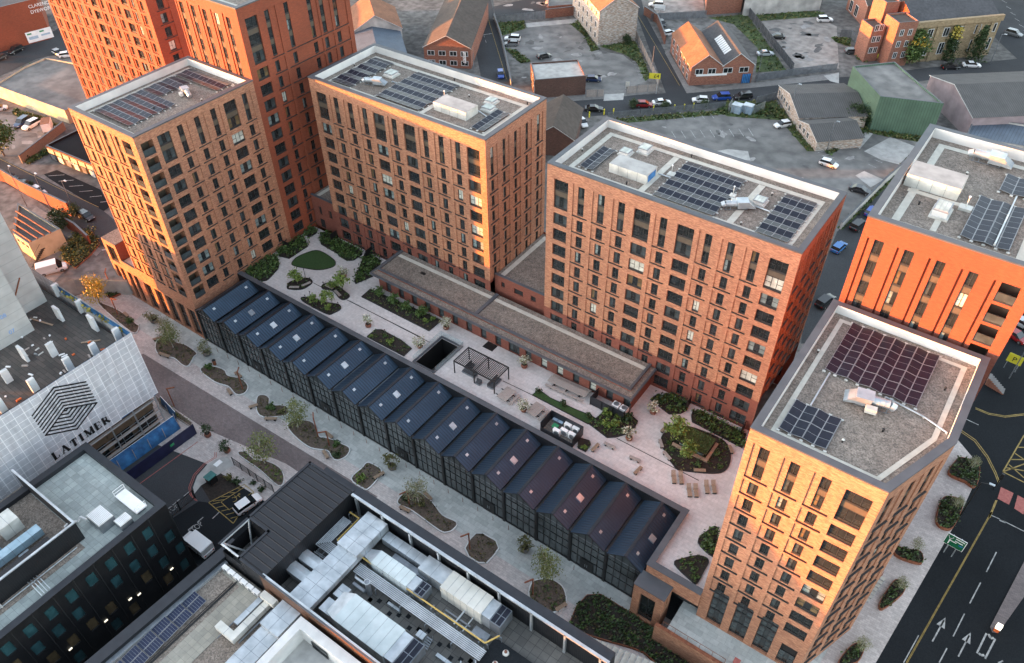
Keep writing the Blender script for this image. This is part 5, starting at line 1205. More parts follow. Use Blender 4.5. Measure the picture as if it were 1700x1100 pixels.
b = MB(); b.quad((-113, LY-.08, 18.2), (LX-.1, LY-.08, 18.2), (LX-.1, LY-.08, 20.2), (-113, LY-.08, 20.2), 'netting'); b.box(-113, LY-.3, 18.1, LX-.1, LY-.1, 19.0, 'concrete')
rnd = random.Random(5); leaves(rnd, 46, lambda r: (r.uniform(-112, -96), LY-.15, r.uniform(18.9, 20.0)), .28, 'leaf_yellow', b); b.build('edge_netting', lt)
# logo stripes on the sheeting
def st(mb, a, c, wd=.23):
    a, c = Vector(a), Vector(c); d = (c-a).normalized(); n = Vector((0, -d.z, d.y))*wd/2; o = Vector((.14, 0, 0))
    a = a-d*wd*.4; c = c+d*wd*.4
    mb.quad(a-n+o, c-n+o, c+n+o, a+n+o, 'ink')
lg = MB()
A0, B0, C0 = [Vector((LX, y, z)) for y, z in ((20.11, 17.61), (24.07, 19.6), (27.98, 17.4))]
A1, B1, C1 = [Vector((LX, y, z)) for y, z in ((20.23, 13.45), (24.01, 15.46), (27.96, 13.1))]
for k in range(8):
    f = k/7; p, q, r_ = A0.lerp(A1, f), B0.lerp(B1, f), C0.lerp(C1, f); st(lg, p, q); st(lg, q, r_)
D1 = Vector((LX, 24.04, 11.14))
for k in range(7):
    f = k/6.6; p, q, r_ = A1.lerp(B1, f), D1.lerp(B1, f), C1.lerp(B1, f); st(lg, p, q); st(lg, q, r_)
lg.build('logo', lt)
def text(name, body, size, M, m, parent=None, extrude=.02, align='LEFT', space=1.0):
    cu = bpy.data.curves.new(name, 'FONT'); cu.body = body; cu.size = size; cu.extrude = extrude; cu.align_x = align; cu.space_character = space; cu.offset = .0
    tmp = bpy.data.objects.new(name, cu); COL.objects.link(tmp); dg = bpy.context.evaluated_depsgraph_get()
    me = bpy.data.meshes.new_from_object(tmp.evaluated_get(dg)); bpy.data.objects.remove(tmp); bpy.data.curves.remove(cu)
    me.materials.clear(); me.materials.append(MATS[m]); me.transform(M)
    o = bpy.data.objects.new(name, me); COL.objects.link(o)
    if parent: child(o, parent)
    return o
# letters of the name, drawn as thick and thin strokes with serifs
LET = {'L': [((0, 0), (0, 1), 2), ((-.12, 0), (.5, 0), 0), ((-.14, 1), (.14, 1), 0), ((.5, 0), (.5, .25), 0)], 'A': [((-.05, 0), (.3, 1), 0), ((.3, 1), (.62, 0), 2), ((-.18, 0), (.08, 0), 0), ((.46, 0), (.8, 0), 0), ((.08, .35), (.2, .35), 0)],
       'T': [((.3, 0), (.3, 1), 2), ((-.05, 1), (.65, 1), 0), ((-.05, .75), (-.05, 1), 0), ((.65, .75), (.65, 1), 0), ((.15, 0), (.45, 0), 0)], 'I': [((.1, 0), (.1, 1), 2), ((-.05, 0), (.25, 0), 0), ((-.05, 1), (.25, 1), 0)],
       'M': [((0, 0), (0, 1), 0), ((0, 1), (.4, .05), 2), ((.4, .05), (.78, 1), 0), ((.8, 0), (.8, 1), 2), ((-.12, 0), (.12, 0), 0), ((.66, 0), (.95, 0), 0)], 'E': [((0, 0), (0, 1), 2), ((-.1, 0), (.5, 0), 0), ((-.1, 1), (.5, 1), 0), ((.18, .5), (.38, .5), 0), ((.5, 0), (.5, .25), 0), ((.5, .75), (.5, 1), 0)],
       'R': [((0, 0), (0, 1), 2), ((0, 1), (.4, .95), 0), ((.42, .95), (.42, .55), 1), ((.4, .52), (.15, .5), 0), ((.25, .45), (.58, 0), 2), ((-.12, 0), (.14, 0), 0), ((.5, 0), (.72, 0), 0), ((-.12, 1), (.1, 1), 0)]}
tx = MB(); y = 19.75; ht_ = 1.2
for ch_ in 'LATIMER':
    for (a, c, wq) in LET[ch_]:
        st(tx, (LX, y+a[0]*ht_, 8.75+a[1]*ht_), (LX, y+c[0]*ht_, 8.75+c[1]*ht_), (.12, .2, .36)[wq])
    y += {'L': 1.28, 'A': 1.45, 'T': 1.36, 'I': .92, 'M': 1.62, 'E': 1.22, 'R': 1.1}[ch_]
tx.build('lettering', lt)
# open lower storeys with scaffold
b = MB()
for k in range(10):
    y0 = -6+k*4.2
    b.box(-96.38, y0, 4.2, -96.2, y0+3.9, 7.2, 'cladding_brown'); b.box(-96.38, y0+.3, .8, -96.25, y0+3.5, 3.6, 'glass_dark'); b.box(-96.25, y0+1.85, .8, -96.15, y0+1.95, 3.6, 'galv')
b.build('window', lt)
b = MB()
for k in range(12):
    y0 = -6+k*3.8
    if y0 < 36: b.tube((-95.0, y0, 0), (-95.0, y0, 7.8), .06, .06, 'galv', 6); b.tube((-94.6, y0, 0), (-94.6, y0, 7.6), .05, .05, 'galv', 6)
for z in (2.2, 4.1, 6.6):
    b.tube((-94.7, -6, z), (-94.7, 35.8, z), .06, .06, 'galv', 6); b.tube((-95.1, -6, z+.5), (-95.1, 35.8, z+.5), .06, .06, 'galv_dark', 6)
    b.box(-95.2, 22, z-.1, -94.6, 35.6, z-.04, 'timber_grey')
b.build('scaffold', lt)
def hoarding(nm, label, x0, y0, x1, y1, h, m, slant=0.0, capm='white'):
    t = thing(nm, label, 'hoarding', ((x0+x1)/2, (y0+y1)/2, 0)); L = math.hypot(x1-x0, y1-y0); M = Matrix.Translation((x0, y0, 0)) @ Matrix.Rotation(math.atan2(y1-y0, x1-x0), 4, 'Z')
    b = MB(); n = max(2, int(L/2.4))
    for k in range(n):
        xa, xb = L*k/n, L*(k+1)/n-.02
        b.quad((xa, -.04, 0), (xb, -.04, 0), (xb, -.04+slant, h), (xa, -.04+slant, h), m); b.quad((xb, .04, 0), (xa, .04, 0), (xa, .04+slant, h), (xb, .04+slant, h), m); b.quad((xa, -.04+slant, h), (xb, -.04+slant, h), (xb, .04+slant, h), (xa, .04+slant, h), capm)
    q = MB(); q.add(b, M); q.build('panel', t)
    b = MB()
    for k in range(n+1): b.box(L*k/n-.04, .05, 0, L*k/n+.04, .13, h*.95, 'timber_grey')
    q = MB(); q.add(b, M); q.build('post', t); return t
hoarding('site_hoarding', 'dark navy site hoarding along the road below the white sheeting', -90.4, 20, -89.8, 37.6, 2.3, 'hoarding_navy', capm='hoarding_navy')
hoarding('debris_screen', 'bright blue netting screen between the sheeting and the navy hoarding', -93.4, 21, -92.8, 36.8, 2.4, 'netting', .9)
hoarding('debris_screen', 'short blue netting screen at the plaza corner of the scaffold', -94.6, 37.4, -99.5, 38.2, 2.0, 'netting', -.3)
hoarding('site_hoarding', 'short blue panel behind the white van', -143.8, 46.4, -144.0, 49.8, 1.8, 'netting')
b = MB(); q = Vector((-89.75, 33.0, 1.6)); b.box(q.x, q.y, 1.2, q.x+.03, q.y+.7, 1.7, 'tarp_green'); tag(b.build('site_notice'), 'small green notice on the dark navy hoarding', 'notice')
bed('rough strip of weeds and timber between the scaffold and the sett road', [(-102.2, 38.8), (-92.2, 38.5), (-91.6, 37.9), (-99, 37.9)], 0, soilm='mulch', kerbm='timber_grey', plants=[('leaf_olive', 2, .5, .12, 8), ('leaf_lime', 1, .4, .11, 7)], sm=False)
# stub columns and clutter on the slab
for k, (x, y, h_) in enumerate(((-108.2, 33.2, 2.4), (-101.9, 34.9, 2.6), (-107.1, 35.9, 2.2), (-97.0, 35.3, 2.2), (-104.4, 25.4, 2.4), (-101.8, 28.0, 2.4), (-97.2, 31.6, 2.0), (-97.4, 27.7, 2.2), (-102.2, 21.4, 2.2), (-113.6, 36.0, 2.2), (-97.6, 22.6, 2.2), (-97.6, 18.0, 2.2))):
    b = MB(); b.box(x-.75 if k in (0, 1, 4) else x-.25, y-.2, 18.1, x+.75 if k in (0, 1, 4) else x+.25, y+.2 if k in (0, 1, 4) else y+.75, 18.1+h_, 'concrete_pale'); b.build('stub_column', lt)
rnd = random.Random(9)
seamed('core_concrete', (.42, .42, .405), 1.5, 1, .85, 0, c2=(.33, .33, .32), bmpd=.01, width=.06)
mat('orange', (.5, .09, .02), (.6, .13, .03), 3, .6)
for k in range(46):
    x, y = rnd.uniform(-112, -97), rnd.uniform(16, 35); m = rnd.choice(['white', 'white', 'off_white', 'timber_grey', 'orange', 'galv', 'timber'])
    M = Matrix.Translation((x, y, 18.13)) @ Matrix.Rotation(rnd.uniform(0, 3.1), 4, 'Z'); b = MB(); L = rnd.uniform(.2, .9) if m != 'timber' else rnd.uniform(2, 5)
    b.box(-L/2, -.12, 0, L/2, .12, rnd.uniform(.06, .25), m); q = MB(); q.add(b, M)
    tag(q.build('site_debris'), 'loose scrap lying on the bare slab of the sheeted building', 'debris', 'scraps on the bare slab')
for (x0, y0, x1, y1, lb, zt) in ((-125, 20.5, -113.9, 34.4, 'taller of the two raw concrete cores at the left edge', 66), (-113.85, 23.8, -109.3, 29.6, 'nearer raw concrete core with blue level numbers on its side', 46)):
    t = thing('concrete_core', lb, 'concrete core', ((x0+x1)/2, (y0+y1)/2, 18.1)); b = MB()
    b.prism([(x0, y0), (x1, y0), (x1, y1), (x0, y1)], 18.1, zt, 'core_concrete'); b.build('core_wall', t)
    if x0 > -114:
        mat('blue_ink', (.15, .3, .6), None, 2, .7)
        for k, s_ in enumerate(('07', '08', '09')): text('level_number', s_, .9, Matrix.Translation((x1+.03, y0+2.6, 19.6+2.9*k)) @ Matrix.Rotation(R(90), 4, 'Z') @ Matrix.Rotation(R(90), 4, 'X'), 'blue_ink', t, .005)
    else:
        b = MB()
        for z in (24, 31, 38): b.tube((x1+.1, y0+12, z), (x1+.1, y0+9.6, z-3.2), .1, .1, 'corten', 6)
        b.build('prop', t)

# ------------------------------------------------------------------ dark office with the paved roof terrace
mat('office_dark', (.009, .0095, .011), (.014, .0145, .016), .8, .5, big=(.3, .8))
glass('glass_teal', (.02, .055, .062)); 
of = thing('dark_office', 'black panelled office with a pale paved flat roof beside the STOP road', 'office', (-79, 8, 0))
OX0, OX1, OY1, OZ = -87.6, -70.4, 22.4, 14.5
b = MB(); cells = []; rnd = random.Random(4)
for k in range(12):
    for r in range(4):
        if rnd.random() < .85: u = 46.0-1.9-k*2.6+(.5 if r % 2 else 0); cells.append((u, u+1.15, 1.2+r*3.3, 3.3+r*3.3, .18, 'glass_teal' if rnd.random() < .75 else 'glass_warm'))
facade(b, (OX1, OY1-46), (0, 1), 46, 0, OZ, [c for c in cells if c[0] > 0 and c[1] < 46], ('office_dark', 'office_dark'))
facade(b, (OX1, OY1), (-1, 0), OX1-OX0, 0, OZ, [], ('office_dark', 'office_dark')); facade(b, (OX0, OY1), (0, -1), 46, 0, OZ, [], ('office_dark', 'office_dark')); b.build('wall', of)
b = MB()
for k in range(19): y = OY1-46+k*2.55; b.box(OX1, y-.05, 0, OX1+.05, y+.05, OZ, 'void')
b.build('panel_joint', of)
b = MB(); ring(b, [(OX0, OY1-46), (OX1+.08, OY1-46), (OX1+.08, OY1+.08), (OX0, OY1+.08)], [(OX0+1, OY1-46), (OX1-.9, OY1-46), (OX1-.9, OY1-.9), (OX0+1, OY1-.9)], OZ, 'navy_metal')
for a, c in (((OX1-.9, OY1-46), (OX1-.9, OY1-.9)), ((OX1-.9, OY1-.9), (OX0+1, OY1-.9)), ((OX0+1, OY1-.9), (OX0+1, OY1-46))): b.quad((*a, OZ-.7), (*c, OZ-.7), (*c, OZ), (*a, OZ), 'navy_metal')
b.build('parapet', of)
paving('terrace_slabs', (.40, .44, .42), (.30, .335, .325), (.22, .24, .235), .9, .9, .02, big=.72, off=0)
b = MB(); b.quad((OX0+1, OY1-46, OZ-.7), (OX1-.9, OY1-46, OZ-.7), (OX1-.9, OY1-.9, OZ-.7), (OX0+1, OY1-.9, OZ-.7), 'terrace_slabs'); b.box(-75.2, -10, OZ-.7, -73.6, 13, OZ-.66, 'roof_gravel'); b.build('roof_terrace', of)
for k, (y, z, x) in enumerate(((19.0, .9, 3), (16, .9, 0), (13.5, .9, 0), (11, .9, 0), (8, .9, 0))):
    pass
mat('lamp_glow', (1, .93, .75), None, 2, .5); MATS['lamp_glow'].node_tree.nodes['Principled BSDF'].inputs['Emission Color'].default_value = (1, .9, .7, 1); MATS['lamp_glow'].node_tree.nodes['Principled BSDF'].inputs['Emission Strength'].default_value = .12
for k, (px, py) in enumerate(((285, 944), (231, 986), (216, 994), (176, 1030), (117, 1077))):
    p = at_x(px, py, OX1+.06); b = MB(); b.box(OX1+.05, p.y-.22, p.z-.1, OX1+.12, p.y+.22, p.z+.1, 'lamp_glow'); b.build('wall_light', of)
ZT = OZ-.7
def louvre_unit(label, x0, y0, x1, y1, h, sp='white'):
    t = thing('plant_unit', label, 'plant unit', ((x0+x1)/2, (y0+y1)/2, ZT), 'plant on the paved terrace'); b = MB(); b.box(x0, y0, ZT, x1, y1, ZT+h, 'galv_dark', 'off_white'); b.build('casing', t); b = MB()
    n = int((y1-y0)/.16)
    for k in range(n): b.box(x0+.15, y0+.1+k*.16, ZT+h, x1-.15, y0+.2+k*.16, ZT+h+.07, 'white')
    b.build('louvre', t)
louvre_unit('large white louvred unit on the paved terrace', -76.3, 15.4, -73.5, 17.4, 1.5); louvre_unit('smaller white louvred unit beside the large one on the terrace', -73.2, 17.0, -71.7, 18.6, 1.1)
t = thing('maintenance_cradle', 'white railed platform along the terrace parapet', 'platform', (-74, 20, ZT)); b = MB(); b.box(-76.6, 19.4, ZT+.5, -72.2, 20.9, ZT+.7, 'white'); b.box(-76.4, 19.6, ZT, -72.4, 20.7, ZT+.5, 'galv_dark'); b.build('deck', t); b = MB()
for xx in (-76.6, -72.2):
    for yy in (19.4, 20.9): b.tube((xx, yy, ZT+.6), (xx, yy, ZT+1.6), .04, .04, 'white', 6)
    for zz in (1.1, 1.6): b.tube((xx, 19.4, ZT+zz), (xx, 20.9, ZT+zz), .04, .04, 'white', 6)
b.build('guard_rail', t)
t = thing('flue_pipe', 'bent white flue pipe on the terrace beside the large louvred unit', 'pipe', (-77, 14.5, ZT)); b = MB(); P = [(-78.2, 13.2, ZT+.1), (-78.2, 14.0, ZT+.3), (-77.4, 14.6, ZT+.3), (-77.4, 15.1, ZT+.7), (-76.4, 15.3, ZT+.7)]
for p, q in zip(P, P[1:]): b.tube(p, q, .14, .14, 'white', 8)
b.build('pipe', t)
en2 = thing('plant_enclosure', 'open topped plant pen with a pale steel rim on the dark office roof', 'plant pen', (-81, 4, ZT)); EX0, EX1, EY0, EY1 = -88.5, -74.8, -20, 13.8
b = MB()
for (a, c) in (((EX0, EY1), (EX1, EY1)), ((EX1, EY1), (EX1, EY0))):
    nx = 0 if a[1] == c[1] else 1
    b.quad((*a, ZT), (*c, ZT), (*c, 17), (*a, 17), 'dark_seamed'); b.quad((c[0]-.12*nx, c[1]-.12*(1-nx), ZT), (a[0]-.12*nx, a[1]-.12*(1-nx), ZT), (a[0]-.12*nx, a[1]-.12*(1-nx), 17), (c[0]-.12*nx, c[1]-.12*(1-nx), 17), 'dark_metal')
b.build('screen', en2); b = MB(); b.box(EX0, EY1-.25, 17, EX1, EY1+.02, 17.15, 'galv'); b.box(EX1-.25, EY0, 17, EX1+.02, EY1-.25, 17.15, 'galv'); b.build('rim', en2)
b = MB(); b.quad((EX0, EY0, ZT+.03), (EX1-.2, EY0, ZT+.03), (EX1-.2, EY1-.2, ZT+.03), (EX0, EY1-.2, ZT+.03), 'roof_gravel'); b.box(-77.2, EY0, ZT+.03, -75.0, 11, 15.6, 'dark_seamed'); b.build('pen_floor', en2)
def boxy(nm, label, x0, y0, x1, y1, z0, z1, m, cat='plant unit', group='plant in the office roof pen', top=None, extra=None):
    t = thing(nm, label, cat, ((x0+x1)/2, (y0+y1)/2, z0), group); b = MB(); b.box(x0, y0, z0, x1, y1, z1, m, top); b.build('casing', t); b = MB()
    n = max(2, int(max(x1-x0, y1-y0)/1.2))
    for k in range(1, n):
        if x1-x0 >= y1-y0: xx = x0+(x1-x0)*k/n; b.box(xx-.02, y0-.012, z0, xx+.02, y1+.012, z1+.012, 'galv_dark')
        else: yy = y0+(y1-y0)*k/n; b.box(x0-.012, yy-.02, z0, x1+.012, yy+.02, z1+.012, 'galv_dark')
    b.build('panel_seam', t)
    if extra: extra(t)
    return t
mat('duct_blue', (.22, .33, .40), (.3, .42, .5), 1, .45, .2)
boxy('duct_run', 'long pale blue duct in the office roof pen', -80.0, -10, -78.8, 11.2, ZT+.6, ZT+1.7, 'duct_blue'); boxy('plant_unit', 'white topped tank in the office roof pen', -84.5, 8.0, -82.2, 10.4, ZT, ZT+2.2, 'off_white'); boxy('plant_unit', 'grey unit behind the long pale blue duct', -83.5, 3.0, -81.0, 7.0, ZT, ZT+1.8, 'duct_blue')
for k, (y, x, lb) in enumerate(((7.4, -73.2, 'third'), (9.5, -73.2, 'second'), (11.6, -73.2, 'first'))):
    t = thing('access_ladder', lb+' curved silver ladder rail from the pen over the office parapet', 'ladder', (x, y, ZT), 'ladder rails on the office roof') if k < 1 else None
    if t:
        b = MB()
        for q in range(4): b.tube((-74.6, y+q*.35-1, ZT+.4), (-73.0, y+q*.35-1, ZT+1.3), .05, .05, 'galv', 6); b.tube((-73.0, y+q*.35-1, ZT+1.3), (-71.6, y+q*.35-1, ZT+.5), .05, .05, 'galv', 6)
        b.build('rail', t)

# ------------------------------------------------------------------ plant deck building in the foreground
MZ, MD = 16.0, 12.0
mb_ = thing('plant_deck_building', 'black clad building with an open roof full of silver ducts in the foreground', 'building', (-38, 26, 0))
b = MB(); b.prism([(-59.2, 22.2), (-14.6, 22.2), (-14.6, 36.4), (-59.2, 36.4)], 0, MD, 'office_dark', 'deck_slabs') if False else None
paving('deck_slabs', (.15, .145, .135), (.10, .098, .093), (.05, .05, .05), 1.0, 1.0, .03, big=.6, off=0)
b.prism([(-59.2, 22.3), (-14.6, 22.3), (-14.6, 36.4), (-59.2, 36.4)], 0, MD, 'office_dark', 'deck_slabs'); b.build('body', mb_)
b = MB(); b.box(-51.4, 36.45, 0, -14.6, 37.6, MZ, 'dark_seamed', 'navy_metal'); b.box(-57.2, 36.65, 0, -51.4, 37.6, MZ-.3, 'dark_seamed', 'navy_metal'); b.build('plaza_screen', mb_)
seamed('brown_screen', (.085, .042, .025), 1.6, 0, .6, .1, bmpd=.02, width=.03)
b = MB(); b.box(-52.2, 22.05, MD-2, -14.6, 22.25, MZ, 'brown_screen', 'coping'); b.build('brown_screen', mb_)
b = MB()
for k in range(9): x = -50.8+k*4.4; b.box(x-.12, 36.1, MD, x+.12, 36.4, MZ, 'galv')
b.box(-51.4, 36.1, MZ-.2, -14.6, 36.43, MZ+.06, 'galv')
for k in range(9): x = -50.8+k*4.4; b.box(x-.08, 22.27, MD, x+.08, 22.45, MZ, 'galv')
b.box(-52, 22.27, MZ-.15, -14.6, 22.5, MZ+.05, 'galv'); b.build('steel_frame', mb_)
bx = MB(); bx.prism([(-59.3, 27.2), (-51.7, 22.3), (-51.7, 36.4), (-59.3, 36.4)], MD-8, MZ, 'dark_seamed')
seamed('ribbed_roof', (.02, .0215, .026), .9, 1, .42, .35, 'Object', .1, width=.12)
b = MB(); b.prism([(-59.2, 26.6), (-55.8, 26.6), (-55.8, 22.2), (-51.6, 22.2), (-51.6, 36.7), (-59.2, 36.7)], 0.5, MZ, 'dark_seamed', 'ribbed_roof'); b.build('ribbed_box', mb_)
b = MB()
for (xa, ya, xb, yb) in ((-59.2, 22.2, -59.2, 36.7), (-59.2, 36.7, -51.6, 36.7), (-55.8, 22.2, -51.6, 22.2), (-55.8, 22.2, -55.8, 26.6), (-59.2, 26.6, -55.8, 26.6)):
    b.box(min(xa, xb)-.15, min(ya, yb)-.15, MZ, max(xa, xb)+.15, max(ya, yb)+.15, MZ+.1, 'navy_metal')
b.build('roof_trim', mb_)
b = MB(); c4 = [(-59.2, 26.5), (-59.2, 22.2), (-55.9, 22.2), (-55.9, 26.5)]
b.tube((-59.1, 26.5, MZ-.1), (-59.1, 22.3, MZ-.1), .14, .14, 'galv', 8); b.tube((-59.1, 22.3, MZ-.1), (-55.9, 22.3, MZ-.1), .14, .14, 'galv', 8); b.tube((-59.1, 26.4, MZ-.1), (-57.4, 24.2, MD-2), .12, .12, 'galv', 8); b.tube((-56, 26.2, MD-2.5), (-59, 22.5, MZ-.2), .12, .12, 'galv', 8)
b.quad((-59.25, 26.6, 2), (-59.25, 22.2, 2), (-59.25, 22.2, MZ-1.6), (-59.25, 26.6, MZ-1.6), 'dark_seamed'); b.quad((-59.25, 22.15, 2), (-55.8, 22.15, 2), (-55.8, 22.15, MZ-1.6), (-59.25, 22.15, MZ-1.6), 'dark_seamed'); b.build('corner_frame', mb_)
G = 'silver plant on the open roof'
def duct(label, segs, m='galv', nm='air_duct', seam=1.25, grp=G):
    """rectangular ductwork; each segment a box with sheet joints"""
    t = thing(nm, label, 'duct', (segs[0][0], segs[0][1], MD), grp)
    b = MB(); s = MB()
    for (x0, y0, z0, x1, y1, z1) in segs:
        b.box(x0, y0, z0, x1, y1, z1, m)
        for ax in (0, 1):
            L = (x1-x0, y1-y0)[ax]; n = int(L/seam)
            for k in range(1, n):
                if ax == 0: xx = x0+L*k/n; s.box(xx-.02, y0-.015, z0, xx+.02, y1+.015, z1+.012, 'galv_dark')
                else: yy = y0+L*k/n; s.box(x0-.015, yy-.02, z0, x1+.015, yy+.02, z1+.011, 'galv_dark')
    b.build('sheet_metal', t); 
    if s.v: s.build('joint', t)
    return t
duct('wide silver duct crossing the open roof from screen to screen', [(-48.6, 22.9, MD+1.6, -45.4, 30.6, MD+2.4), (-48.6, 30.6, MD+1.6, -45.4, 36.0, MD+3.0)])
duct('silver duct running along the plaza screen to the big air handler', [(-45.3, 34.6, MD+.6, -38.9, 35.9, MD+1.7), (-38.9, 33.9, MD+.3, -35.2, 36.0, MD+2.2)])
duct('low dull silver duct between the two long air handlers', [(-43, 33.7, MD+.1, -37.5, 34.4, MD+.9)], 'galv_dark')
def ahu(label, x0, y0, x1, y1, h, m, hood=2.6, front=0):
    t = thing('air_handler', label, 'air handler', ((x0+x1)/2, (y0+y1)/2, MD), G)
    b = MB(); b.box(x0, y0, MD+.25, x1, y1, MD+h, m); b.build('casing', t); b = MB()
    for k in range(1, 6): xx = x0+(x1-x0)*k/6; b.box(xx-.015, y0-.012, MD+.25, xx+.015, y1+.012, MD+h+.01, 'galv_dark')
    b.build('panel_seam', t); b = MB(); b.box(x1, y0+.1, MD+.3, x1+hood*.45, y1-.1, MD+h-.1, 'galv'); b.build('end_section', t)
    b = MB(); xa = x1+hood*.45; b.box(xa, y0+.05, MD+.5, x1+hood, y1-.05, MD+h-.25, 'galv_dark'); b.build('intake_hood', t)
    b = MB(); n = 2
    for i in range(n):
        for j in range(n): b.box(xa+.12+i*(hood*.55-.1)/2, y0+.15+j*(y1-y0-.2)/2, MD+h-.25, xa+(i+1)*(hood*.55-.1)/2, y0+.05+(j+1)*(y1-y0-.2)/2, MD+h-.2, 'solar')
    b.build('grille', t); b = MB(); b.box(x0, y0+.1, MD, x1, y0+.25, MD+.25, 'galv_dark'); b.box(x0, y1-.25, MD, x1, y1-.1, MD+.25, 'galv_dark'); b.build('base_rail', t)
    if front:
        b = MB(); P = [(x0, y0), (x0, y1), (x0-1.6, y1-.4), (x0-1.6, y0+.4)]
        for (i, j) in ((0, 3), (3, 2), (2, 1)): b.quad((*P[j], MD+.8 if j in (2, 3) else MD+.25), (*P[i], MD+.8 if i in (2, 3) else MD+.25), (*P[i], MD+h-.6 if i in (2, 3) else MD+h), (*P[j], MD+h-.6 if j in (2, 3) else MD+h), 'galv')
        b.quad((x0, y0, MD+h), (x0, y1, MD+h), (x0-1.6, y1-.4, MD+h-.6), (x0-1.6, y0+.4, MD+h-.6), 'galv'); b.build('transition', t)
mat('ahu_pale', (.46, .53, .54), (.54, .61, .62), .8, .45, big=(.3, .88)); mat('ahu_cream', (.5, .5, .46), (.57, .57, .53), .8, .5, big=(.3, .85))
ahu('pale blue air handler left of the pipe rack, behind the wide duct', -43.9, 31.3, -38.5, 33.2, 2.2, 'ahu_pale', 2.3, 1); ahu('cream air handler with a dark intake beside the plaza screen', -35.1, 33.4, -29.3, 35.9, 2.6, 'ahu_cream', 2.6); ahu('largest air handler with rust stained sheeting along the brown screen', -42.3, 23.5, -34.9, 27.2, 2.6, 'ahu_pale', 2.8, 1)
for x0, y0, x1, y1, lb in ((-52.4, 25.0, -48.7, 26.5, 'front of two short domed silver ducts under the ribbed box'), (-52.4, 26.9, -48.7, 28.4, 'rear of two short domed silver ducts under the ribbed box')):
    t = thing('air_duct', lb, 'duct', (x0, y0, MD), G); b = MB(); ym = (y0+y1)/2; b.box(x0, y0, MD+.8, x1, y1, MD+1.7, 'galv'); b.quad((x0, y0, MD+1.7), (x1, y0, MD+1.7), (x1, ym, MD+1.95), (x0, ym, MD+1.95), 'galv'); b.quad((x0, ym, MD+1.95), (x1, ym, MD+1.95), (x1, y1, MD+1.7), (x0, y1, MD+1.7), 'galv'); b.build('sheet_metal', t)
    b = MB()
    for k in (1, 2): xx = x0+(x1-x0)*k/3; b.box(xx-.02, y0-.012, MD+.8, xx+.02, y1+.012, MD+1.72, 'galv_dark')
    b.build('joint', t)
mat('pipe_yellow', (.45, .3, .08), (.5, .35, .1), 2, .5)
def pipes(label, n, pts, gap, z, m='galv', r=.075):
    t = thing('pipe_rack', label, 'pipes', (*pts[0], MD), G); 
    for q in range(n):
        b = MB()
        P = []
        for i, p in enumerate(pts):
            d0 = (Vector(pts[i])-Vector(pts[i-1])).normalized() if i else None; d1 = (Vector(pts[i+1])-Vector(pts[i])).normalized() if i+1 < len(pts) else None
            nn = Vector((0, 0))
            for d in (d0, d1):
                if d is not None: nn += Vector((-d.y, d.x))
            P.append((p[0]+nn.x*gap*(q-(n-1)/2)*(1 if d0 is None or d1 is None else 1), p[1]+nn.y*gap*(q-(n-1)/2), z))
        for a, c in zip(P, P[1:]): b.tube(a, c, r, r, m, 8)
        b.build('pipe', t)
    b = MB(); 
    for a, c in zip(pts, pts[1:]):
        L = math.hypot(c[0]-a[0], c[1]-a[1]); k_ = max(1, int(L/3.5))
        for k in range(k_+1):
            f = min(.97, max(.03, k/k_)); x, y = a[0]+(c[0]-a[0])*f, a[1]+(c[1]-a[1])*f; al = abs(c[0]-a[0]) > abs(c[1]-a[1])
            w = gap*n/2+.2
            b.box(x-(.06 if al else w), y-(w if al else .06), z-.22, x+(.06 if al else w), y+(w if al else .06), z-.1, 'galv_dark')
            for sgn in (-1, 1): b.box(x-.05+(0 if al else w*sgn), y-.05+(w*sgn if al else 0), MD, x+.05+(0 if al else w*sgn), y+.05+(w*sgn if al else 0), z-.2, 'galv_dark')
    b.build('support', t)
pipes('rack of seven thin silver pipes running the length of the open roof', 7, [(-45.3, 30.2), (-26.6, 30.2)], .2, MD+1.3); pipes('bent rack of seven silver pipes beside the ribbed box', 7, [(-50.9, 34.4), (-50.9, 30.2), (-48.7, 30.2)], .2, MD+1.3)
pipes('single yellow gas pipe following the long pipe rack', 1, [(-51.2, 35.2), (-49.6, 35.2), (-49.6, 31.4), (-27.2, 31.4), (-26.4, 33.0)], .2, MD+1.6, 'pipe_yellow', .1)
for x0, y0, x1, y1, h_, lb in ((-45.0, 26.0, -43.6, 27.6, 1.6, 'small silver box with a sloping duct beside the wide duct'), (-44.9, 23.7, -43.0, 25.4, 1.9, 'dull silver box between the wide duct and the largest air handler')): boxy('plant_unit', lb, x0, y0, x1, y1, MD+.3, MD+h_, 'galv', group=G)
for x, y, lb in ((-42.3, 29.0, 'upright round flue between the pipe rack and the largest air handler'), ):
    t = thing('flue', lb, 'flue', (x, y, MD), G); b = MB(); b.tube((x, y, MD), (x, y, MD+2.6), .32, .32, 'galv_dark', 14); b.build('stack', t); b = MB(); b.lathe([(.38, 2.5), (.38, 2.65), (.3, 2.65)], 'galv', 14, (x, y, MD)); b.build('collar', t)
b = MB(); b.box(-27.0, 22.6, MD, -14.7, 33.0, MD+.5, 'office_dark', 'asphalt_dark'); b.build('felt_roof', mb_)
for x, y, lb in ((-25.0, 32.2, 'rear of two mushroom vents on the black felt roof'), (-25.2, 30.5, 'front of two mushroom vents on the black felt roof')):
    t = thing('roof_vent', lb, 'vent', (x, y, MD+.5), G); b = MB(); b.tube((x, y, MD+.5), (x, y, MD+1.0), .16, .16, 'terracotta', 10); b.build('stem', t); b = MB(); b.lathe([(.38, 0), (.35, .15), (.16, .25)], 'off_white', 14, (x, y, MD+.5)); b.build('flange', t)
b = MB()
for k in range(18): x, y = -42+ (k*37 % 15), 28.2+(k % 3)*.5; b.box(x, y, MD+.004, x+.5, y+.5, MD+.012, 'asphalt_dark')
b.build('deck_patch', mb_, kind='stuff')

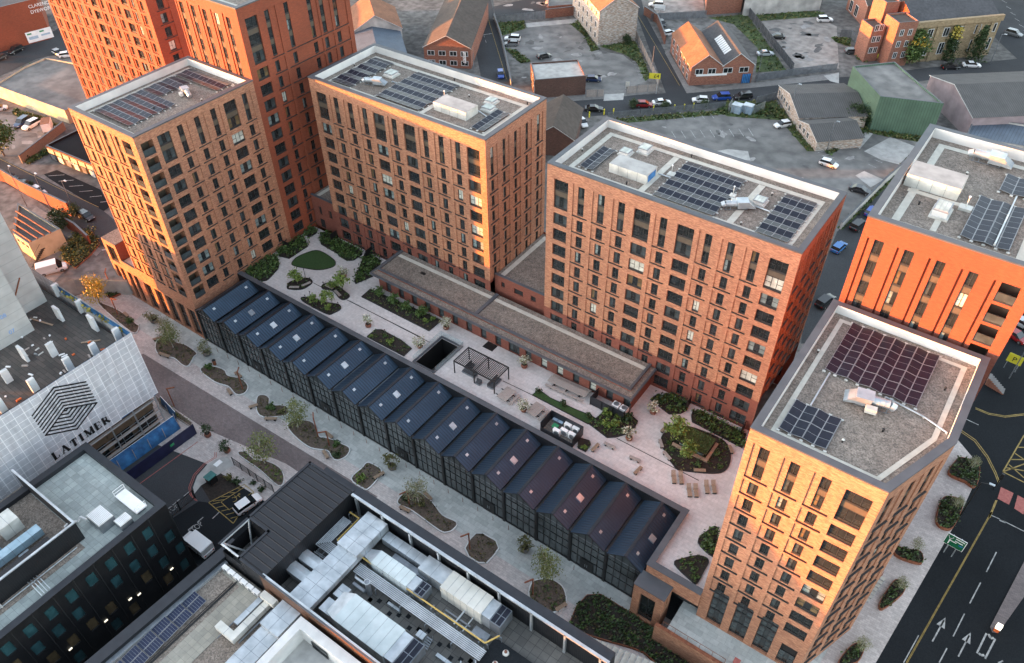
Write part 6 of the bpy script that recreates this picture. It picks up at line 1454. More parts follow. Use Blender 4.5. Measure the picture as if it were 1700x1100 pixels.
# lower gravel roof at the bottom
lr = thing('gravel_roof_building', 'low dark building with blue solar panels on its gravel roof at the bottom edge', 'building', (-56, 10, 0))
LZ = 12.0
b = MB(); b.prism([(-61.6, -30), (-44, -30), (-44, 22.0), (-59.6, 22.0)], 0, LZ, 'office_dark', 'roof_gravel'); b.build('body', lr)
b = MB(); b.prism([(-63.0, -30), (-61.6, -30), (-59.3, 24.4), (-60.7, 24.4)], 0, LZ+1, 'dark_seamed', 'navy_metal'); b.prism([(-61.6, -30), (-61.0, -30), (-58.9, 22), (-59.4, 22)], LZ, LZ+.45, 'galv', 'galv_dark'); b.build('parapet', lr)
paving('roof_slabs', (.33, .31, .26), (.26, .25, .215), (.18, .17, .15), .75, .75, .015, big=.7, off=0)
b = MB(); b.box(-55.5, -30, LZ+.01, -52.6, 20.8, LZ+.05, 'roof_slabs'); b.box(-58.6, 20.8, LZ+.01, -52.4, 21.9, LZ+.055, 'roof_slabs'); b.box(-56.3, -30, LZ+.02, -56.1, 21, LZ+.12, 'dark_metal'); b.build('walkway', lr)
t = thing('solar_array', 'blue solar array lying on the low gravel roof at the bottom edge', 'solar array', (-58, 10, LZ), 'solar arrays on the low roof')
mat('solar_blue', (.010, .016, .042), (.014, .022, .055), 3, .3, spec=.25)
b = MB(); b.box(-.62, -.95, 0, .62, .95, .04, 'solar_frame'); b.box(-.58, -.92, .04, .58, .92, .045, 'solar_blue')
for k in range(1, 6): b.box(-.58, -.92+k*.307-.01, .045, .58, -.92+k*.307+.01, .049, 'solar_frame')
pm = b.mesh('solar_panel')
for i in range(2):
    for j in range(8):
        o = bpy.data.objects.new('solar_panel', pm); COL.objects.link(o); child(o, t); o.location = (-58.55+i*1.3-(17.2-j*2)*0.04+.35, 16.3-j*2, LZ+.25); o.rotation_euler[0] = R(6)
b = MB(); b.box(-60, -1, LZ, -59.9, 17.4, LZ+.2, 'galv'); b.build('mounting_rail', t)
for k in range(6):
    x, y = -58.3+k*1.08, 22.9-k*.06
    ac(('first', 'second', 'third', 'fourth', 'fifth', 'last')[k]+' white unit from the left in the row of six on the low roof', x, 21.3, LZ+.05, .95, .5, .8, 0, 'row of six white units')
duct('white cased duct snaking over the slab walkway of the low roof', [(-53.2, 15.6, LZ+.4, -50.2, 16.5, LZ+1.2), (-51.0, 16.5, LZ+.4, -50.2, 21.6, LZ+1.2), (-51.6, 20.9, LZ+1.2, -49.4, 21.7, LZ+1.9)], 'off_white', grp='ducts of the low roof')
duct('low grey duct parallel to the white cased duct', [(-52.2, 17.3, LZ+.1, -51.5, 21.0, LZ+.7)], 'galv', grp='ducts of the low roof')
duct('long silver duct at the bottom edge stepping up towards the brown screen', [(-48.8, 18.6, LZ+.6, -45.9, 22.0, LZ+2.2), (-48.8, -10, LZ+.3, -46.2, 18.6, LZ+1.4)], 'galv', grp='ducts of the low roof')
wb = thing('white_block', 'white rendered block with a dark window cut by the bottom edge', 'building', (-38, 10, 0)); b = MB()
WZ = 15.0
b.prism([(-45.2, -40), (-44.2, -40), (-44.2, 21.6), (-45.2, 21.6)], 0, WZ, 'concrete_pale'); b.prism([(-44.2, 20.5), (-30, 20.5), (-30, 21.6), (-44.2, 21.6)], 0, WZ, 'concrete_pale'); b.build('parapet', wb)
b = MB(); b.quad((-44.2, -40, WZ-2.4), (-30, -40, WZ-2.4), (-30, 20.5, WZ-2.4), (-44.2, 20.5, WZ-2.4), 'concrete'); b.build('roof_surface', wb)
win_mb(2.4, 1.4, 2, 'dark').build('window', wb).matrix_basis = Matrix.Translation((-42.6, 20.42, WZ-2.2))

# ------------------------------------------------------------------ service road with the STOP markings
b = MB(); flat_poly('', [(-89.6, 24.5), (-89.4, 37.6), (-84.2, 37.6), (-83.2, 36.2), (-83.6, 34.4), (-83.15, 32.2), (-81.9, 30.4), (-80.75, 29.7), (-79, 29.5), (-77.6, 30.2), (-71.7, 29.8), (-60.2, 30), (-60.7, 22.6), (-71, 22.6), (-88, 22.6)], Z0-.02, 'asphalt', mb=b); struct(b, 'service_road')
b = MB(); flat_poly('', [(-80.2, 22.6), (-79, 29.4), (-77.6, 30.1), (-75.8, 35.4), (-72.5, 35.4), (-59.8, 34), (-60.7, 22.6)], Z0-.012, 'asphalt_dark', mb=b); struct(b, 'yard')
flat_poly('verge', [(-81, 31.4), (-77.6, 30.4), (-75.9, 35.5), (-72, 35.6), (-71.3, 37), (-79.8, 36.9)], Z0-.006, 'soil')
flat_poly('footway', [(-90, 37.7), (-71, 37.0), (-69, 38.2), (-80.9, 38.5), (-90.3, 39.1)], Z0+.004, 'plaza_paving')
flat_poly('footway', [(-83.1, 36.1), (-83.4, 34.4), (-82.9, 32.2), (-81.7, 30.5), (-80.6, 29.9), (-81, 31.4), (-80, 36.8), (-82, 37.4)], Z0+.03, 'concrete')
def line(mb, pts, wd, z, m):
    for a, c in zip(pts, pts[1:]):
        a, c = Vector((a[0], a[1], z)), Vector((c[0], c[1], z)); d = (c-a).normalized(); n = Vector((-d.y, d.x, 0))*wd/2; mb.quad(a-n, c-n, c+n, a+n, m)
b = MB(); K = [(-84.2, 36.9), (-83.4, 36.2), (-83.75, 34.4), (-83.3, 32.15), (-82, 30.25), (-80.8, 29.5), (-79.2, 29.3)]
line(b, K, .09, .006, 'red_line'); line(b, [(x-.25, y-.1) for x, y in K], .09, .006, 'red_line'); line(b, [(-88.9, 25), (-88.3, 36.6)], .12, .006, 'red_line')
line(b, [(-81.55, 28.7), (-81.55, 29.7)], .12, .006, 'white_line'); line(b, [(-74.9, 28.6), (-75.0, 30.0)], .12, .006, 'white_line'); line(b, [(-77.2, 23.3), (-77.2, 24.2)], .12, .006, 'white_line')
for x0 in (-81.3, -75.9): line(b, [(x0-.3, 25.3), (x0-.3, 26.3)], .15, .006, 'white_line'); line(b, [(x0-.3, 27.0), (x0-.3, 28.0)], .15, .006, 'white_line')
Y = 'yellow_line'
line(b, [(-77.6, 30.1), (-75.85, 35.3), (-73.6, 35.2), (-71.8, 29.8), (-77.6, 30.1)], .12, .008, Y); line(b, [(-76.2, 31.2), (-75.4, 35.2)], .1, .008, Y); line(b, [(-74.1, 31), (-73.75, 35.1)], .1, .008, Y); line(b, [(-76.2, 31.2), (-74.1, 31.0)], .1, .008, Y)
for k in range(4): line(b, [(-77.3+k*.42, 30.6+k*1.2), (-76.1+k*.2, 31.8+k*.9)], .1, .008, Y)
for k in range(5): line(b, [(-77+k*1.05, 30.15), (-76.3+k*1.05, 31.1)], .1, .008, Y)
# wheelchair symbol
c = Vector((-75.0, 32.6)); A = [(c.x+.42*math.cos(t), c.y+.42*math.sin(t)) for t in [math.radians(q) for q in range(-60, 200, 20)]]
line(b, A, .09, .009, Y); line(b, [(c.x-.1, c.y+.25), (c.x-.1, c.y+.85), (c.x+.45, c.y+.8)], .1, .009, Y); line(b, [(c.x-.1, c.y+.5), (c.x-.5, c.y+.5)], .09, .009, Y)
q = [(c.x-.1+.13*math.cos(t), c.y+1.05+.13*math.sin(t)) for t in [k*math.pi/4 for k in range(9)]]; line(b, q, .1, .009, Y)
struct(b, 'road_marking')
for x0, y0 in ((-80.6, 25.1), (-75.1, 25.2)):
    o = text('stop_lettering', 'STOP', 1.15, Matrix.Translation((x0, y0, .008)) @ Matrix.Rotation(R(92), 4, 'Z') @ Matrix.Scale(1.25, 4, (0, 1, 0)) @ Matrix.Scale(.75, 4, (1, 0, 0)), 'white_line', None, .002); o['kind'] = 'structure'
mat('cabinet_green', (.01, .1, .1), (.02, .14, .13), 2, .5)
t = thing('utility_cabinet', 'green utility cabinet in the planting by the curved kerb', 'cabinet', (-80, 32.9, 0)); b = MB(); b.box(-80.7, 32.2, 0, -79.6, 33.5, 1.4, 'dark_metal'); b.build('body', t); b = MB(); b.box(-80.8, 32.1, 1.4, -79.5, 33.6, 1.52, 'cabinet_green'); b.build('lid', t)
b = MB(); b.box(-82.6, 35.0, .04, -81.8, 36.2, .12, 'white'); tag(b.build('manhole_cover'), 'pale square cover slab on the kerb corner', 'cover')
fe = thing('mesh_fence', 'black mesh fence along the footway above the marked parking bay', 'fence', (-75.5, 36.8, 0)); b = MB()
for k in range(6): x = -79.9+k*1.78; b.box(x-.05, 36.8, 0, x+.05, 36.9, 2.0, 'dark_metal')
b.build('post', fe); b = MB()
for k in range(60): x = -79.9+k*.15; b.box(x-.012, 36.83, .1, x+.012, 36.86, 1.95, 'dark_metal')
b.box(-79.9, 36.82, 1.9, -71, 36.87, 1.95, 'dark_metal'); b.build('mesh', fe)
fe = thing('yard_gate', 'black barred gate across the service road between the two STOP markings', 'gate', (-80, 27, 0)); b = MB()
for k in range(22): y = 24.3+k*.24; b.box(-79.93, y-.015, .1, -79.9, y+.015, 1.8, 'dark_metal')
b.box(-79.95, 24.2, 1.7, -79.88, 29.5, 1.8, 'dark_metal'); b.box(-79.95, 24.2, .1, -79.88, 29.5, .2, 'dark_metal'); b.build('bars', fe); b = MB()
for y in (24.2, 26.9, 29.5): b.box(-80, y-.08, 0, -79.84, y+.08, 2.0, 'dark_metal')
b.build('post', fe)
for x, y, r, m, lb in ((-78.6, 34.6, .7, 'leaf_olive', 'rusty low bush behind the green cabinet'), (-76.9, 34.9, .7, 'leaf_dark', 'dark low bush left of the marked bay'), (-72.9, 36.2, .6, 'leaf_dark', 'dark low bush by the black mesh fence'), (-74.9, 36.2, .5, 'leaf_dark', 'small dark bush above the marked bay')): shrub(lb, x, y, 0, r, m)
# ------------------------------------------------------------------ streets and yards round the site
def zs(ox, oy, s): return zp(ox, oy, s, ZS)
C1, C2, C3 = zs(0, 0, 2.75), zs(550, 0, 2.75), zs(1100, 0, 2.75)
K1, K2, K3, K4, K5, K6 = zs(820, 0, 5.5), zs(1080, 0, 5.5), zs(1380, 0, 4.17), zs(560, 0, 5.5), zs(0, 180, 5.5), zs(0, 0, 8.27)
RD, RJ, C9 = zs(1400, 850, 4.4), zs(1540, 560, 2.96), zs(1100, 700, 2.75)
PXL = zs(0, 0, 1)
mat('carpark', (.13, .127, .125), (.22, .215, .205), .35, .92, big=(.05, .6), detail=12)
def sheet(name, pts, z, m): flat_poly(name, [tuple(p[:2]) for p in pts], ZS+z, m)
sheet('car_park', C3((-250, 560), (290, 520), (500, 500), (700, 690), (900, 600), (1180, 620), (1150, 700), (1010, 830), (790, 1080), (300, 900), (-250, 640)), .004, 'carpark')
sheet('car_park', K1((40, 330), (270, 250), (700, 200), (830, 330), (960, 460), (1180, 500), (1300, 600), (1400, 740), (1000, 880), (840, 860), (360, 560), (130, 450)), .004, 'carpark')
sheet('car_park', K2((960, 170), (1500, 140), (1700, 240), (1720, 620), (1320, 640), (1100, 330)), .004, 'ground_pale')
sheet('car_park', K2((-60, -60), (470, -60), (500, 110), (60, 120)), .004, 'ground_pale')
sheet('yard_surface', K1((-10, 60), (420, -40), (780, -40), (780, 70), (470, 90), (20, 160)), .004, 'asphalt')
sheet('rubble_yard', zs(0, 330, 6.875)((420, 740), (700, 560), (900, 660), (800, 760), (620, 940), (420, 900)), .004, 'ground_pale')
sheet('cross_street', PXL((880, 172), (1000, 161), (1110, 154), (1250, 139), (1420, 126), (1560, 110), (1760, 90), (1760, 112), (1560, 130), (1400, 152), (1290, 166), (1100, 184), (990, 192), (880, 205)), .008, 'asphalt')
sheet('back_street', PXL((766, -40), (805, -40), (849, 142), (866, 176), (866, 200), (812, 200), (798, 125)), .008, 'asphalt')
sheet('side_street', PXL((1040, -30), (1058, -30), (1070, 22), (1140, 152), (1106, 156), (1057, 25)), .012, 'asphalt')
sheet('far_road', PXL((1560, -30), (1640, -30), (1780, 40), (1780, 120), (1700, 108), (1660, 70)), .004, 'asphalt')
sheet('left_street', PXL((-60, 235), (0, 263), (55, 288), (110, 316), (172, 350), (215, 385), (190, 420), (160, 402), (120, 372), (60, 332), (0, 300), (-60, 270)), .006, 'asphalt')
sheet('forecourt', K5((400, 600), (520, 560), (920, 740), (1000, 900), (940, 940), (450, 640)), .004, 'asphalt_dark')
sheet('corner_street', PXL((-60, 130), (0, 86), (40, 70), (92, 50), (118, 30), (145, 20), (160, 60), (100, 88), (60, 98), (0, 126), (-60, 160)), .006, 'asphalt')
sheet('tree_yard', K5((-150, 60), (0, 60), (240, 60), (560, 160), (620, 200), (180, 430), (0, 440), (-150, 440)), .003, 'carpark')
sheet('main_road', PXL((1420, 1160), (1454, 1100), (1590, 862), (1621, 795), (1617, 762), (1592, 732), (1570, 715), (1590, 640), (1640, 600), (1660, 540), (1760, 480), (1850, 520), (1850, 1250)), .006, 'asphalt_dark')
sheet('link_street', PXL((1390, 384), (1531, 252), (1620, 280), (1560, 560), (1330, 570), (1335, 520)), .007, 'asphalt')
sheet('pavement', PXL((1350, 1120), (1454, 1100), (1590, 862), (1621, 795), (1617, 762), (1592, 732), (1540, 700), (1480, 850), (1420, 1000)), .02, 'plaza_paving')
sheet('pavement', PXL((60, 342), (120, 380), (170, 415), (160, 425), (110, 392), (50, 352)), .02, 'pavement')
sheet('pavement', K2((340, 770), (480, 810), (920, 760), (1700, 660), (1700, 720), (930, 800), (330, 850), (130, 480), (160, 460)), .02, 'pavement')
sheet('pavement', C2((985, 430), (1240, 415), (1460, 400), (1500, 420), (1240, 450), (985, 470)), .02, 'pavement')
for k, (fn, pts) in enumerate(((K1, ((25, 210), (270, 190), (285, 260), (60, 330))), (K1, ((110, 450), (200, 460), (330, 560), (250, 575))), (K1, ((790, 180), (860, 330), (960, 450), (890, 470), (830, 330), (700, 220))), (K1, ((960, 420), (1290, 370), (1430, 700), (1380, 740), (1300, 560), (1180, 490))), (C3, ((-250, 545), (290, 500), (290, 520), (-250, 568))),
                            (C3, ((415, 470), (515, 460), (700, 690), (660, 690), (530, 540), (420, 520))), (C3, ((740, 690), (850, 590), (970, 570), (960, 600), (880, 640), (760, 710))), (C3, ((960, 590), (1190, 625), (1180, 650), (960, 610))), (K2, ((880, 120), (1270, 90), (1590, 110), (1560, 150), (1000, 190), (960, 170))), (K2, ((520, 160), (880, 130), (1240, 640), (960, 660), (980, 440), (760, 220))), (K3, ((0, 255), (130, 270), (130, 320), (30, 290))),
                            (K3, ((190, 370), (260, 400), (240, 430), (170, 400))), (C3, ((1000, 830), (1180, 660), (1190, 690), (820, 1050), (800, 1040))), (K5, ((120, 0), (420, 90), (560, 160), (400, 150), (120, 60))), (K6, ((300, 940), (560, 840), (620, 880), (330, 970))), (K5, ((230, 480), (430, 370), (460, 400), (260, 510))), (K2, ((600, 1000), (700, 920), (960, 920), (1180, 1000), (1250, 1100), (700, 1060))))):
    P = [tuple(p[:2]) for p in fn(*pts)]; rnd = random.Random(k); b = MB(); flat_poly('', P, ZS+.016, 'grass', mb=b)
    for q in range(240):
        x, y = in_poly(P, rnd); hr = rnd.uniform(.15, .6); leaves(rnd, 3, lambda r: (x+r.gauss(0, hr*.5), y+r.gauss(0, hr*.5), ZS+abs(r.gauss(.4, .3))*hr), .22, 'leaf_olive' if rnd.random() < .4 else 'leaf_mid' if rnd.random() < .6 else 'leaf_dark', b)
    o = b.build('rough_grass'); tag(o, 'rough weedy grass fringing the car parks and walls', 'grass', 'rough grass patches', 'stuff')
for fn, pts in ((C3, ((920, 690), (1040, 625), (1160, 670), (1080, 750), (1000, 730))), (C3, ((860, 640), (930, 600), (960, 610), (900, 680))), (C3, ((880, 800), (920, 780), (1010, 820), (950, 855))), (C3, ((240, 690), (300, 680), (390, 690), (400, 730), (300, 730))), (K1, ((290, 210), (680, 175), (780, 165), (780, 205), (300, 250))), (K1, ((1010, 860), (1190, 850), (1180, 910), (1000, 920))), (K2, ((1580, 690), (1720, 660), (1720, 760), (1640, 740)))):
    sheet('concrete_patch', fn(*pts), .022, 'concrete')
# markings
b = MB()
def rl(fn, pts, wd, m='white_line', z=.026): line(b, [tuple(p[:2]) for p in fn(*pts)], wd, ZS+z, m)
for k in range(9): rl(C3, ((40+k*44, 598-k*1.5), (62+k*44, 632-k*1.5)), .14)
for k in range(11): rl(C3, ((-230+k*44, 520-k*1.2), (-205+k*44, 552-k*1.2)), .14)
for k in range(10): rl(C3, ((600+k*18, 600+k*16), (640+k*18, 590+k*16)), .13)
for k in range(7): rl(C3, ((940+k*28, 750-k*22), (975+k*28, 765-k*22)), .13)
for k in range(8): rl(K1, ((1250+k*14, 530+k*30), (1330+k*14, 528+k*30)), .12)
for k in range(6): rl(K5, ((440+k*95, 615+k*48), (590+k*85, 605+k*48)), .14)
for o in (0, 6): rl(RD, ((1080+o, 0), (460+o, 1100)), .13, 'yellow_line')
for o in (0, 6): rl(RJ, ((160+o, 462-o), (230+o, 510-o), (290+o, 590-o), (330+o, 670-o), (347+o, 716-o)), .13, 'yellow_line'); rl(RJ, ((335+o, 800), (300+o, 885)), .13, 'yellow_line'); rl(RJ, ((235, 345+o), (300, 372+o), (380, 386+o), (474, 375+o)), .13, 'yellow_line')
for a, c in (((1118, 292), (1045, 437)), ((1003, 514), (923, 667)), ((885, 742), (802, 908)), ((757, 994), (700, 1100))): rl(RD, (a, c), .14)
for a, c in (((735, 790), (650, 945)), ((920, 900), (840, 1055))):
    rl(RD, (a, c), .17); p, q = [Vector(v[:2]) for v in RD(a, c)]; d = (p-q).normalized(); n = Vector((-d.y, d.x)); b.poly([(*(p+d*.5), ZS+.026), (*(p-d*1.1+n*.5), ZS+.026), (*(p-d*1.1-n*.5), ZS+.026)], 'white_line', True)
rl(RD, ((1165, 1085), (1150, 1095), (1130, 1100)), .17); rl(RD, ((1045, 885), (975, 1030)), .2); rl(RD, ((1110, 925), (1035, 1070)), .2); rl(RD, ((1060, 890), (1075, 920), (1100, 920)), .3); rl(RD, ((990, 1030), (1005, 1045), (1030, 1045)), .3)
rl(RD, ((1075, 20), (1140, 50), (1320, 140)), .14); rl(RD, ((1140, 55), (1185, 75)), .35); rl(RD, ((550, 900), (440, 1100)), .12)
for a, c in (((370, 660), (474, 480)), ((370, 660), (474, 712)), ((410, 600), (474, 600)), ((445, 540), (474, 540)), ((400, 625), (474, 690)), ((430, 570), (474, 600)), ((385, 640), (474, 655)), ((370, 660), (560, 590))): rl(RJ, (a, c), .18, 'yellow_line')
rl(RJ, ((190, 402), (250, 430)), .14); rl(C2, ((680, 160), (735, 152)), .3)
for k in range(9): rl(C2, ((640+k*8, -10+k*24), (643+k*8, 2+k*24)), .12)
rl(C2, ((690, 0), (800, 360)), .12, 'yellow_line'); rl(C2, ((1400, 70), (1590, 390)), .12, 'yellow_line'); rl(K5, ((0, 460), (480, 700), (900, 900)), .12, 'yellow_line')
for k in range(7): rl(K3, ((1180+k*30, 0+k*42), (1215+k*30, 20+k*42)), .14)
for pts in (((360, 735), (422, 765), (400, 822), (343, 792)), ((442, 775), (490, 800), (470, 870), (425, 840))): b.poly([(p.x, p.y, ZS+.024) for p in ccw([q for q in RJ(*pts)])], 'red_line')
struct(b, 'road_marking')
sheet('traffic_island', RD((1330, 340), (1070, 840), (1085, 880), (1130, 885), (1340, 590)), .1, 'road_setts')

# ------------------------------------------------------------------ older buildings beyond
mat('roof_brown', (.06, .046, .038), (.085, .066, .055), 1.2, .9, big=(.2, .8)); mat('roof_orange', (.20, .085, .045), (.27, .12, .065), 1.5, .9, big=(.3, .75)); mat('slate', (.05, .05, .055), (.075, .075, .082), 1.5, .8, big=(.2, .75))
seamed('corrugated', (.085, .082, .08), .5, 0, .85, 0, width=.25); seamed('green_cladding', (.085, .15, .105), .6, 0, .6, .05, bmpd=.03, width=.15); seamed('blue_shed', (.075, .10, .135), .7, 0, .6, .1, width=.15)
mat('render_white', (.46, .44, .42), (.6, .58, .55), .6, .85, big=(.25, .6), detail=9); mat('render_pink', (.3, .235, .25), (.38, .3, .31), .5, .85, big=(.3, .75)); mat('render_cream', (.45, .38, .26), (.55, .47, .33), .5, .85, big=(.3, .8))
brick('brick_painted', (.52, .5, .47), (.36, .25, .19), (.45, .42, .38), .6, .2, .015, cold=(.55, 1.15)); mat('white_frame', (.55, .56, .56), (.62, .63, .63), 2, .5)
def wgrid(t, p, d, n, u0, u1, z0, ks, w_, h_, zs_, fm='white_frame'):
    """small windows proud of an old wall: p start, d direction, n outward"""
    for zz in zs_:
        for k in range(ks):
            u = u0+(u1-u0-w_)*(k/(ks-1) if ks > 1 else .5); b = MB()
            P = lambda uu, z, o: (p.x+d.x*uu+n.x*o, p.y+d.y*uu+n.y*o, z)
            b.quad(P(u-.1, zz-.1, .03), P(u+w_+.1, zz-.1, .03), P(u+w_+.1, zz+h_+.1, .03), P(u-.1, zz+h_+.1, .03), fm)
            for q in range(2): b.quad(P(u+w_*q/2+.06, zz+.05, .05), P(u+w_*(q+1)/2-.06, zz+.05, .05), P(u+w_*(q+1)/2-.06, zz+h_-.05, .05), P(u+w_*q/2+.06, zz+h_-.05, .05), 'glass_dark')
            b.build('window', t)
def house(name, label, p0, p1, depth, ze, zr, wm_, rm, wins=None, over=.25, cat='building', back=False):
    """gabled block: p0-p1 is the gable wall seen from the camera, depth runs away from it"""
    p0, p1 = Vector(p0[:2]), Vector(p1[:2]); d = (p1-p0); W = d.length; d.normalize(); n = Vector((d.y, -d.x)); t = thing(name, label, cat, ((p0.x+p1.x)/2, (p0.y+p1.y)/2, ZS))
    q = lambda u, v, z: (p0.x+d.x*u-n.x*v, p0.y+d.y*u-n.y*v, z)
    b = MB()
    b.poly([q(0, 0, ZS), q(W, 0, ZS), q(W, 0, ze), q(W/2, 0, zr), q(0, 0, ze)], wm_); i = len(b.uv)-1; b.uv[i] = [(0, ZS), (W, ZS), (W, ze), (W/2, zr), (0, ze)]
    b.poly([q(W, depth, ZS), q(0, depth, ZS), q(0, depth, ze), q(W/2, depth, zr), q(W, depth, ze)], wm_); b.uv[-1] = [(0, ZS), (W, ZS), (W, ze), (W/2, zr), (0, ze)]
    b.quad(q(W, 0, ZS), q(W, depth, ZS), q(W, depth, ze), q(W, 0, ze), wm_); b.quad(q(0, depth, ZS), q(0, 0, ZS), q(0, 0, ze), q(0, depth, ze), wm_); b.build('wall', t)
    b = MB(); o = over; k = (zr-ze)/(W/2)
    b.quad(q(W/2, -o, zr+.1), q(W/2, depth+o, zr+.1), q(-o, depth+o, ze-k*o+.1), q(-o, -o, ze-k*o+.1), rm); b.quad(q(W/2, depth+o, zr+.1), q(W/2, -o, zr+.1), q(W+o, -o, ze-k*o+.1), q(W+o, depth+o, ze-k*o+.1), rm)
    b.quad(q(-o, -o, ze-k*o-.08), q(W/2, -o, zr-.08), q(W/2, -o, zr+.1), q(-o, -o, ze-k*o+.1), 'white_frame'); b.quad(q(W/2, -o, zr-.08), q(W+o, -o, ze-k*o-.08), q(W+o, -o, ze-k*o+.1), q(W/2, -o, zr+.1), 'white_frame'); b.build('roof', t)
    if wins:
        for (side, u0, u1, ks, w_, h_, zz) in wins:
            if side == 'f': wgrid(t, Vector((p0.x, p0.y)), d, n, u0, min(u1, W-.8), 0, ks, w_, h_, zz)
            else: wgrid(t, Vector(q(0, depth, 0)[:2]), n, -d, u0, min(u1, depth-.8), 0, ks, w_, h_, zz)
    return t
def block(name, label, pts, zt, wm_, rm, wins=None, par=.4, cat='building'):
    """flat roofed block on any convex plan given as points"""
    P = ccw([tuple(p[:2]) for p in pts]); cx = sum(p[0] for p in P)/len(P); cy = sum(p[1] for p in P)/len(P); t = thing(name, label, cat, (cx, cy, ZS)); b = MB(); n = len(P); u = 0
    for i in range(n):
        a, c = P[i], P[(i+1) % n]; L = math.hypot(c[0]-a[0], c[1]-a[1]); b.quad((*a, ZS), (*c, ZS), (*c, zt), (*a, zt), wm_, [(u, ZS), (u+L, ZS), (u+L, zt), (u, zt)]); u += L
    I = inset(P, .3); b.build('wall', t); b = MB(); ring(b, P, I, zt+.02, 'coping')
    for i in range(n): b.quad((*I[(i+1) % n], zt-par), (*I[i], zt-par), (*I[i], zt+.02), (*I[(i+1) % n], zt+.02), wm_)
    b.poly([(*p, zt-par) for p in I], rm); b.build('roof', t)
    if wins:
        for (i, u0, u1, ks, w_, h_, zz) in wins:
            # wall i counted from the one nearest the camera
            k = min(range(n), key=lambda j: (P[j][1]+P[(j+1) % n][1])) if i == 'f' else i
            a, c = Vector(P[k]), Vector(P[(k+1) % n]); d = (c-a); L = d.length; d.normalize(); wgrid(t, a, d, Vector((d.y, -d.x)), u0*L, u1*L, 0, ks, w_, h_, zz)
    return t
house('painted_brick_house', 'tall white painted brick building with an orange roof and a peeling blank gable', K1((945, 415))[0], K1((1290, 375))[0], 24, 13.3, 17, 'brick_painted', 'roof_orange', [('l', 2, 22, 6, 1.0, 1.6, (5, 8, 11))])
hb = house('gabled_office', 'brown roofed brick building with white windows and a sunlit orange gable by the back street', at(703, 77, 9.2), at(781, 80, 9.2), 34, 9.2, 12.4, 'brick_old', 'roof_brown', [('f', 1, 15, 4, 1.8, 1.2, (7.0, 4.4))])
p = at(775, 100, 6.0); b = MB(); b.box(p.x-1.2, p.y-.25, 5.2, p.x-.1, p.y-.18, 8.2, 'white')
for k in range(6): b.box(p.x-1.05, p.y-.27, 5.5+k*.42, p.x-.3-(k % 3)*.1, p.y-.255, 5.62+k*.42, 'ink')
tag(b.build('wall_sign'), 'tall white sign with dark lines on the corner of the brown roofed brick building', 'sign')
house('metal_shed', 'blue grey metal shed with a low ridge behind the first slab', at(583, 110, 8.2), at(678, 100, 8.2), 26, 8.2, 10.2, 'blue_shed', 'blue_shed')
house('rendered_house', 'stained white rendered gable with an orange left roof slope behind the blue grey shed', at(582, 55, 9), at(667, 46, 9), 16, 9, 13.2, 'render_white', 'roof_orange')
hp0, hp1 = at(884, 226, 8), at(953, 232, 8)
house('hipped_shed', 'dark brown roofed brick building tucked between the two slabs', hp0, hp1, 15, 8.0, 11.0, 'brick_dark', 'roof_brown')
block('brick_workshop', 'small dark brick workshop with a pale flat roof in the grassy car park', [at(820+x/5.5, y/5.5, 8.6) for x, y in ((335, 570), (770, 540), (842, 690), (375, 728))], 8.6, 'brick_dark', 'concrete', [('f', .3, .95, 2, 2.6, 1.0, (6.6, 4.6))])
# workshop with the valley roof on the street corner
w0, w1 = K2((350, 780))[0], K2((915, 752))[0]; wm2 = (w0+w1)/2
house('valley_roof_workshop', 'left gable of the street corner workshop, its left roof slope glowing orange', w0, wm2, 21, 8.6, 11.6, 'brick_old', 'roof_orange', [('f', 1.2, 6.4, 2, 1.9, 1.3, (6.6,)), ('l', 2, 19, 5, 1.6, 1.4, (6.6, 4.2))])  # this half's roof is coloured orange for the low sun falling on it
vw = house('valley_roof_workshop', 'right gable of the street corner workshop with a long roof light and blue gate', wm2, w1, 21, 8.6, 11.6, 'brick_old', 'slate', [('f', .3, 6.8, 2, 2.3, 1.3, (6.6,))])
d = (w1-w0).normalized(); n = Vector((d.y, -d.x, 0)); b = MB(); a = w0+d*1.5+n*.06; c = w0+d*9.5+n*.06
b.quad((a.x, a.y, 6.0), (c.x, c.y, 6.0), (c.x, c.y, 6.55), (a.x, a.y, 6.55), 'white'); tag(b.build('fascia_sign'), 'long blank white fascia board on the street corner workshop', 'sign')
b = MB(); a = w1-d*2.6+n*.06; c = w1-d*.4+n*.06; b.quad((a.x, a.y, ZS), (c.x, c.y, ZS), (c.x, c.y, 6.1), (a.x, a.y, 6.1), 'tarp_blue')
for q in range(6): x = a.lerp(c, q/5)+n*.02; b.box(x.x-.04, x.y-.04, ZS, x.x+.04, x.y+.04, 6.1, 'dark_metal')
b.build('gate', vw)
m0 = wm2-n*4; rl_ = MB(); W2 = (w1-wm2).length
for q in range(9):
    v0 = 4+q*1.1; A = [wm2+d*1.3-n*v0, wm2+d*2.9-n*v0, wm2+d*2.9-n*(v0+.9), wm2+d*1.3-n*(v0+.9)]; zz = [8.6+3*(u/(W2/2))+.16 for u in (1.3, 2.9, 2.9, 1.3)]; rl_.quad(*[(p.x, p.y, z) for p, z in zip(A, zz)], 'white_frame')
rl_.build('roof_light', vw)
block('green_clad_building', 'green metal clad building with a worn grey flat roof beside the car park', [at(1380+x/4.17, y/4.17, 12.2) for x, y in ((150, 455), (440, 425), (780, 715), (340, 665))], 12.2, 'green_cladding', 'carpark')
e0, e1, e2 = C3((522, 440))[0], C3((612, 590))[0], C3((695, 690))[0]
house('derelict_shed', 'rear half of the derelict painted shed with a torn corrugated roof', e1, e0, 13.5, 6.6, 8.6, 'brick_painted', 'corrugated', [('f', .8, 8, 4, 1.0, 1.3, (5.0,))]) if False else None
